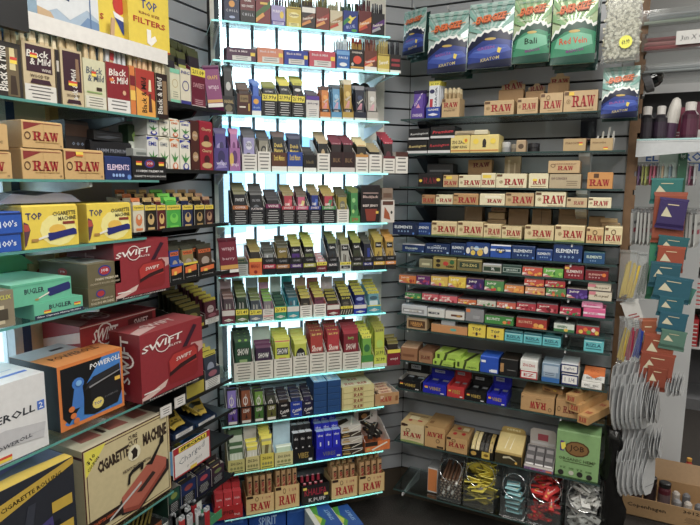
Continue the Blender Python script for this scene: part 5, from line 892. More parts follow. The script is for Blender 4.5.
WW = lambda c, pr=None, pc='1c1c1c', prc='e8d824': [('r', c, 0, 0, 1, 1), ('p', 'e0dcd0', [(.1, .22), (.5, .34), (.9, .22), (.5, .12)]), ('t', 'wwjd', '3c3434', .5, .22, .5, .07), ('r', prc if pr else 'd8d4cc', 0, .55, 1, .93)] + ([('t', pr, pc, .5, .74, .84, .24)] if pr else [])
WP = lambda c, a='9c9c94': [('p', a, [(.2, .1), (.42, .1), (.4, .7), (.25, .75)]), ('p', a, [(.55, .1), (.8, .1), (.75, .7), (.6, .75)]), ('r', c, .1, .8, .9, .98)]
cp('maroon carton with grey label', 222, 235, 309.5, 290, '6c2c3c', WW('6c2c3c'), 'mauve-grey pouch', '54444c', '6c4c44', WP('4c3c44'), 3, back=279, inner='e0c4cc')
cp('dark green carton with yellow price', 235.6, 248.6, 308.6, 284, '4c6a34', WW('4c6a34', '2/1.49'), 'dark green leaf pouch', '24362c', '5c6c2c', WP('2c4434'), 5, back=276, inner='c8dce0')
cp('slate carton with yellow price', 249.4, 262, 309, 290, '5c6878', WW('5c6878', '2/1.49'), 'slate grey pouch', '4c545c', '5c6c34', WP('3c444c'), 4, back=277, inner='c0dce8')
cp('white and pink carton with red writing', 262.6, 274, 309, 291, 'd8ccc8', [('w', 0, .5, 1, 1, 'd4d0c8', '8c8c84', 3), ('r', 'd85c5c', .05, .38, .95, .44), ('p', '2c2c2c', [(.05, .2), (.5, .34), (.95, .2), (.5, .08)]), ('p', 'e0dcd0', [(.15, .2), (.5, .30), (.85, .2), (.5, .12)])], 'green-headed grey pouch', '7c747c', '6c9c3c', WP('7c747c'), 4, back=276, inner='e8a8c8', backc=[('r', 'e8c830', 0, .85, 1, 1)])
cp('sea green carton with yellow price', 274.6, 286.6, 306, 294, '1c8c6c', WW('1c8c6c', '2/.99'), 'deep green pouch', '1c4438', '24503c', WP('1c4438', '8cb8a0'), 4, back=276, inner='c4dcd4')
cp('turquoise carton with grey label', 287.2, 299.4, 305.5, 285, '1c94a0', WW('1c94a0'), 'turquoise leaf pouch', '1c6c80', '2c4c50', [('e', '4c5860', .3, .5, .18, .3), ('r', 'a8c8d0', .6, .2, .75, .8)], 5, back=274, inner='1cb4b8')
cp('white-lipped carton of gold-banded pouches', 300, 312.2, 305.5, 288, 'dcd8d0', [WL], 'black pouch with gold bands', '34302c', 'a89c30', [('r', 'c89c30', 0, .0, 1, .12), ('t', '2/.99', '1c1c1c', .5, .88, .7, .14), ('w', .1, .3, .9, .7, '34302c', '8c8470', 3)], 4, back=277, inner='e0b8a0')
cp('white-lipped carton of magenta pouches', 313.4, 326.2, 304, 285, 'dcd8d0', [WL], 'magenta and gold pouch', '6c3448', 'a89c30', [('r', 'c89c30', 0, .0, 1, .1), ('p', 'c83c8c', [(.1, .3), (.9, .5), (.9, .35), (.1, .15)]), ('t', '2/.99', '1c1c1c', .5, .84, .7, .14)], 5, back=277, inner='d87c70')
cp('dark maroon carton with light label', 327, 339.8, 304, 291, '7c2430', WW('7c2430'), 'dark pouch with yellow price head', '342c24', '8c842c', [('w', .1, .2, .9, .6, '342c24', '8c8470', 3)], 4, back=276, inner='d8c8cc')
cp('zigzag-patterned carton with yellow price', 340.4, 353, 306, 284, '2c2820', [('r', 'e8d824', 0, .72, 1, 1), ('t', '2/.99', '1c1c1c', .5, .86, .7, .16)] + [('p', 'c8bcac', [(.1 * i, .1), (.1 * i + .05, .1), (.1 * i + .15, .6), (.1 * i + .1, .6)]) for i in range(0, 9, 2)], 'black pouch with yellow price head', '2c2c28', 'a8a028', [('w', .1, .1, .9, .6, '2c2c28', '8c8470', 4), ('t', '2/.99', 'e0d830', .5, .84, .9, .14)], 5, back=277, inner='d8ccd0', bandart=[('t', '2/.99', '1c1c1c', .5, .5, .8, .6)])
cp('cobalt carton with white label', 353.8, 366.6, 304, 283, '14289c', WW('14289c'), 'cobalt pouch with yellow head', '14206c', 'b0ac28', [('e', '8c9cd8', .5, .7, .4, .14), ('w', .1, .1, .9, .4, '1c2878', '8c94b8', 3)], 5, bandart=[('t', '2/.99', '1c1c1c', .5, .5, .8, .6)], inner='a8b8c8')
cp('teal carton at the shelf end', 367.2, 381, 305, 282, '2494a8', [('r', 'e8d824', 0, .88, 1, 1), ('p', 'd8e0dc', [(.1, .35), (.5, .6), (.9, .35), (.5, .2)]), ('t', 'wwjd', '1c3c44', .5, .38, .6, .14)], 'pale teal pouch with yellow head', '5c98a8', 'b0ac28', [('r', 'c8d8dc', .1, .1, .9, .5), ('e', '3c5c6c', .5, .7, .4, .14)], 5, bandart=[('t', '2/.99', '1c1c1c', .5, .5, .8, .6)], inner='a8d0d8')
r = BB[8]
WS = [('w', 0, 0, 1, 1, 'd8d4c8', '6c6c64', 6)]
SM = lambda c, c2, tx='SHOW': [('r', c, .1, .58, .9, .84), ('t', tx, 'e8e8e0', .5, .71, .72, .2), ('r', c2, .25, .12, .75, .48), ('t', 'BLUNT', 'e8e4d0', .5, .30, .4, .12)]
cp('wide white-lipped carton of dark green pouches', 233.8, 254, 362.5, 337, 'd8d4c8', WS, 'dark green bagged wrap', '1c4c30', '284c34', SM('243c2c', '8ca86c'), 4, back=330, rise=.008, pname='wrap_pouch', pcat='pouch', bandart=[('e', '7cb83c', .3, .5, .1, .3), ('e', '7cb83c', .7, .5, .1, .3)])
cp('wide white-lipped carton of purple pouches', 254.4, 273.4, 360.5, 343.5, 'd8d4c8', WS, 'dark purple bagged wrap', '3c2444', '5c2c50', SM('3c3448', '5cb0b8'), 2, back=326, inner='c4d8cc', pname='wrap_pouch', pcat='pouch')
cp('wide white-lipped carton of lime and magenta pouches', 273.8, 292.4, 358.6, 338, 'd8d4c8', WS, 'lime and magenta bagged wrap', 'c0c82c', 'c8cc40', SM('2c3430', 'b02c5c'), 5, back=329, rise=.006, pname='wrap_pouch', pcat='pouch', bandart=[('r', 'c83c5c', 0, .4, 1, .7)])
cp('white-lipped carton of lime and black pouches', 293, 309, 356, 339.5, 'd8d4c8', WS, 'lime and black bagged wrap', 'b4bc38', 'c8cc50', [('e', '1c1c20', .5, .55, .4, .3), ('t', 'JUICE', 'f0f0e8', .5, .55, .6, .2)], 4, back=327, rise=.010, pname='wrap_pouch', pcat='pouch')
RDP = lambda: [('t', 'Show', 'e8dcd0', .5, .62, .8, .2), ('r', '4c4c50', .0, .5, 1, .52), ('e', '5c9c3c', .4, .25, .25, .12), ('e', 'd83c2c', .6, .2, .2, .1)]
cp('white-lipped carton of brick red pouches', 309.6, 326, 353, 331, 'd8d4c8', WS, 'brick red bagged wrap', 'a83830', '8c3428', RDP(), 4, back=322, rise=.010, pname='wrap_pouch', pcat='pouch', bandart=[('t', '2/.99', 'e8c850', .5, .5, .8, .5)])
cp('white-lipped carton of strawberry red pouches', 326.4, 342, 351.5, 330, 'd8d4c8', WS, 'strawberry red bagged wrap', 'b03038', '9c2c30', RDP(), 4, back=321, rise=.010, pname='wrap_pouch', pcat='pouch', bandart=[('t', '2/.99', 'e8c850', .5, .5, .8, .5)])
cp('white-lipped carton of wine red pouches', 342.6, 361, 352, 328.5, 'd8d4c8', WS, 'wine red bagged wrap', '7c1c2c', 'a02838', [('t', 'SHOW', 'e8dcd0', .5, .58, .7, .2), ('r', 'd8a8a8', .3, .25, .7, .3), ('t', 'berry', '8cc060', .5, .86, .4, .14)], 4, back=320, rise=.009, pname='wrap_pouch', pcat='pouch', inner='d8c0b0')
cp('green carton of lime price-banded pouches', 361.4, 373.4, 355, 334, '8cb83c', [('r', 'd0d0c4', 0, 0, 1, .45), ('r', '3c8c3c', 0, .5, 1, 1)], 'lime green pouch with yellow band', '6ca838', 'd8d82c', [('r', 'd8d82c', 0, .1, 1, .3), ('t', '2/.99', '1c3c1c', .5, .2, .8, .14), ('e', '2c6c3c', .5, .6, .35, .16)], 5, back=322, rise=.010, bandart=[('t', '2/.99', '1c3c1c', .5, .5, .8, .6)], inner='c8d440')
cp('acid yellow carton of price-banded pouches', 374, 386.8, 356, 327, 'c8d434', [('t', '2/.99', '2c3c1c', .5, .7, .7, .3), ('r', 'd0d0c4', 0, 0, 1, .3)], 'acid yellow pouch with black numbers', 'b8c42c', '9c9c2c', [('t', '2/.99', '2c3c1c', .5, .3, .8, .12), ('e', 'a8cc4c', .5, .6, .36, .14), ('r', '8c9828', 0, .44, 1, .46)], 5, back=317, rise=.008, bandart=[('t', '2/.99', '1c1c1c', .5, .5, .8, .6)], inner='d0cc98')
cp('small maroon carton with yellow strip', 387.2, 400.4, 349.5, 341, '7c1c2c', [('r', 'e8d824', 0, .78, 1, 1), ('t', 'wwjd', 'd8ccc0', .5, .4, .6, .2)], 'black pouch with dim yellow head', '2c241c', '6c6420', [('t', 'black', '8c8460', .5, .5, .6, .2)], 3, spread=3)
r = BB[9]
LF = lambda c, c2='d8d4d0': [('o', c2, .45, .62, .28, .16, .72), ('o', c2, .6, .3, .2, .12, .7), ('p', c2, [(.3, .1), (.36, .08), (.55, .85), (.5, .88)])]
LK = lambda c: [('r', c, .12, .1, .88, .92), ('t', 'LEAF', 'e0d8d0', .5, .75, .5, .2), ('r', 'd8d0c8', .15, .05, .85, .2), ('p', '2c2020', [(.4, .3), (.6, .3), (.5, .6)])]
for x0, x1, yl, yt, nm, c, pc in ((226.5, 239, 408, 386, 'violet', '5c4094', '8c7cc8'), (240, 252.8, 406.5, 386, 'rust brown', '7c4024', '8c4c2c'), (253.4, 265, 405, 387, 'leaf green', '3c6c24', '6c9438'), (265.6, 277.6, 403.5, 391, 'olive', '5c5c24', '3c4034')):
    cp('black carton with %s panel' % nm, x0, x1, yl, yt, '18161a', LK(c), '%s swirl-print pouch' % nm, pc, '2c2830', LF(c), 3, rise=.004, pname='wrap_pouch', pcat='pouch', bandh=.06)
for x0, x1, yl, yt, nm, c, pc in ((278.2, 290, 402.5, 391, 'charcoal', '1c181c', '3c3028'), (290.4, 302.4, 401.5, 389, 'bright blue', '1c389c', '203060'), (302.8, 313, 400.5, 388, 'midnight', '1c1838', '2c2448')):
    cp('%s carton with white script' % nm, x0, x1, yl, yt, c, [('t', 'HIGH', 'e0dcd8', .5, .82, .5, .12), ('t', 'Cones', 'e8e4e0', .52, .45, .8, .26, 18), ('r', 'c8c4c0', .3, .15, .7, .2)], '%s foil pouch' % nm, pc, '2c2c3c', [('e', '6c7080', .5, .6, .3, .16), ('t', 'cones', 'b8b4b0', .5, .3, .7, .1, 20)], 4, rise=.008, pname='wrap_pouch', pcat='pouch')
# ten stacked blue boxes
cols = ((313.5, 327), (327.4, 341)); zz0 = r.z
r.k += 1
for c, (x0, x1) in enumerate(cols):
    u0 = hit('B', .246, x0, 390)[0]; u1 = hit('B', .246, x1, 390)[0]; w = u1 - u0 - .002
    for k in range(5):
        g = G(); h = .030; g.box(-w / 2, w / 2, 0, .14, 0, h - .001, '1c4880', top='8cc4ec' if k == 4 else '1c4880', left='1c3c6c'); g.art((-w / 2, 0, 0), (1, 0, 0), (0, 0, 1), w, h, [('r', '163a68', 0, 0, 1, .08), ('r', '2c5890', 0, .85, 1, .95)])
        if k == 4: g.art((-w / 2, 0, h - .001), (1, 0, 0), (0, 1, 0), w, .14, [('r', 'd8ecf8', .1, .1, .4, .9), ('r', 'b8dcf4', .6, .2, .8, .7)])
        o = g.build('flat_blue_box'); tag(o, 'flat blue box, %s up in the %s stack on the ninth bay shelf' % (ORD[k + 1], ('first', 'second')[c]), 'box'); put(o, 'B', (u0 + u1) / 2, .246, r.z + k * h, random.uniform(-.02, .02))
# cream packs with red lettering in open-lid carton
u0 = hit('B', .246, 341.6, 400)[0]; u1 = hit('B', .246, 374.4, 400)[0]; w = u1 - u0 - .004
for k in range(4):
    g = G(); h = .027; g.box(-w / 2, w / 2, 0, .13, 0, h - .001, 'd4c888'); g.art((-w / 2, 0, 0), (1, 0, 0), (0, 0, 1), w, h, [('t', 'RAW', '8c3c2c', .5, .5, .3, .6), ('r', 'a8985c', .0, .0, 1, .06), ('r', 'b8a868', .33, .1, .34, .9), ('r', 'b8a868', .66, .1, .67, .9), ('r', 'b8a868', .02, .1, .04, .9)])
    if k == 3: g.art((-w / 2, 0, h - .001), (1, 0, 0), (0, 1, 0), w, .13, [('r', 'e4dcb8', .05, .1, .95, .9), ('t', 'RAW', 'c0504c', .3, .3, .3, .2), ('t', 'RAW', 'c0504c', .7, .3, .3, .2), ('t', 'RAW', 'c0504c', .5, .7, .3, .2)])
    o = g.build('cream_paper_box'); tag(o, 'cream box with red lettering, %s up in its stack by the blue boxes' % ORD[k + 1], 'box'); put(o, 'B', (u0 + u1) / 2, .246, r.z + k * h, random.uniform(-.01, .01))
g = G(); g.box(-w / 2, w / 2, 0, .003, 0, .176, 'd4c486'); g.art((-w / 2, 0, 0), (1, 0, 0), (0, 0, 1), w, .176, [('t', 'RAW', 'b01c26', .38, .9, .5, .11), ('t', '32', '8c3c2c', .84, .72, .14, .1), ('p', '8fa35c', [(0, .54), (.2, .6), (.5, .57), (.8, .61), (1, .56), (1, .54)])]); o = g.build('standing_card'); tag(o, 'cream display card reading 32 standing behind the cream boxes', 'card'); put(o, 'B', (u0 + u1) / 2 + .0, .11, r.z + .002)
e = cp('open white-lined carton of tan packs', 375, 399, 393, None, 'b98c5c', [('t', 'RAW', 'b0342c', .45, .5, .5, .4), ('r', '8c5c34', .85, .3, .95, .7)], '', 'tan', 'tan', [], n=0, d=.15, hb=.055, inner='e8e0dc')
for k in range(5):
    g = G(); g.box(-.035, .035, -.012, .012, 0, .014, 'd8b898'); g.art((-.035, -.012, .014), (1, 0, 0), (0, 1, 0), .07, .024, [('t', 'RAW', 'b8443c', .5, .5, .6, .6)]); o = g.build('paper_pack'); tag(o, 'tan pack lying %s from the front in the open white-lined carton' % ORD[k + 1], 'paper pack'); put(o, 'B', (e['u0'] + e['u1']) / 2 + .004 * (k % 3), .23 - .024 * k, r.z + .032 + .004 * k, .12, 0)
r = BB[10]
ZL = [('t', 'ZIG ZAG', '3c3820', .5, .7, .7, .18), ('e', '8c8c50', .2, .35, .08, .1), ('e', '8c8c50', .4, .35, .08, .1), ('e', '8c8c50', .6, .35, .08, .1), ('e', '8c8c50', .8, .35, .08, .1), ('r', '6c6c40', .1, .1, .9, .16)]
cp('tall olive carton of clear green-banded packs', 227.8, 245, 460, 428, 'c8c070', ZL, 'clear pack with green bands', 'c8d4c0', '4c6844', [('r', '4c7048', 0, .45, 1, .6), ('r', '4c7048', 0, .68, 1, .8), ('r', 'e8eee4', .2, .02, .25, .42), ('r', 'e8eee4', .45, .02, .5, .42), ('r', 'e8eee4', .7, .02, .75, .42)], 4, back=424, rise=.003, inner='c8d0b8', pname='cone_pack', pcat='cone pack')
cp('cream carton of yellow-banded clear packs', 245.6, 259.8, 456.5, 440, 'd4c880', ZL, 'clear pack with yellow band', 'd8d8c8', 'e8dc40', [('r', 'e8dc40', 0, .8, 1, .98), ('r', 'f0f0e8', .25, .05, .32, .7), ('r', 'f0f0e8', .6, .05, .67, .7)], 2, back=424, inner='e8e4dc', pname='cone_pack', pcat='cone pack')
cp('yellow carton of leaning cone packs', 260.2, 274, 453.5, 428, 'd8c83c', ZL, 'olive and yellow cone pack', 'b8b47c', 'e8dc40', [('p', '6c6438', [(.2, .1), (.5, .1), (.8, .9), (.4, .9)]), ('r', 'e8dc40', 0, .75, 1, .9)], 4, back=422, inner='d8d4c8', spread=5, pname='cone_pack', pcat='cone pack')
cp('carton with pale blue inside and one mint pack', 274.6, 293, 452, 443, 'd0c888', ZL, 'pale mint pack', 'c4dcc0', 'd8e8d8', [], 1, back=414, inner='bcdcec', pname='cone_pack', pcat='cone pack')
def blocks(x0, x1, yl, yt, desc, c, lip, bd, bc, ba, cols, rows, bh=.09, topc=None, back=None, inner=None, backc=()):
    e = cp(desc, x0, x1, yl, None, c, lip, '', 'tan', 'tan', [], n=0, d=.13, hb=.05, inner=inner or c, back=back, backc=backc)
    zt = hit('B', .24, (x0 + x1) / 2, yt)[1] - r.z; pw = (e['w'] - .006) / cols; first = None
    for k in range(rows):
        for q in range(cols):
            if first is None:
                g = G(); W_ = pw * .93; g.box(-W_ / 2, W_ / 2, 0, .03, 0, zt - .004, bc, top=topc or bc); g.art((-W_ / 2, 0, 0), (1, 0, 0), (0, 0, 1), W_, zt - .004, ba); first = g.build('flip_pack'); o = first
            else: o = first.copy(); COL.objects.link(o)
            tag(o, '%s, %s row, %s along, in the %s' % (bd, ('front', 'middle', 'rear')[k], ORD[q + 1], desc), 'pack'); put(o, 'B', e['u0'] + .003 + pw * (q + .5), .238 - .037 * k, r.z + .003 + .022 * k, 0, -.05)
VB = [('t', 'VIBES', 'a88c3c', .5, .5, .5, .4), ('r', 'd8d8d8', .75, .1, .92, .25)]
blocks(292.6, 314, 448, 433, 'black carton of black and white packs', '16161a', VB, 'black pack', '16161a', [('t', 'vibes', 'c8c8c8', .5, .8, .6, .1), ('e', 'c8c8c8', .5, .45, .16, .07), ('r', 'b8b8b8', .1, .1, .9, .14)], 3, 3, topc='dce4ec', back=420)
blocks(316, 342, 448, 431, 'blue carton of blue packs', '1c20a8', [('t', 'VIBES', '6c6c7c', .5, .5, .5, .4), ('r', 'd8d8d8', .8, .1, .94, .25)], 'blue pack', '2028c0', [('t', 'vibes', 'd0d4f0', .5, .85, .7, .1), ('r', 'd8dcf0', .42, .45, .58, .6), ('r', 'b8bcf0', .1, .03, .9, .1)], 3, 3, topc='a8c8f4', back=414, backc=[('r', 'c8d4e4', .1, .65, .4, .85)])
r.k += 1
u0 = hit('B', .246, 342.5, 440)[0]; u1 = hit('B', .246, 363, 440)[0]; w = u1 - u0
zc = 0
for k in range(5):
    g = G(); h = .026; cc = ('3c2c20', '24201c', 'b8b0a4', '3c3028', 'c8c4bc')[k]; g.box(-w / 2, w / 2, 0, .11, 0, h - .001, cc, top='c8c4bc'); g.art((-w / 2, 0, 0), (1, 0, 0), (0, 0, 1), w, h, [('p', 'e0dccc', [(.45, .15), (.5, .35), (.95, .9), (.97, .8)]), ('r', 'b89450', .05, .2, .4, .45), ('r', '8c6c3c', .1, .6, .35, .8)])
    g.art((-w / 2, 0, h - .001), (1, 0, 0), (0, 1, 0), w, .11, [('p', '2c2420', [(0, .2), (.6, .5), (.6, .8), (0, .6)]), ('p', 'f0ece0', [(.5, .1), (.55, .05), (.95, .8), (.9, .85)])])
    o = g.build('cone_carton'); tag(o, 'flat dark carton picturing a white cone, %s up in its stack' % ORD[k + 1], 'carton'); put(o, 'B', (u0 + u1) / 2, .246 - .006 * k, r.z + k * h, random.uniform(-.12, .12))
e = cp('orange open carton of black cone packs', 365, 390, 441, None, 'd8702c', [('p', 'e0dccc', [(.25, .2), (.3, .1), (.9, .7), (.88, .85)]), ('r', '2c2420', .0, .55, .5, 1), ('r', 'c8a050', .05, .2, .2, .4)], '', 'tan', 'tan', [], n=0, d=.16, hb=.10, inner='e8e4e0', back=408)
for k in range(7):
    g = G(); g.box(-.012, .012, -.045, .045, 0, .012, '24201e'); g.art((-.012, -.045, .012), (1, 0, 0), (0, 1, 0), .024, .09, [('p', 'e0dccc', [(.3, .1), (.5, .1), (.8, .9), (.6, .9)]), ('r', 'c8a050', .1, .4, .4, .6)]); o = g.build('cone_pack'); tag(o, 'slim black cone pack, %s in the orange open carton' % ORD[k + 1], 'cone pack'); put(o, 'B', (e['u0'] + e['u1']) / 2 + .018 * ((k % 3) - 1), .19 - .006 * k, r.z + .03 + .012 * (k // 2) + .02, random.uniform(-.5, .3), -.1)
g = G(); g.box(-.04, .04, 0, .003, 0, .05, 'c8702c'); g.art((-.04, 0, 0), (1, 0, 0), (0, 0, 1), .08, .05, [('r', '2c2018', .02, .1, .78, .95), ('e', 'c89050', .4, .5, .2, .25), ('p', 'e8e4d8', [(.3, .15), (.34, .05), (.85, .5), (.82, .6)]), ('t', '6', '2c2018', .9, .5, .1, .4)])
o = g.build('header_card'); tag(o, 'orange card with a 6 and a white cone above the orange carton', 'card'); u, z = hit('B', .09, 366, 421); put(o, 'B', u, .085, z)
r = BB[11]
def cones(x0, x1, yl, yt, desc, cols=4, rows=3, flat=False):
    RW_ = [('t', 'RAW', 'b01c26', .5, .38, .72, .4), ('o', '6b4a2c', .38, .78, .06, .12, .7), ('t', '1 1/4', 'b05c4c', .72, .8, .3, .14), ('r', '3a2418', .02, .85, .25, .98), ('r', 'a8844c', .98, 0, 1, 1)]
    e = cp(desc, x0, x1, yl, None, 'd8b678', RW_, '', 'tan', 'tan', [], n=0, d=.13, hb=.09, inner='a88858')
    zt = hit('B', .22, (x0 + x1) / 2, yt)[1] - r.z; pw = (e['w'] - .008) / cols; first = None
    for k in range(rows):
        for q in range(cols):
            if first is None:
                g = G(); L = zt - .006; g.cyl((0, 0, 0), (0, 0, L), pw * .30, pw * .43, 'c09868', 8, '8c6c44')
                g.art((-pw * .25, -pw * .44, L * .3), (1, 0, 0), (0, 0, 1), pw * .5, L * .6, [('t', 'RAW', 'a02c2c', .5, .5, .8, .7, 90), ('r', '3a2418', .1, .9, .9, .98)])
                first = g.build('cone_tube'); o = first
            else: o = first.copy(); COL.objects.link(o)
            tag(o, 'tan cone tube, %s row, %s along, in the %s' % (('front', 'middle', 'rear')[k], ORD[q + 1], desc), 'tube'); put(o, 'B', e['u0'] + .004 + pw * (q + .5), .228 - .036 * k, r.z + .003 + .012 * k, 0, -.06)
blocks(214, 243, 506, 493, 'red carton of red upright cases', 'b82024', [('t', 'CLIPPER', '5c1418', .4, .5, .6, .3), ('t', 'fresh', 'e8c0c0', .8, .3, .2, .2)], 'red case', 'c83038', [('t', 'icon', 'f0d0d0', .5, .75, .6, .1), ('r', 'f0d8d8', .4, .35, .6, .5), ('r', 'f0d8d8', .1, .02, .9, .08)], 3, 3, topc='d84048')
cones(246, 274.6, 494.5, 474, 'tan carton of cones nearest the red one'); cones(275, 299.6, 485.5, 468, 'tan carton of cones with rolled ends')
e = cp('black carton with crimson lettering', 301.5, 329.6, 484, None, '1c1214', [('t', 'KHALIFA', 'a01c34', .5, .62, .8, .36), ('t', 'K.PUFF', 'd0c8c8', .55, .2, .6, .2), ('r', 'e8d040', .05, .75, .18, .88), ('r', 'e8d040', .8, .35, .95, .48)], '', 'tan', 'tan', [], n=0, d=.12, hb=.07, inner='2c2426')
for k in range(8):
    g = G(); g.cyl((0, 0, 0), (0, 0, .06), .009, .009, '221a1c', 10); g.cyl((0, 0, .06), (0, 0, .088), .0075, .0065, 'b03048', 10, 'e0a0a8'); o = g.build('tube_bottle'); tag(o, 'black tube with red top, %s in the black crimson-lettered carton' % ORD[k + 1], 'tube'); put(o, 'B', e['u0'] + .018 + .026 * (k % 4), .225 - .05 * (k // 4), r.z + .003 + .01 * (k // 4))
cones(331.5, 357.6, 478, 464, 'tan carton of cones beside the black one'); cones(359, 384.6, 474.5, 459, 'tan carton of cones at the shelf end')
# blue cartons low under the bay
r = BB[12]
for i, (x0, x1, yt, c, tx) in enumerate(((205, 248, 516, '1c50a8', ''), (249, 286, 505, '1c50a8', 'SPIRIT'), (287, 306, 499, '2058b0', ''))):
    BOX(r, x0, x1, yt, ('low blue box half hidden', 'long low blue box with pale lettering', 'short low blue box')[i], c, [('t', tx, 'a8c8f0', .5, .6, .5, .3)] if tx else [('r', '3c70c8', .1, .7, .9, .8)], .12, v=.2, name='blue_box', cat='box', lid=False)
for i, (x0, x1, y0) in enumerate(((318, 343, 503), (342, 364, 501))):
    u0, z0 = hit('B', .40, x0, 522); u1, _ = hit('B', .40, x1, 522); w = u1 - u0; h = hit('B', .40, (x0 + x1) / 2, 527)[1] - .0; h = max(min(h, .2), .06)
    g = G(); d = .17; g.box(-w / 2, w / 2, 0, d, 0, h, '1c50a0', top='2458a8', left='b8c8c0')
    g.art((-w / 2, 0, h), (1, 0, 0), (0, 1, 0), w, d, [('r', 'd8dcd8', 0, 0, .2, 1), ('p', '4c9c2c', [(.2, 0), (.5, .3), (.35, .6), (.5, 1), (.2, 1)]), ('p', 'c8d43c', [(.2, .2), (.4, .4), (.28, .6), (.2, .7)]), ('t', 'SPIRIT', '8cb8e8', .75, .5, .5, .1, 90)])
    g.art((-w / 2, 0, 0), (1, 0, 0), (0, 0, 1), w, h, [('p', '4c9c2c', [(0, .2), (.5, .5), (0, .8)]), ('r', 'd8dcd8', .6, .3, .9, .6)])
    o = g.build('floor_carton'); tag(o, ('first', 'second')[i] + ' of two blue and green cartons standing under the bay shelves', 'carton'); put(o, 'B', (u0 + u1) / 2, .40, 0, .1)
# ================================================================== LEFT WALL SHELVES
r = LL[1]
g = G(); g.box(0, .45, -.003, 0, 0, .04, 'e0ddd8'); o = g.build('price_rail'); tag(o, 'blank white price rail along the top left-wall shelf', 'price rail'); put(o, 'L', .90, .324, r.z - .036)
g = G(); g.box(0, .45, -.02, 0, 0, .075, '1c1c1e'); o = g.build('dark_rail'); tag(o, 'black rail at the near end of the top left-wall shelf', 'rail'); put(o, 'L', .44, .325, r.z - .050)
BOX(r, 36, 98, -24, 'large carton with pale sky painting', 'a8bcd0', [('p', 'd8dce0', [(0, .1), (.3, .3), (.5, .15), (.8, .45), (1, .3), (1, .9), (0, .8)]), ('p', '7090b8', [(.6, 0), (1, 0), (1, .25), (.8, .3)]), ('p', 'c8a880', [(0, 0), (.3, .0), (.2, .2), (0, .25)]), ('p', '30486c', [(.3, .6), (.5, .5), (.55, .8), (.4, .9)]), ('r', '5878a4', .84, 0, .86, 1)], .2, v=.30, name='painted_carton')
TOPF = lambda tx: [('t', 'TOP', '2c3c90', .5, .76, .4, .16), ('t', 'KING SIZE', '8c3c2c', .5, .60, .5, .045), ('t', 'FILTERS', 'b83024', .5, .46, .78, .10), ('p', 'f0ece8', [(.42, .1), (.42, .34), (.52, .34), (.52, .2), (.62, .26), (.66, .18), (.52, .06)]), ('r', 'b83024', 0, 0, 1, .03)]
BOX(r, 98, 127, -10, 'yellow filter carton with red, white and blue shape', 'e8cc20', [('e', 'c83028', .72, .75, .22, .2), ('p', 'e8e8ec', [(.5, .6), (.95, .5), (.95, .42), (.55, .48)]), ('p', '28408c', [(.55, .48), (.95, .42), (.92, .12), (.8, .2)]), ('t', 'S', 'b83024', .1, .42, .14, .12)], .16, v=.29, name='filter_carton')
BOX(r, 128, 169, -8, 'yellow filter carton with blue and red lettering', 'e8cc20', TOPF('TOP'), .16, v=.31, name='filter_carton')
r = LL[2]
BM = lambda c, vert=False, wc='d8d4cc', big=True: ([('t', 'Black', wc, .5, .83, .7, .13, 0, .2), ('t', '& Mild', wc, .56, .68, .72, .13, 0, .2)] if not vert else [('t', 'Black & Mild', wc, .2, .52, .82, .11, 90)])
def bm(x0, x1, yl, ys, desc, c, art, stick='d8c090', tip='e8d8b0', m=5, n=2, **k):
    STICKS(r, x0, x1, yl, ys, desc, c, art, 'wood tipped cigar', stick, m, n, tip, d=.08, sname='tipped_cigar', scat='cigar', r=.0065, **k)
bm(-14, 22, 41, 27, 'black carton with sideways white lettering', '2c2622', [('r', '6c5c40', .55, .02, .9, .9), ('p', '3c2c20', [(.62, .05), (.84, .05), (.8, .4), (.66, .4)]), ('p', 'd8c890', [(.64, .5), (.82, .5), (.8, .9), (.66, .9)]), ('t', 'Black & Mild', 'e0dcd4', .42, .5, .8, .16, 90)] + STKR(.66, .62, .2, .12))
bm(23, 55, 44, 36, 'tan carton with maroon panel and warning', 'c8b48c', [('r', '3c1c2c', .1, .5, .92, .96), ('t', 'Black', 'e0dcd4', .48, .82, .7, .12, 4, .2), ('t', '& Mild', 'e0dcd4', .54, .69, .66, .12, 4, .2), ('t', 'WINE', 'd8ccc0', .72, .55, .3, .05), ('t', 'WOOD TIP', '4c3828', .5, .43, .6, .06), ('p', '3c1c2c', [(.18, .3), (.25, .38), (.8, .38), (.86, .3)]), ('w', 0, 0, 1, .28, 'd8d4cc', '5c5c5c', 4)] + STKR(.22, .74, .22, .08))
bm(56, 60.5, 50, 44, 'narrow dark carton squeezed between two tan ones', '241c20', [('r', 'c8c0b4', .2, .6, .8, .8)], m=1)
bm(61, 83, 50, 38, 'tan carton with sideways lettering on maroon', 'c8b48c', [('r', '3c1c2c', .1, .26, .92, .96), ('t', 'Black & Mild', 'e0dcd4', .58, .34, .62, .16, 90), ('p', '8c6c50', [(.66, .45), (.84, .45), (.82, .85), (.68, .85)]), ('t', 'WOOD TIP', '4c3828', .5, .18, .6, .06), ('p', '3c1c2c', [(.18, .04), (.25, .11), (.8, .11), (.86, .04)])] + STKR(.3, .36, .4, .08))
bm(83.6, 106, 60, 45, 'pale cream-green carton with grey lettering', 'd0cca8', [('t', 'Black', '5c6470', .5, .78, .74, .14, 4, .2), ('t', '& Mild', '5c6470', .55, .63, .74, .14, 4, .2), ('w', .05, .02, .95, .26, 'd8d4c4', '6c6c5c', 4), ('r', '3c2c20', .55, .38, .8, .45), ('r', '8ca860', .1, .32, .8, .35)] + STKR(.35, .66, .2, .1))
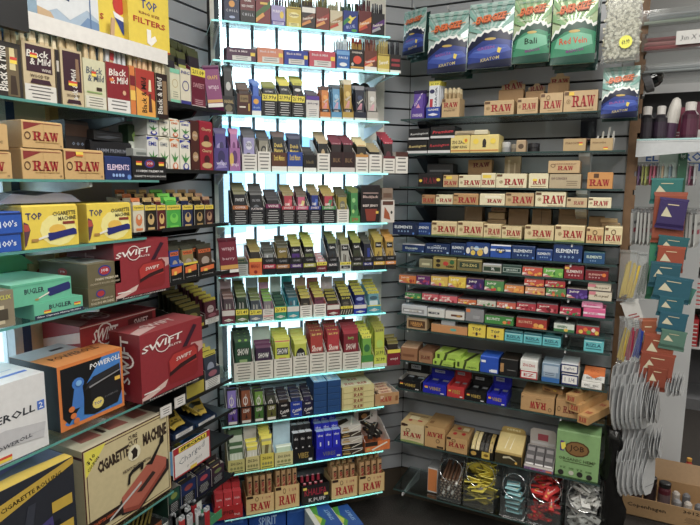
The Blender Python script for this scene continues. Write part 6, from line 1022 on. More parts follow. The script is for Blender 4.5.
bm(106.6, 129.5, 64, 51, 'wine red carton with white warning', '8c1c28', [('t', 'Black', 'e8e0d8', .5, .82, .76, .14, 6, .2), ('t', '& Mild', 'e8e0d8', .55, .66, .76, .14, 6, .2), ('w', 0, 0, 1, .27, 'e0dcd8', '6c6c6c', 3), ('r', 'e07a30', .12, .62, .3, .68), ('e', 'd8a880', .75, .42, .08, .05)], 'c8ccd0', 'd8dce0')
bm(130, 135.5, 66, 55, 'narrow orange-striped carton', 'd8782c', [('r', 'f0c040', 0, .3, 1, .5), ('r', '7c1c28', 0, .6, 1, .8)], m=1)
bm(136, 155, 70, 58, 'orange and crimson carton with sideways lettering', 'b03428', [('p', 'e8a030', [(0, 0), (1, 0), (1, .35), (0, .6)]), ('t', 'Black & Mild', '2c1c18', .4, .45, .75, .16, 90), ('p', '5c3428', [(.62, .1), (.82, .1), (.78, .5), (.66, .5)]), ('p', 'e8d8b0', [(.64, .55), (.8, .55), (.78, .8), (.68, .8)])], 'd8b080')
bm(156, 168, 74, 65, 'dark brown carton with sideways white lettering', '2c1c1c', [('t', 'Black & Mild', 'd8d4cc', .3, .5, .8, .24, 90), ('r', '8c7050', .55, .1, .9, .85)], 'c8b890', m=3)
u, z = hit('L', .30, 107, 60); g = G(); g.box(-.006, .006, 0, .003, 0, .17, 'c8a078'); g.box(-.0062, .0062, -.001, 0, .055, .075, 'b01c28'); o = g.build('wooden_stick'); tag(o, 'upright wooden stick with a red band by the wine red carton', 'stick'); put(o, 'L', u, .31, r.z + .10, 0, 0, .12); o.location.z = r.z + .085
r = LL[22]
cp2 = lambda *a, **k: DISP(r, *a, **k)
DISP(r, 170, 180, 69, 45, 'cream and mint e-cigarette carton', 'd8d4b8', [('o', 'b8a060', .5, .6, .3, .12, .85), ('r', '7cc8a8', 0, 0, 1, .15), ('r', '7cc8a8', 0, .88, 1, 1), ('w', .1, .18, .9, .4, 'd8d4b8', '8c8c74', 3)], 'dark pouch', '2c2830', '3a3a28', [('r', '7c8440', 0, .7, 1, .8)], 4, spread=3, name='display_carton')
DISP(r, 180.4, 190.8, 69, 40, 'cream and violet e-cigarette carton', 'dcd4bc', [('o', '3c3c8c', .5, .55, .34, .14, .8), ('r', '3c3c8c', 0, .0, 1, .16), ('r', 'd8783c', 0, 0, 1, .04), ('t', 'NIC', '3c3c8c', .5, .9, .8, .08)], 'black and lime pouch', '2c2c30', '4c5028', [('r', '9ca048', 0, .7, 1, .85)], 5, spread=3)
DISP(r, 191.2, 205.5, 69, 38, 'maroon carton with yellow price top', '6c1c34', [('r', 'e8d424', 0, .82, 1, 1), ('t', '2/1.09', '1c1c1c', .5, .91, .8, .1), ('t', 'SWEET', 'c89098', .5, .58, .8, .12), ('w', .1, .08, .9, .25, '7c3044', 'c8a0a8', 3), ('r', 'd8ccc8', 0, 0, 1, .08)], 'purple-black pouch', '2c2430', '44482a', [('r', '5c2c5c', .2, .1, .8, .6)], 5, spread=3)
r = LL[3]
RB2 = [('p', '8c2c28', [(.04, .96), (.5, .96), (.04, .66)]), ('r', '8c2c28', .04, .94, .95, .96), ('t', 'RAW', 'a81e26', .56, .46, .64, .34), ('o', '5c3c24', .12, .46, .075, .15, .72), ('r', 'b8924c', .3, .22, .9, .25), ('t', '79', '5c3c24', .93, .1, .05, .08), ('r', 'b89058', .51, 0, .515, 1)]
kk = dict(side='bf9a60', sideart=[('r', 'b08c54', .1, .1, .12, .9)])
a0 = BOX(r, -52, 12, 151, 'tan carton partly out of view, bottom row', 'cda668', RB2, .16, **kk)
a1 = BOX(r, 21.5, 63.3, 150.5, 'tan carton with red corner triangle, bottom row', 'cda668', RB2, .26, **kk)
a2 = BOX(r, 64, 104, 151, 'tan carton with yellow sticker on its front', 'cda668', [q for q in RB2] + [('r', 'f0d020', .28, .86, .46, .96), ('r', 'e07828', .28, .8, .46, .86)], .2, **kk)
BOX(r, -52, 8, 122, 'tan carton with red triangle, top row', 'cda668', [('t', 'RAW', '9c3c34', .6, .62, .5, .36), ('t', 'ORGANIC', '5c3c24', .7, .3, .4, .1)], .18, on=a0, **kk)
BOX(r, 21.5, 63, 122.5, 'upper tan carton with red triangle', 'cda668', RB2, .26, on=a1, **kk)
c1 = BOX(r, 104.8, 131.4, 157.5, 'navy carton with pink and white lettering', '20346c', [('t', 'ELEMENTS', 'e8d0e8', .5, .56, .84, .26), ('e', '8cb0e8', .3, .2, .05, .08), ('e', '8cb0e8', .42, .2, .05, .08), ('e', '8cb0e8', .54, .2, .05, .08), ('e', '8cb0e8', .66, .2, .05, .08), ('e', '5c8cd8', .9, .12, .08, .12)], .16)
c2 = BOX(r, 132, 166.4, 158, 'black carton with red and blue oval', '1c1c20', [('e', '2c3c8c', .5, .74, .16, .2), ('e', 'a02c38', .5, .74, .12, .15), ('t', 'JOB', 'd8d0e0', .5, .74, .18, .14), ('t', '110MM PREMIUM', 'e0e0e0', .5, .40, .78, .11), ('t', 'CIGARETTE ROLLING MACHINE', 'd0d0d0', .5, .17, .94, .08)] + STKR(.1, .66, .16, .18) + STKR(.76, .66, .16, .18), .14)
BOX(r, 66, 90, 122, 'dark brown-black carton with ring emblem', '262022', [('o', '4c68a0', .55, .3, .14, .12, .7), ('r', '4c3428', .0, .75, 1, .95), ('t', 'o o o', '7c8ca8', .5, .62, .5, .06)], .12, v=.24, rel='behind', side='1c1a1c')
b = BOX(r, 90, 132, 143, 'black carton lettered in grey on the navy one', '1a1b20', [('t', '110MM PREMIUM', '8c909c', .5, .4, .7, .3)], .12, on=c1, v=.26)
BOX(r, 92, 124, 132, 'crumpled black plastic package', '232428', [('p', '50545c', [(.05, .3), (.5, .2), (.95, .5), (.5, .6)]), ('r', '3c4048', .1, .7, .9, .8)], .10, on=b, v=.26, rz=.1, name='plastic_package', cat='package')
cc = BOX(r, 133, 160, 150, 'clear blister lying on the black carton', 'a8aca8', [('r', '6c7470', .1, .2, .9, .6)], .1, on=c2, v=.29, name='blister_pack', cat='package')
BOX(r, 128, 146, 126, 'dark green papers pack with pale leaf', '2c4428', [('p', '9cc060', [(.3, .2), (.7, .5), (.5, .9), (.2, .6)]), ('r', 'd8dcd0', .0, .0, .3, .3)], .04, on=cc, v=.24)
r = LL[23]
EM = lambda c: [('t', 'EME', '8c9098' if c == 'g' else ('d86820' if c == 'o' else '2434a0'), .5, .80, .7, .12), ('p', {'g': 'c8c0a0', 'o': 'e07828', 'b': '2c3ca8'}[c], [(.0, .9), (.6, 1), (1, .92), (1, 1), (0, 1)]), ('p', '3c8c3c', [(.45, .28), (.55, .28), (.95, .5), (.6, .42), (.55, .62), (.45, .42), (.1, .55)]), ('e', {'g': '8c8c7c', 'o': 'd86820', 'b': '2434a0'}[c], .55, .14, .3, .13), ('e', 'e8e0d4', .55, .16, .18, .08)]
def eme(x0, x1, yt, desc, c, base='e4e0d0'):
    a = BOX(r, x0, x1, yt + 19, desc + ', lower', base, EM(c), .06, name='wrap_carton'); BOX(r, x0, x1, yt, desc + ', upper', base, EM(c), .06, on=a, name='wrap_carton')
eme(147, 158.5, 118, 'white carton with violet lettering and leaf', 'b', 'd8d8d4'); eme(159, 169.3, 119, 'cream carton with grey lettering and leaf', 'g'); eme(169.8, 179.3, 120, 'white carton with orange lettering and leaf', 'o'); eme(179.8, 190.4, 121.5, 'white carton with blue lettering and leaf', 'b')
BOX(r, 190.8, 199.4, 122, 'tall dark brown wraps carton', '4c2420', [('e', 'b08c64', .5, .72, .35, .1), ('e', 'b08c64', .5, .3, .35, .1), ('t', 'coco', 'e0d0b8', .5, .3, .5, .06), ('t', 'wraps', 'e0d0b8', .5, .72, .5, .06), ('r', 'd8d0c0', .3, 0, .8, .04)], .06, name='wrap_carton')
BOX(r, 199.8, 213, 122.5, 'tall crimson wraps carton with gold emblem', 'a01c34', [('t', 'Cherry', 'e0c890', .5, .85, .75, .08), ('e', '4c1c24', .5, .66, .22, .09), ('e', 'd0b078', .5, .56, .4, .06), ('t', 'Cherry', 'e0c890', .5, .42, .75, .08), ('e', '4c1c24', .5, .25, .22, .09), ('e', 'd0b078', .5, .13, .4, .06)], .06, name='wrap_carton')
r = LL[4]
BL = [('t', '100\'s', 'dce4f4', .72, .45, .36, .34, 3), ('t', 'Mo', 'dce4f4', .3, .5, .2, .3, 0, .3), ('r', 'b8ccf0', .1, .12, .5, .15), ('r', '1c3470', 0, .93, 1, 1)]
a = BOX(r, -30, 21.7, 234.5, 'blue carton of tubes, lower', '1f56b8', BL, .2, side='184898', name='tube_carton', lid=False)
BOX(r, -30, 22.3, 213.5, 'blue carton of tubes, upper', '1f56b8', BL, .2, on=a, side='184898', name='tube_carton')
TM = [('e', 'f0e488', .62, .42, .34, .40), ('e', 'e8b830', .6, .42, .16, .14), ('t', 'TOP', '2c3070', .19, .78, .28, .17), ('t', 'CIGARETTE', '4c4430', .74, .83, .44, .10, 3), ('t', 'MACHINE', '4c4430', .79, .70, .34, .10, 3), ('r', '8c3428', .7, .55, .93, .62), ('p', '232a78', [(.40, .26), (.42, .36), (.52, .36), (.9, .44), (.95, .40), (.96, .28), (.8, .26), (.44, .16)]), ('p', 'e8e4d8', [(.24, .2), (.24, .25), (.42, .32), (.42, .26)]), ('r', 'b0843c', .12, .17, .24, .24), ('p', '5c3c4c', [(0, .05), (.03, .1), (.11, .45), (.08, .6), (0, .66)]), ('p', 'b8483c', [(0, .42), (.1, .44), (.08, .58), (0, .6)])]
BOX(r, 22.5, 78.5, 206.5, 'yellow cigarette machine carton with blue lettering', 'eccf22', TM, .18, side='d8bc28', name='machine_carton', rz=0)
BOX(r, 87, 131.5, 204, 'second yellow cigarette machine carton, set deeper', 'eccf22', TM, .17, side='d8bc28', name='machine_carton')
g = G(); P = [(-.13, 0, 0), (.10, 0, 0), (.07, .0, .02), (.03, 0, .026), (-.03, 0, .018), (-.09, 0, .024)]; g.prism(P, (0, .16, .004), '8c8ca0'); o = g.build('folded_paper'); tag(o, 'folded grey paper lying on the yellow machine carton', 'paper'); u, z = hit('L', .25, 40, 204); put(o, 'L', u, .28, hit('L', .31, 50, 205.5)[1] + .006)
r = LL[24]
for x0, x1, nm, c, c2 in ((133, 144.5, 'white-orange', 'd8d0b8', 'd8783c'), (145, 156.4, 'tan and black', '24201c', 'c8a868'), (157, 166, 'crimson and gold', '5c1c24', 'd8b060'), (166.5, 181, 'bright green', '3ca838', '6cd040'), (182.5, 193, 'navy and gold', '1c2850', 'c8a868'), (194.5, 204.4, 'black and bronze', '201c18', 'b09058'), (204.8, 213.5, 'maroon and bronze', '3c1c24', 'b08868')):
    DISP(r, x0, x1, 205, 189, '%s small cigar carton' % nm, c, [('r', 'e8cc24', 0, .80, 1, 1), ('t', 'Optimo', '1c1c14', .5, .9, .8, .1), ('e', c2, .5, .45, .3, .22), ('e', c, .5, .55, .14, .1), ('r', c2, .2, .05, .8, .14)], '%s pouch with figure' % nm, c, c2, [('e', c2, .5, .6, .36, .2), ('e', '2c2018', .5, .68, .2, .1)], 3, rise=.012, bandart=[('r', '1c1c14', .15, .3, .85, .6)], d=.11)
r = LL[5]
BOX(r, -22, 15, 292, 'grey-tan carton at the near shelf end', '8c8068', [('r', 'c8bc9c', .1, .1, .7, .6), ('t', 'CLIX', 'd8d83c', .75, .82, .34, .12), ('r', '4c4438', .3, .2, .8, .5)], .2, side='7c7058', lid=False, name='machine_carton')
BG = [('t', 'BUGLER', '243040', .52, .66, .46, .30), ('r', '28324c', 0, 0, 1, .26), ('t', 'Filter Cigarette Making Machine', 'e0e4e8', .5, .12, .9, .13), ] + STKR(.18, .3, .14, .2) + STKR(.8, .45, .14, .2)
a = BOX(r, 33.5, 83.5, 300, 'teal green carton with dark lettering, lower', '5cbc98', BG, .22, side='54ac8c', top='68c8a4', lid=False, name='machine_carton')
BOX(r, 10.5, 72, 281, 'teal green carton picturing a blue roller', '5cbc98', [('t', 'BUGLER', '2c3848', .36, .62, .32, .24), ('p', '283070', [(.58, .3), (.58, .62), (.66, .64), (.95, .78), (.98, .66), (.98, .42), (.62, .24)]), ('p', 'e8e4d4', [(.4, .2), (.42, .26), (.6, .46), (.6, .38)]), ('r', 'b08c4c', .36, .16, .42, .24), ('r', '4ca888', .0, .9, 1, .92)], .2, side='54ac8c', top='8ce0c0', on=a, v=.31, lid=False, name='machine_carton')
g = G(); g.prism([(-.07, 0, 0), (.06, 0, 0), (.085, 0, .03), (.05, 0, .06), (-.02, 0, .065), (-.07, 0, .055)], (0, .03, 0), '5cbc98'); g.box(-.06, .07, -.003, 0, .0, .016, '2c5c54'); o = g.build('rounded_carton'); tag(o, 'round-shouldered teal green carton behind the others', 'carton'); u, z = hit('L', .12, 8, 282); put(o, 'L', u + .02, .08, r.z + .075)
BOX(r, 45, 116, 999, 'x', 'tan') if False else None
JBA = [('e', '2c3c8c', .5, .66, .2, .24), ('e', 'b02c34', .5, .66, .16, .18), ('t', 'JOB', 'e8e0e8', .5, .66, .22, .16), ('t', '79MM PREMIUM', 'd8ccb0', .55, .32, .7, .11), ('t', 'CIGARETTE ROLLING MACHINE', 'b8ac90', .5, .14, .9, .08)]
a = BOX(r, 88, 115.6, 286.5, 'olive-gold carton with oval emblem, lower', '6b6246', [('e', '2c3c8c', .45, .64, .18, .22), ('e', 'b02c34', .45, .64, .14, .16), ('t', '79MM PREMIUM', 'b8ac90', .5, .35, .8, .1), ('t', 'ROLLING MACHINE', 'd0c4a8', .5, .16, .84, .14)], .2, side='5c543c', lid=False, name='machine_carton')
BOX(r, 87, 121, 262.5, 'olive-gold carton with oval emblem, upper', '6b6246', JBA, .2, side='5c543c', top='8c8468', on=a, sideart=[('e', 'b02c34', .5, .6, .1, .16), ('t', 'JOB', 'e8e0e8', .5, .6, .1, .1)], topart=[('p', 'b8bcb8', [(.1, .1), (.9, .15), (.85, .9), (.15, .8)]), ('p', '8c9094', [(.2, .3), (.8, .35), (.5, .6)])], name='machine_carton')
g = G(); g.box(-.05, .05, 0, .012, 0, .10, 'a89c74'); g.art((-.05, 0, 0), (1, 0, 0), (0, 0, 1), .1, .1, [('e', 'a83c38', .5, .78, .28, .12), ('r', 'd8d0b8', .1, .3, .9, .34)]); o = g.build('tilted_carton'); tag(o, 'tan carton tilted behind the teal green ones', 'carton'); u, z = hit('L', .10, 44, 265); put(o, 'L', u, .09, r.z + .06, 0, 0, .12); o.location.z = r.z + .002
SWI = [('p', 'd8b8b0', [(0, .08), (.4, .22), (.35, .12), (0, .0)]), ('p', 'c89c98', [(.62, .28), (1, .5), (1, .62), (.8, .64)]), ('r', 'e8e0dc', .03, .12, .26, .14), ('p', '8c1c24', [(.42, .12), (.40, .48), (.48, .58), (.86, .62), (.92, .54), (.90, .16), (.84, .1)]), ('p', 'b8302c', [(.44, .3), (.42, .48), (.5, .56), (.85, .58), (.89, .5), (.88, .34)]), ('p', '38181c', [(.42, .3), (.6, .38), (.88, .44), (.88, .37), (.6, .31), (.42, .24)]), ('p', '38182c', [(.64, .62), (.72, .62), (.9, .9), (.84, .93)]), ('t', 'SWIFT', 'ece4e0', .33, .80, .62, .10, 4, .3), ('o', 'ece4e0', .33, .79, .12, .13, .9), ('t', 'SWIFT', 'e8d8d4', .66, .48, .26, .06, 3, .2), ('t', 'ELITE', 'e8d8d4', .52, .72, .2, .03), ('r', '1c1418', 0, 0, 1, .045), ('t', 'PORTABLE HOME CIGARETTE MACHINE', 'd8ccc8', .5, .022, .8, .022)]
SWT = [('t', 'SWIFT', 'e0c8c4', .5, .5, .5, .3), ('p', 'd8b4b0', [(0, 0), (.4, .3), (.2, .5), (0, .3)])]
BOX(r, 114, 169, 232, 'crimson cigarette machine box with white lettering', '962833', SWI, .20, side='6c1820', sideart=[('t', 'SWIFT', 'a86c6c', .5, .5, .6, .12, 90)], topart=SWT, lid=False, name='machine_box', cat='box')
r = LL[25]
def hp(x0, x1, yl, yt, nm, c, c2, band): DISP(r, x0, x1, yl, yt, '%s cigarillo carton' % nm, c, [('r', '141414', 0, 0, 1, .3), ('t', 'warning', 'a8a8a8', .5, .15, .7, .1), ('p', 'e8702c', [(.1, .4), (.9, .5), (.9, .85), (.1, .75)]), ('r', 'f0c838', .3, .4, .5, .6), ('r', band, 0, .88, 1, 1)], '%s pouch with flame lettering' % nm, c2, '3c3c30', [('r', 'd8642c', .05, .78, .95, .94), ('t', 'WILD', '2c2418', .5, .86, .8, .1), ('e', 'a8988c', .5, .4, .3, .2)], 4, cols=1, rise=.004)
hp(170, 183, 264, 241, 'black and royal blue', '16181c', '1c4898', '2c50b8'); hp(183.6, 198, 262, 240, 'black and yellow', '16181c', '8c7c4c', 'e8d020'); hp(198.6, 215.6, 263, 239, 'black and brown', '16181c', '4c3424', '3c2c24')
r = LL[6]
POW = [('t', 'POWEROLL', '30343c', .56, .56, .66, .10, 2, .15), ('r', '3c70d0', .91, .52, .98, .64), ('t', '2', 'e8ecf4', .945, .58, .04, .08), ('p', '2858b0', [(.28, .66), (.32, .66), (.56, .75), (.52, .78), (.56, .82), (.3, .72)]), ('p', 'c4c4c8', [(.1, .12), (.6, .2), (.95, .14), (.98, .34), (.6, .42), (.2, .36)]), ('p', 'dcdce0', [(.2, .36), (.4, .5), (.6, .46), (.6, .42)]), ('r', 'b0b0b8', .12, .24, .96, .245), ('t', 'POWEROLL', '4c4c54', .66, .22, .36, .05, 4, .2)] + STKR(.5, .03, .14, .07)
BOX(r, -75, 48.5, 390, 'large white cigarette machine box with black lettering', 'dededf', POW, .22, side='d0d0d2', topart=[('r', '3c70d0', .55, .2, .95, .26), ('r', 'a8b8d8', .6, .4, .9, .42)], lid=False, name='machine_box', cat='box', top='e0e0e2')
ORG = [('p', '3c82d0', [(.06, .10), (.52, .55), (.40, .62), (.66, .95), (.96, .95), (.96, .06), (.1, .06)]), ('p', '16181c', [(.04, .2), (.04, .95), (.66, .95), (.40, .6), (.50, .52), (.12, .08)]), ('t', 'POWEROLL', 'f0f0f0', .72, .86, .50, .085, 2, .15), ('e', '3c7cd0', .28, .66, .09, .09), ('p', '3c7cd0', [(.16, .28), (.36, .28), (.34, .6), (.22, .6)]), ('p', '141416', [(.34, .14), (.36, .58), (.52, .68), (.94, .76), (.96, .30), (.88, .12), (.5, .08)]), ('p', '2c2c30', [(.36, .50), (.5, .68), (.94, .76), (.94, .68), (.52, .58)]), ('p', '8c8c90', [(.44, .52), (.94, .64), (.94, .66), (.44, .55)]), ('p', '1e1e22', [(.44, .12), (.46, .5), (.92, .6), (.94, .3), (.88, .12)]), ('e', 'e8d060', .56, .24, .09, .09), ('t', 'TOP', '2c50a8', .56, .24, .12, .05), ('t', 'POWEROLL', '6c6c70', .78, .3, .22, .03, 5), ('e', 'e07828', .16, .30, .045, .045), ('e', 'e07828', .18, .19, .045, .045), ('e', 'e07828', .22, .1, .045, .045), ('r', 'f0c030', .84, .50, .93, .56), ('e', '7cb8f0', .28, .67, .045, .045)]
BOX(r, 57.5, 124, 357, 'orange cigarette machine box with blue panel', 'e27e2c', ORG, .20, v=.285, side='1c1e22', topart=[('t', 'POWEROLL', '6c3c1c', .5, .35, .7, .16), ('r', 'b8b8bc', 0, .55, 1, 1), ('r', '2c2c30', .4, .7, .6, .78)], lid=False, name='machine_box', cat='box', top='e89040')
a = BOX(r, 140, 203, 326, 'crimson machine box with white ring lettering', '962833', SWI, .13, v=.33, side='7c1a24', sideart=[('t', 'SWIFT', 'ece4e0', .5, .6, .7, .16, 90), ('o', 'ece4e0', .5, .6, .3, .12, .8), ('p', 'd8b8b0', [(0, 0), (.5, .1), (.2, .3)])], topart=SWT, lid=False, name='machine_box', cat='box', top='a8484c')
u1 = None and BOX(r, 125, 139, 342, 'crimson machine box mostly hidden by another', '7c1a24', [('t', 'SWIFT', 'c8a0a0', .5, .6, .6, .1, 90)], .16, v=.20, side='8c2c34', lid=False, name='machine_box', cat='box')
g = G(); w, h, d = .30, .082, .17; g.box(-w / 2, w / 2, 0, d, 0, h, '96242c', top='a44048'); g.art((-w / 2, 0, 0), (1, 0, 0), (0, 0, 1), w, h, [('t', 'SWIFT', 'ece4e0', .3, .5, .3, .5, 0, .3), ('o', 'ece4e0', .3, .5, .1, .45, .85), ('p', '5c1418', [(.6, .1), (.6, .8), (.95, .9), (.95, .1)]), ('t', 'SWIFT', 'e0c8c4', .78, .6, .2, .3), ('r', 'e0c8c4', .0, .92, 1, .96)])
g.art((-w / 2, 0, h), (1, 0, 0), (0, 1, 0), w, d, [('t', 'SWIFT', 'e0c8c4', .4, .45, .3, .3), ('o', 'e0c8c4', .4, .45, .12, .3, .85), ('p', 'c48c88', [(0, 0), (.2, .2), (.1, .9), (0, 1)]), ('p', '7c2028', [(.6, .1), (.95, .15), (.9, .9), (.6, .8)])]); g.art((-w / 2, d, 0), (0, -1, 0), (0, 0, 1), d, h, [('p', 'd8b8b0', [(0, 0), (1, .4), (1, .8), (0, .3)])])
u, z = hit('L', .19, 163, 325); o = g.build('machine_box'); tag(o, 'crimson machine box lying flat behind the upright one', 'box'); put(o, 'L', 1.245, .185, 1.115, 0); BXZ = 1.115
g = G(); g.box(-.10, .12, 0, .17, 0, .16, '84202a'); g.art((-.10, .17, 0), (0, -1, 0), (0, 0, 1), .17, .16, [('t', 'SWIFT', 'c8a0a0', .5, .5, .6, .2)]); o = g.build('machine_box'); tag(o, 'crimson machine box at the bottom of the rear stack', 'box'); put(o, 'L', 1.27, .18, r.z)
o.scale = (1, 1, (BXZ - r.z - .001) / .16)
r = LL[7]
YB = [('p', 'c8a424', [(0, .52), (0, .80), (1, 1), (1, .94), (.38, .74), (.18, .5), (.08, .2), (0, .1)]), ('r', '1c1c20', 0, .0, .001, .001), ('t', 'THE SMARTER CIGARETTE ROLLING', '2c2414', .5, .84, .8, .04, 9), ('p', '1c1e26', [(.42, 0), (.5, .36), (.66, .46), (.86, .5), (.9, 0)]), ('p', '48407c', [(.62, .5), (.8, .56), (.84, .0), (.80, 0), (.78, .5), (.64, .46)]), ('p', '383c48', [(.52, .3), (.6, .28), (.68, .76), (.62, .76)]), ('r', 'c8a424', .80, .58, .97, .68), ('r', 'c8a424', .83, .34, .97, .44), ('r', 'c8a424', .83, .1, .97, .2), ('r', 'd8701c', .36, .50, .48, .58), ('r', 'f0d428', .36, .46, .48, .52)]
BOX(r, -70, 79, 490, 'dark grey and yellow machine box with purple art', '2a2d36', YB, .24, v=.335, side='1c1c20', topart=[('p', '5c50b0', [(.1, .1), (.4, .3), (.45, .7), (.2, .5)]), ('p', '5c50b0', [(.55, .3), (.9, .4), (.92, .8), (.6, .7)]), ('p', 'e0c040', [(0, 0), (1, 0), (1, .14), (.6, .2), (0, .1)]), ('p', 'b8c0e0', [(.1, .6), (.4, .8), (.2, .9)])], lid=False, name='machine_box', cat='box', top='54607c')
CM = [('r', '4c1c20', 0, 0, 1, 1), ('r', 'd4c48c', .012, .015, .988, .985), ('r', '4c1c20', .03, .035, .97, .965), ('r', 'd0c090', .038, .045, .962, .955),
      ('p', 'e8dc2c', [(.02, .98), (.24, .98), (.02, .70)]), ('t', '$10', '2c2418', .08, .88, .1, .05, 38), ('t', 'COUPON', '2c2418', .10, .82, .14, .035, 38),
      ('t', 'CIGARETTE', '3c2c24', .31, .76, .34, .13, 4, .0, .05), ('t', 'MACHINE', '3c2c24', .80, .80, .30, .15, 1, .0, .05), ('t', 'CURE', '3c2c24', .53, .90, .11, .05), ('t', 'CUT', '3c2c24', .53, .83, .12, .06, 0), ('e', 'e8e0c0', .54, .71, .075, .09), ('p', '2c2420', [(.51, .64), (.57, .65), (.58, .72), (.55, .77), (.50, .74), (.52, .70)]),
      ('t', 'HEAVY-DUTY METAL', '4c3c30', .57, .55, .34, .035), ('r', '2c1c18', .0, .10, .36, .22), ('t', 'MAKE A BETTER CIGARETTE', 'd8602c', .17, .165, .30, .035),
      ('p', '2c2420', [(.36, .08), (.35, .24), (.80, .54), (.96, .40), (.95, .28), (.58, .02)]), ('p', 'b8604c', [(.38, .14), (.37, .28), (.78, .56), (.93, .44), (.92, .36), (.56, .08)]), ('p', '984434', [(.38, .14), (.56, .08), (.92, .36), (.92, .32), (.56, .03), (.38, .10)]),
      ('p', '24201e', [(.44, .38), (.46, .50), (.50, .53), (.62, .56), (.64, .53), (.63, .47), (.60, .47), (.60, .51), (.51, .49), (.48, .46), (.47, .38)]),
      ('p', '24201e', [(.66, .50), (.72, .52), (.84, .66), (.86, .74), (.90, .75), (.90, .66), (.86, .64), (.74, .46)]), ('p', 'c8c4c0', [(.22, .10), (.23, .13), (.60, .34), (.60, .31)]), ('p', '3c2c28', [(.54, .24), (.74, .38), (.78, .34), (.6, .22)])]
BOX(r, 82.5, 171.5, 430, 'cream and maroon cigarette machine box', 'd4c48c', CM, .15, v=.305, side='c8b88c', sideart=[('r', '4c1c20', 0, .9, 1, .93)], topart=[('p', 'a86054', [(.1, .3), (.3, .25), (.3, .7), (.12, .7)]), ('p', 'a86054', [(.4, .3), (.6, .25), (.6, .7), (.42, .7)]), ('p', 'a86054', [(.68, .3), (.84, .25), (.86, .7), (.7, .7)]), ('r', '4c4844', .88, .1, 1, .9), ('r', '3c2c28', .33, .3, .37, .6)], lid=False, name='machine_box', cat='box', top='d8ccb0')
# price labels and pouches beside the window, lower trays
r = LL[26]
CLB = lambda c: [('w', 0, 0, 1, .5, 'd8d8d4', '6c6c6c', 5), ('r', c, 0, .5, 1, 1), ('e', '9c5c6c', .5, .75, .3, .16)]
DISP(r, 186, 204, 318, 305, 'dark green carton of gold-topped pouches', '2c3424', [('r', 'b8a82c', 0, .0, 1, .35), ('e', '6c6c48', .5, .7, .3, .2)], 'dark gold-topped pouch', '34341c', '7c7024', [('e', '8c8440', .5, .5, .3, .2)], 7, rise=.010, spread=3)
DISP(r, 205, 219, 312, 297, 'maroon carton with white warning', '5c2430', CLB('5c2430'), 'maroon pouch with yellow head', '5c2838', 'b8ac2c', [('e', 'c8b8b8', .5, .5, .3, .25), ('t', 'wwjd', '3c2424', .5, .5, .4, .1)], 7, rise=.010, bandart=[('r', '2c2c18', .1, .3, .9, .6)])
r = LL[27]
DISP(r, 186, 204, 370, 352, 'black carton of yellow-topped pouches', '26262a', [('r', 'b8a82c', 0, .0, 1, .5), ('e', '6c6c68', .5, .7, .3, .2)], 'black pouch with yellow top', '28282c', 'b0a42c', [('e', '8c8c80', .5, .5, .3, .2)], 6, rise=.008, spread=3)
DISP(r, 205, 220, 368, 350, 'black carton with white warning', '28282c', CLB('2c3444'), 'slate pouch with yellow head', '343c4c', 'b8ac2c', [('e', '8c94a8', .5, .5, .3, .25)], 6, rise=.008, bandart=[('r', '2c2c18', .1, .3, .9, .6)])
g = G(); g.box(0, .05, -.002, 0, 0, .036, 'dcd8d4'); g.art((0, -.002, 0), (1, 0, 0), (0, 0, 1), .05, .036, [('w', .05, .1, .95, .9, 'e4e0dc', '6c6c6c', 3)]); o1 = g.build('price_tag'); tag(o1, 'white price tag hung on the tray rail, nearer one', 'price tag'); put(o1, 'L', 1.275, .309, .885 - .02)
o2 = dup(o1, 'white price tag hung on the tray rail, one by the window'); put(o2, 'L', 1.34, .309, .895 - .02)
r = LL[28]
def fanbox(x0, x1, yt, n, desc, pd):
    e = DISP(r, x0, x1, yt + 10, None, desc, '1c3050', [('w', .1, .1, .9, .9, 'd8d8d8', '6c6c6c', 4)], '', 'tan', 'tan', [], n=0, d=.15, hb=.05, inner='24344c')
    g = G(); W_ = .045; g.box(-W_ / 2, W_ / 2, 0, .004, 0, .075, 'b89c20'); g.art((-W_ / 2, 0, 0), (1, 0, 0), (0, 0, 1), W_, .075, [('r', '2c2c14', .1, .55, .9, .8), ('r', '6c5c14', .1, .2, .9, .3)])
    first = g.build('yellow_sachet')
    for k in range(n):
        o = first if k == 0 else dup(first); tag(o, '%s in the %s' % (pd, desc), 'sachet', pd + desc); put(o, 'L', (e['u0'] + e['u1']) / 2 + random.uniform(-.015, .015), .27 - .015 * (k % 9), r.z + .028 + .008 * (k % 9) * .6, random.uniform(-.5, .5), -1.05)
fanbox(173, 195, 420, 22, 'blue carton of fanned yellow packets, nearer', 'yellow packet fanned out'); fanbox(196, 217, 412, 22, 'blue carton of fanned yellow packets, by the window', 'bright yellow packet fanned out')
r = LL[29]; r.v = .325
e = DISP(r, 172.5, 209, 441, None, 'light blue open carton with a white SPECIAL card', '5c9cd8', [], '', 'tan', 'tan', [], n=0, d=.12, hb=.052, inner='6cb0ec')
SPA = [('r', 'b02430', 0, 0, 1, 1), ('r', 'e4e0dc', .03, .05, .97, .78), ('r', 'e8d424', .14, .80, .90, .97), ('t', 'SPECIAL!', '3c2c10', .52, .885, .68, .12, 0, 0, .05), ('t', 'Charged', '4c5464', .48, .52, .7, .26, 8, .2, -.01), ('t', 'pouches', '4c5464', .55, .25, .4, .12, 6, .2, -.01), ('r', 'e8c424', .42, .03, .6, .14)]
hh = e['h'] + .018; g = G(); g.box(-e['w'] / 2 - .003, e['w'] / 2 + .003, -.003, 0, 0, hh, 'e4e0dc'); g.art((-e['w'] / 2 - .003, -.003, 0), (1, 0, 0), (0, 0, 1), e['w'] + .006, hh, SPA); o = g.build('special_card', e['o']); o.location = (0, -.001, -.012); o['label'] = 'white card with red border and yellow SPECIAL band'
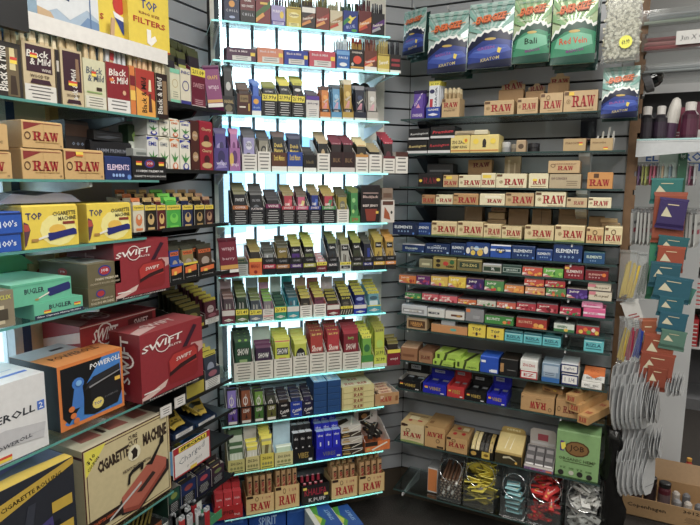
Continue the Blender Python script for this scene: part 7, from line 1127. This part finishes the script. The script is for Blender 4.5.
for k in range(8):
    g = G(); g.cyl((0, -.05, 0), (0, .05, .01), .012, .012, 'c8c82c' if k % 2 else '8c9498', 8, '9ca4a8'); o = g.build('wrapped_tube'); tag(o, '%s wrapped tube, %s in the light blue carton' % ('yellow' if k % 2 else 'grey', ORD[k + 1]), 'tube'); put(o, 'L', (e['u0'] + e['u1']) / 2 + .026 * ((k % 4) - 1.5), .22 - .03 * (k // 4), 0, random.uniform(-.4, .4)); o.location.z = LL[29].z + .020 + .004 * (k // 4)
r = LL[30]
DK = lambda c, c2: [('w', .05, .05, .95, .5, '1c1c22', 'b0b0b0', 6), ('r', c, 0, .55, 1, 1), ('e', c2, .5, .75, .3, .12)]
DISP(r, 168, 180, 489, 478, 'dark green carton of small packs', '1c3c30', DK('1c4c3c', '7c8c3c'), 'gold-flecked dark pouch', '3c3820', '6c6024', [('e', '8c7c3c', .5, .5, .3, .2)], 5, spread=4)
for x0, x1, yl, yt, nm, c, c2 in ((181, 196, 481, 466, 'navy blue', '1c2c5c', '8c3c3c'), (197, 210.5, 472, 455, 'indigo and red', '28284c', 'b03c4c'), (211.5, 224, 466, 449, 'dark plum', '3c2434', '6c7c4c')):
    DISP(r, x0, x1, yl, yt, '%s carton with white small print' % nm, c, DK(c, c2), '%s glossy pouch' % nm, c, '2c2c2c', [('e', c2, .5, .5, .35, .25), ('r', 'c8b878', .2, .8, .8, .88)], 5, spread=2)
# lowest shelf: a crate of sticks and lighters
r = LL[8]
LB = []
for i, (x, y, c) in enumerate(((160, 497, '1c1c20'), (167, 502, '1c1c20'), (174, 497, '2c3c9c'), (178, 506, '1c1c20'), (184, 500, '1c2ca0'), (189, 507, '26262c'), (195, 501, 'a81c28'), (191, 514, 'b0b4b8'), (199, 508, 'c8ccd0'), (203, 515, '3c3c40'), (183, 516, 'b02c30'), (174, 514, '1c1c20'), (165, 512, '2c2c34'), (208, 507, 'b01c28'))):
    q_ = hitz(x, y, .524); g = G(); g.prism([(-.008, 0, 0), (.008, 0, 0), (.012, .006, 0), (.008, .013, 0), (-.008, .013, 0), (-.012, .006, 0)], (0, 0, .062), c); o = g.build('lighter')
    tag(o, '%s lighter standing in the lighter tray, %s along' % ({'1c1c20': 'black', '2c3c9c': 'violet blue', '1c2ca0': 'blue', '26262c': 'charcoal', 'a81c28': 'red', 'b0b4b8': 'silver', 'c8ccd0': 'bright silver', '3c3c40': 'dark grey', 'b02c30': 'coral red', '2c2c34': 'blue-black', 'b01c28': 'crimson'}[c], ORD[i + 1]), 'lighter')
    g = G(); g.box(-.009, .009, .001, .012, .062, .074, 'b8bcc0' if i % 3 else '2c2c30'); g.cyl((-.004, .004, .076), (.004, .004, .076), .005, .005, '8c9094', 8); g.build('lighter_top', o)
    LB.append(o); put(o, 'L', q_.y, max(q_.x + 1.612, .33), .447)
g = G(); g.box(0, .26, 0, .09, 0, .004, '2c6c4c'); g.box(0, .26, -.003, 0, 0, .03, '3c8c5c'); g.box(0, .26, .09, .093, 0, .05, 'd8dcd8'); o = g.build('lighter_tray'); tag(o, 'green-edged tray holding loose lighters', 'tray'); put(o, 'L', 1.20, .395, .4405)
g = G(); g.box(-.06, .06, -.0, .1, 0, .06, '3c2c24', front='8c4c2c', top='241c18'); o = g.build('stick_box'); tag(o, 'brown box of fanned gold sticks beside the lighters', 'box'); put(o, 'L', 1.22, .29, .441)
first = None
for k in range(18):
    if first is None: g = G(); g.box(-.0035, .0035, 0, .003, 0, .085, '7c6c28'); first = g.build('incense_stick'); o = first
    else: o = first.copy(); COL.objects.link(o)
    tag(o, 'thin gold-brown stick fanned out of the brown box', 'stick', 'sticks in the brown box'); put(o, 'L', 1.165 + .005 * k, .27 - .02 * (k % 4), .5025, 0, -.3, .75 + random.uniform(-.1, .1))
# ================================================================== RIGHT FIXTURE
def rp(px, py, y):       # a point at depth y in the room
    d = ray(px, py); t = y / d[1]; return Vector((d[0] * t, y, HC + d[2] * t))
WP_ = mat('e2e5e9', .55, 0, .02, 6)
g = G(); g.box(-.02, .385, 3.45, 3.47, .02, CEIL - .3, WP_)
g.art((-.02, 3.45, 0), (1, 0, 0), (0, 0, 1), 1, 1, [('t', 'ELECTRONIC', '3a6ab8', rp(646, 157, 3.449).x + .02 + .185, rp(672, 157, 3.449).z, .37, .045), ('t', 'CIGARETTES', '3a6ab8', rp(646, 167, 3.449).x + .02 + .185, rp(672, 167, 3.449).z, .37, .045)])
o = g.build('sign_panel'); tag(o, 'tall pale grey panel with blue ELECTRONIC CIGARETTES lettering', 'sign panel')
# shelving unit far behind
e = empty('shelving_unit', 'far shelving unit with rows of red and white packs', 'shelving unit'); e.location = (.75, 4.6, 0)
g = G(); g.box(-.35, .9, 0, .4, 0, .08, 'gry'); g.box(-.35, .9, .38, .4, 0, 1.9, '5c5c60'); g.box(-.37, -.35, 0, .4, 0, 1.9, 'a8a8ac'); g.build('frame', e)
for k in range(5):
    g = G(); z = .45 + .30 * k; g.box(-.35, .9, .02, .38, z, z + .015, 'd8d8d8'); g.build('shelf_board', e)
for k in range(5):
    for j in range(8):
        z = .4665 + .30 * k; c = ('c83038', 'd8d8d8', 'd8d4cc', 'a82830')[(j + k) % 4]
        g = G(); g.box(0, .13, 0, .2, 0, .20, c); 
        for q in range(6): g.art((0, 0, .03 * q), (1, 0, 0), (0, 0, 1), .13, .03, [('r', 'd83840' if c[0] == 'd' else 'e8e4e0', .05, .3, .95, .6)])
        o = g.build('pack_stack'); tag(o, '%s stack of packs, %s on the %s board of the far unit' % ('red' if c[0] != 'd' else 'white', ORD[j + 1], ORD[5 - k]), 'packs'); o.location = (.42 + .145 * j, 4.63, z)
# white metal bracket shelf on the return, with bottles
zS = hit('R', .0, 634, 141)[1]
YF = 2.50
a = rp(631, 141, YF); b = rp(700, 134, YF)
g = G(); L = .5; g.prism([(0, 0, 0), (L, 0, 0), (L, 0, -.018), (.02, 0, -.062), (0, 0, -.062)], (0, .004, 0), mat('cfd4d8', .3, .3)); g.box(0, L, -.002, .006, -.006, 0, mat('cfd4d8', .3, .3))
e = empty('glass_shelf', 'glass shelf on a white metal bracket past the wall end', 'shelf'); e.location = (a.x + .02, YF, a.z)
o = g.build('bracket', e); g = G(); g.box(0, L, .0, .38, .001, .007, GLASS, front=GEDGE); g.build('glass_panel', e)
zs = a.z + .008
def bottle(px, y, r_, hb, desc, body, capc, cap=.03, lab=None):
    p = rp(px, 130, y); g = G(); g.lathe([(r_ * .95, 0), (r_, .004), (r_, hb * .85), (r_ * .6, hb)], body, 16)
    if lab: g.lathe([(r_ * 1.02, hb * .15), (r_ * 1.02, hb * .7)], lab, 16)
    o = g.build('bottle'); g = G(); g.lathe([(r_ * .62, hb), (r_ * .66, hb + cap), (r_ * .5, hb + cap + .003)], capc, 14); g.build('cap', o); tag(o, desc, 'bottle'); o.location = (p.x, y, zs)
bottle(646, 2.60, .026, .10, 'black bottle with white cap nearest the wall end', '1c1c22', 'e4e0dc', lab='2c2430'); bottle(660, 2.60, .024, .10, 'dark bottle with white cap, second past the wall end', '24202a', 'e4e0dc', lab='38283c'); bottle(689, 2.60, .03, .11, 'plum bottle with wide white cap', '4c1c34', 'e4e0dc', lab='5c2440')
p = rp(669, 130, 2.64); g = G(); g.lathe([(.02, 0), (.024, .04), (.024, .10), (.021, .14), (.014, .165), (.004, .172)], 'e8e4dc', 16); g.lathe([(.0245, .01), (.0245, .07)], '5c3c5c', 16); o = g.build('capsule_bottle'); tag(o, 'white torpedo-shaped bottle with a plum label', 'bottle'); o.location = (p.x, 2.66, zs); o.rotation_euler = (0, .12, 0)
p = rp(658, 100, 2.75); g = G(); g.cyl((0, 0, 0), (0, .05, 0), .014, .014, 'b0787c', 10); g = G(); g.lathe([(.012, 0), (.012, .1), (.013, .12), (.008, .13)], 'b87880', 12); o = g.build('slim_bottle'); tag(o, 'slim dusky pink tube behind the white torpedo bottle', 'bottle'); o.location = (p.x + .012, 2.74, zs)
for i, (px, c, ds) in enumerate(((652, '1c2030', 'dark navy'), (680, '8c1c44', 'crimson'), (694, '6c1c3c', 'plum'))):
    p = rp(px, 130, 2.72); g = G(); g.box(-.035, .035, 0, .07, 0, .12 + .02 * i, c); g.art((-.035, 0, 0), (1, 0, 0), (0, 0, 1), .07, .12, [('r', 'd8c8d0', .1, .3, .5, .34), ('r', 'd8c8d0', .1, .2, .5, .24), ('r', 'e8e4e4', .65, .12, .9, .4)]); o = g.build('supplement_box'); tag(o, ds + ' box behind the bottles past the wall end', 'box'); o.location = (p.x, 2.74, zs)
p = rp(639, 138, 2.86); q = rp(704, 84, 2.86); g = G(); g.box(0, q.x - p.x, 0, .05, 0, q.z - p.z, '14161c'); g.art((0, 0, 0), (1, 0, 0), (0, 0, 1), q.x - p.x, q.z - p.z, [('r', '4c4038', .3, .68, .8, .72), ('r', '3c4c8c', .7, .35, 1, .5)]); o = g.build('black_display_box'); tag(o, 'large black box behind the bottles past the wall end', 'box'); o.location = (p.x, 2.86, zs)
# dome camera
p = rp(652, 78, 2.62); g = G(); g.lathe([(.05, 0), (.055, .004), (.05, .03)], 'gry', 20); o = g.build('dome_camera'); tag(o, 'grey mounted camera housing with a glossy black dome', 'camera'); g = G(); g.lathe([(.042, 0), (.040, -.02), (.030, -.036), (.012, -.045)], mat('08080a', .08), 18); g.build('dome', o); o.location = p + Vector((-.005, 0, 0)); o.rotation_euler = (0, -1.25, 0)
o.rotation_euler = Matrix.Rotation(-math.pi * .62, 3, 'Y').to_euler()
g = G(); g.box(-.035, .0, -.03, .06, -.07, .07, 'a8aaac'); o = g.build('camera_mount'); tag(o, 'light grey mounting plate beside the black dome', 'mount'); o.location = p + Vector((-.022, .02, 0))
# clear trays of pipes above
for i, (y0, y1, c, ds) in enumerate(((28, 52, 'b83840', 'stack of red-tipped clear tubes'), (60, 74, 'b0b8bc', 'grey clear tray'), (4, 26, 'a8b8a4', 'pale green clear tray'))):
    a = rp(641, y1, 2.55); b = rp(705, y0, 2.55); g = G(); w = .5; h = (b.z - a.z)
    g.box(0, w, 0, .3, 0, .003, PLAST); g.box(0, w, 0, .003, 0, h, PLAST); o = g.build('clear_tray'); tag(o, 'clear acrylic tray past the wall end, %s one' % ('middle', 'lowest', 'highest')[i], 'tray'); o.location = (a.x, 2.55, a.z)
    for k in range(6):
        for q in range(2):
            cc = (c, 'c87878', '8c2c34', c, '1c1c20', 'd8d4d0')[(k + q + i) % 6] if i == 0 else (c, '8c9498', 'a8acb0')[(k + q) % 3]
            g = G(); g.cyl((0, 0, 0), (.22, 0, 0), h * .13, h * .13, cc, 8); o = g.build('glass_tube'); tag(o, '%s, piece %s in the %s clear tray' % (ds.replace('stack of ', '').replace('tubes', 'tube'), ORD[k * 2 + q + 1], ('middle', 'lowest', 'highest')[i]), 'tube'); o.location = (a.x + .01 + .23 * q, 2.57 + .012 * k, a.z + .004 + h * .14 + h * .27 * (k % 3))
a = rp(675.5, 45, 2.54); b = rp(702, 32, 2.54); g = G(); w = .14; h = .05; g.box(0, w, -.001, 0, 0, h, 'e0dfdc'); g.art((0, -.001, 0), (1, 0, 0), (0, 0, 1), w, h, [('t', '3in X 4in', '3c3c44', .42, .5, .62, .36, 3, .2, -.005)]); o = g.build('size_card'); tag(o, 'white card handwritten with tray size', 'card'); o.location = (a.x, 2.54, a.z)
# wire faceouts projecting from the return
WIRE = mat('c0c4c6', .3, .6)
def rail(px0, py, y, L, ds):
    p = rp(px0, py, y); g = G(); g.tube([(-.03, 0, -.02), (-.03, 0, 0), (L, 0, 0), (L + .01, 0, .015)], .003, WIRE); o = g.build('wire_hook'); tag(o, ds, 'hook'); o.location = p; return p
zr1 = rail(634, 163, 2.60, .35, 'upper chrome wire bar for thin packets'); zr2 = rail(634, 207, 2.60, .35, 'lower chrome wire bar for white packets')
rnd = random.Random(5)
for i, px in enumerate((637, 640, 644, 648, 652, 656, 660, 664, 672, 680, 684, 688, 692, 696)):
    c = ('8c8c94', '6c4c7c', '9ca048', 'a8b45c', 'b0506c', 'c86c84', '8c8c90', 'b8a080', '7c94a0', 'a83c5c', 'c8b8c0', 'c8ccd0', '9c5c78', 'b0b4b8')[i]
    nm = ('grey', 'violet', 'olive', 'lime-grey', 'rose', 'pink', 'ash grey', 'tan', 'blue-grey', 'crimson', 'pale pink', 'pale grey', 'mauve', 'silver')[i]
    p = rp(px, 170, 2.60); g = pouch_mesh(.05, .085, .006, c, 'c8ccd0', [('r', 'd8d8d8', .1, .1, .9, .3)], .1); o = g.build('thin_packet'); tag(o, '%s thin packet hanging edge-on from the upper wire bar' % nm, 'packet'); o.location = (p.x, 2.60, zr1.z - .09); o.rotation_euler = (0, rnd.uniform(-.08, .08), 1.25 + rnd.uniform(-.1, .1))
i = 0; first = None
for px in (636, 640, 644, 648, 652, 683, 687, 691, 695, 699):
    p = rp(px, 213, 2.60)
    if first is None: g = pouch_mesh(.06, .15, .008, 'b8bab8', '8c8e90', [('r', 'a83c50', .2, .3, .8, .45), ('r', '6c6e70', .2, .6, .8, .7)], .1); first = g.build('white_packet'); o = first
    else: o = first.copy(); COL.objects.link(o)
    tag(o, 'grey-white packet hanging edge-on from the lower wire bar', 'packet', 'packets on the lower wire bar'); o.location = (p.x, 2.60, zr2.z - .155); o.rotation_euler = (0, rnd.uniform(-.12, .06), 1.2 + rnd.uniform(-.1, .1))
# hanging strip of foil bags with cream windows
def foil(x0, x1, y0, y1, c, ds, y, rot=0.0, win=True, rz=.1):
    a = rp(x0, (y0 + y1) / 2, y); b = rp(x1, (y0 + y1) / 2, y); zt = rp((x0 + x1) / 2, y0, y).z; zb = rp((x0 + x1) / 2, y1, y).z; w = b.x - a.x; h = zt - zb
    g = pouch_mesh(w, h, .012, mat(c, .35, .15), mat(c, .35, .15), ([('p', 'd0c8a8', [(.12, .3), (.26, .72), (.52, .3)]), ('r', 'd8c8a0', .3, .8, .7, .84)] if win else [('t', 'Royal', 'c8d0cc', .5, .8, .5, .1)]), .08)
    o = g.build('foil_bag'); tag(o, ds, 'foil bag'); o.location = ((a.x + b.x) / 2, y, zb); o.rotation_euler = Matrix.Rotation(rot, 3, 'Y').to_euler(); o.rotation_euler.z = rz
    if win: g = G(); g.poly([(w * .18, -.0085, h * .5), (w * .3, -.0085, h * .5), (w * .28, -.0085, h * .62)], 'e0c060')
foil(676, 687, 140, 206, '2c5c44', 'tall dark green slim bag behind the purple bag', 2.58, 0, False)
foil(658, 682, 142, 182, 'a8b8b0', 'pale grey clear header above the teal bag', 2.60, 0, False)
foil(650, 683, 178, 204, '2f7c78', 'teal foil bag at the top of the hanging strip', 2.56)
foil(652, 686, 192, 243, 'a05038', 'rust foil bag behind the purple one', 2.545, .0)
foil(655, 685, 198, 229, '42356c', 'purple foil bag with cream window', 2.52, .1)
foil(655, 687, 236, 258, '2c6870', 'blue-teal foil bag below the purple one', 2.53, .1)
foil(655, 684, 246, 272, 'a85038', 'rust foil bag in the middle of the strip', 2.515, .05)
foil(647, 680, 236, 300, '3c9470', 'long green foil bag at the strip edge', 2.56, 0)
foil(648, 680, 262, 288, '2c6070', 'teal foil bag under the middle rust bag', 2.50, .05)
foil(651, 690, 276, 302, '2c6476', 'widest teal foil bag, drooping right', 2.49, .12)
foil(662, 692, 284, 300, '4a8c80', 'sea green foil bag peeking behind the widest teal one', 2.52, .3)
foil(656, 683, 296, 317, '2c6878', 'small dark teal foil bag', 2.485, .08)
foil(656, 686, 312, 334, '2c6478', 'slate teal foil bag above the grey-green one', 2.475, .1)
foil(658, 685, 330, 350, '5c8474', 'grey-green foil bag lowest of the green ones', 2.465, .1)
foil(641, 660, 318, 356, 'a85c3c', 'rust foil bag set furthest to the wall', 2.49, -.1)
foil(640, 673, 334, 364, 'a05038', 'rust foil bag with gold corner sticker', 2.47, .08)
foil(637, 673, 352, 380, '9c4c38', 'rust foil bag second from the strip bottom', 2.455, .08)
foil(645, 666, 366, 391, '944834', 'rust foil bag at the strip bottom', 2.445, .05)
# clear bags of coloured sticks near the wall end
def stickbag(x0, x1, y0, y1, c, nm, n, y=2.47):
    a = rp(x0, (y0 + y1) / 2, y); b = rp(x1, (y0 + y1) / 2, y); zt = rp((x0 + x1) / 2, y0, y).z; zb = rp((x0 + x1) / 2, y1, y).z; w = b.x - a.x; h = zt - zb
    g = pouch_mesh(w, h, .022, BAGM, BAGM, [], .08); o = g.build('clear_bag'); tag(o, 'clear hanging bag of %s sticks past the wall end' % nm, 'bag'); o.location = ((a.x + b.x) / 2, y, zb)
    for k in range(n):
        g = G(); L = h * .62; g.cyl((0, 0, 0), (0, 0, L), .0042, .0042, c, 6); q = g.build('flavour_stick'); tag(q, '%s stick in the clear bag of %s sticks' % (nm, nm), 'stick', nm + ' sticks'); q.location = (a.x + w * (.18 + .64 * k / max(n - 1, 1)), y + (.003 if k % 2 else -.003), zb + h * .08 + rnd.uniform(0, .02)); q.rotation_euler = (0, .12 + rnd.uniform(-.05, .05), 0)
stickbag(618, 637, 250, 302, 'e8c81c', 'yellow', 12); stickbag(617.5, 625.5, 316, 366, 'e0c01c', 'golden yellow', 4); stickbag(625.5, 632.5, 316, 364, 'b8284c', 'red', 4); stickbag(633, 641, 318, 362, '2c48b0', 'blue', 4)
stickbag(637, 646, 252, 300, '707c74', 'grey-green', 4, 2.50)
g = pouch_mesh(.07, .16, .004, 'c8c8c4', 'c8c8c4', [('r', '9c4c4c', .2, .5, .8, .55), ('r', '9c4c4c', .2, .6, .7, .64), ('w', .1, .1, .9, .4, 'c8c8c4', '8c8c88', 4)], .05); o = g.build('paper_leaflet'); p = rp(641, 338, 2.49); tag(o, 'white paper leaflet with red print, hanging at a slant', 'leaflet'); o.location = p; o.rotation_euler = (0, -.35, .15)
# fans of grey-white packets
def fan(x0, x1, y0, y1, cols, rows, ds, grp, y=2.46, lean=-.0, c='c6c8ca', rz=1.12):
    first = None; w = .085
    for q in range(cols):
        px = x0 + (x1 - x0) * (q + .5) / cols
        for k in range(rows):
            py1 = y1 - (y1 - y0) * .16 * (rows - 1 - k) ; p = rp(px + k * .6, py1, y - .02 * k); 
            if first is None:
                h = rp(px, y0, y).z - p.z - .0
                h = min(h, .24) if h > 0 else .2
                g = G(); n = 6; vs = []
                for j in range(n + 1):
                    z = h * j / n; bx = .003 * math.sin(j / n * 3.0)
                    k_ = (.45, .85, 1, 1, .92, .8, .62)[j]
                    for s in (-w / 2 * k_, w / 2 * k_): vs.append((s, bx - .003 * (1 - j / n), z)); 
                    for s in (w / 2 * k_, -w / 2 * k_): vs.append((s, bx + .003 * (1 - j / n) + .0006, z))
                fs = []
                for j in range(n):
                    for s in range(4): a = j * 4 + s; b2 = j * 4 + (s + 1) % 4; fs.append([a, b2, b2 + 4, a + 4])
                fs.append([3, 2, 1, 0]); fs.append([n * 4, n * 4 + 1, n * 4 + 2, n * 4 + 3]); g.mesh(vs, fs, mat(c, .35, .1)); g.art((-w * .4, -.003, h * .2), (1, 0, 0), (0, 0, 1), w * .8, h * .1, [('r', '7c7e82', .05, .4, .95, .6)]); first = g.build('hanging_packet'); o = first
            else: o = first.copy(); COL.objects.link(o)
            tag(o, ds, 'packet', grp); o.location = p; o.rotation_euler = (0, lean + rnd.uniform(-.03, .03) + .04 * (q - cols / 2), rz + rnd.uniform(-.10, .10))
fan(613, 645, 362, 428, 7, 3, 'grey packet hanging edge-on in the upper fan past the wall end', 'upper fan of grey packets')
fan(646, 659, 380, 420, 3, 3, 'white packet fanned outward beside the upper grey fan', 'white packets beside the upper fan', 2.44, -.32, 'd0d2d4', 1.35)
fan(618, 648, 426, 494, 6, 4, 'grey packet hanging edge-on in the lower fan above the cardboard box', 'lower fan of grey packets')
fan(650, 662, 425, 455, 3, 2, 'pale packet fanned outward beside the lower grey fan', 'pale packets beside the lower fan', 2.44, -.3, 'd0d2d4', 1.35)
fan(668, 684, 372, 392, 4, 2, 'white packet peeking from behind the rust bags', 'white packets behind the rust bags', 2.50, -.45, 'd8dadc', 1.35)
# black plastic bag
g = G(); P = []; n = 14
BP = mat('0d0d0f', .22, 0, .3, 40, .5)
for j in range(n + 1):
    t = j / n; ww = .026 + .034 * t + .004 * math.sin(j * 1.7); cx_ = .0 + .02 * t
    ring = []
    for i in range(18):
        q = math.tau * i / 18; rr = 1 + .18 * math.sin(q * 5 + j) + .1 * math.sin(q * 3 - j * 2); ring.append((cx_ + ww * math.cos(q) * rr, .035 * math.sin(q) * rr, -.60 * t))
    P += ring
fs = []
for j in range(n):
    for i in range(18): k = (i + 1) % 18; fs.append([j * 18 + i, (j + 1) * 18 + i, (j + 1) * 18 + k, j * 18 + k])
fs.append(list(range(18))); fs.append([n * 18 + i for i in range(18)][::-1])
g.mesh(P, fs, BP); o = g.build('plastic_bag', None, True); tag(o, 'crumpled black plastic bag hanging at the wall end', 'plastic bag'); p = rp(614, 428, 2.42); o.location = p
# cardboard box on the floor
a = rp(622, 480, 2.75); P0 = hitz(628, 505, 0); P1 = hitz(704, 524, 0)
e0 = rp(626, 470, 2.70)
ex = Vector((P1.x - P0.x, P1.y - P0.y, 0)); W_ = .42; ang = 0.0
g = G(); KB_ = 'b08c60'; t = .004; Wd, Dd, Hd = .42, .26, .10
g.box(0, Wd, 0, t, 0, Hd, KB_); g.box(0, Wd, Dd - t, Dd, 0, Hd, KB_); g.box(0, t, t, Dd - t, 0, Hd, KB_); g.box(Wd - t, Wd, t, Dd - t, 0, Hd, KB_); g.box(0, Wd, 0, Dd, 0, t, KB_)
g.art((0, 0, 0), (1, 0, 0), (0, 0, 1), Wd, Hd, [('t', 'Copenhagen', '3c3024', .25, .58, .40, .26), ('t', '30129', '3c3024', .72, .82, .2, .16), ('w', .6, .25, .86, .58, KB_, '4c3c2c', 6)])
o = g.build('cardboard_box'); tag(o, 'open cardboard box on the carpet past the wall end', 'box')
p = rp(640, 520, 2.62); p = hitz(626, 514, 0); o.location = (p.x - .02, p.y + .0, 0); BX = o.location.copy(); print('BOXLOC', BX)
for s, rx, yy in ((1, .35, Dd),):
    g = G(); g.box(.01, Wd - .01, 0, t, 0, .1, 'b8946a'); f = g.build('box_flap', o); f.location = (0, yy, Hd); f.rotation_euler = (-rx if s > 0 else 1.9, 0, 0)
for k, (dx, dy, c, ds) in enumerate(((.06, .10, '38242c', 'dark plum jar, first in the cardboard box'), (.125, .13, '2c2024', 'near-black jar, second in the cardboard box'), (.185, .10, '5c1c2c', 'maroon jar with pale label in the cardboard box'))):
    g = G(); g.lathe([(.027, 0), (.028, .005), (.028, .12), (.022, .135)], c, 16); g.lathe([(.0285, .03), (.0285, .1)], [mat('6c5c60' if k == 2 else '3c3034')], 16); q = g.build('supplement_jar'); g = G(); g.lathe([(.027, .135), (.027, .155), (.02, .158)], '1c1c1e', 16); g.build('lid', q); tag(q, ds, 'jar'); q.location = BX + Vector((dx, dy, .005))
for k in range(6):
    g = G(); g.lathe([(.018, 0), (.018, .09), (.01, .1)], ('8c8c90', 'b8b0a8', '6c6c70')[k % 3], 12); q = g.build('small_jar'); tag(q, '%s small jar, %s along in the cardboard box' % (('grey', 'beige', 'dark grey')[k % 3], ORD[k + 1]), 'jar'); q.location = BX + Vector((.24 + .045 * (k % 4), .06 + .08 * (k // 4), .005))
p = hitz(688, 474, 0); g = G(); g.lathe([(.022, 0), (.024, .01), (.024, .05), (.012, .07), (.012, .08)], 'c83c28', 14); g.lathe([(.0245, .012), (.0245, .035)], 'e8d8b0', 14); q = g.build('drink_bottle'); g = G(); g.lathe([(.013, .08), (.013, .095)], 'd8a030', 12); g.build('cap', q); tag(q, 'small red and orange bottle standing on the carpet by the panel', 'bottle'); q.location = p
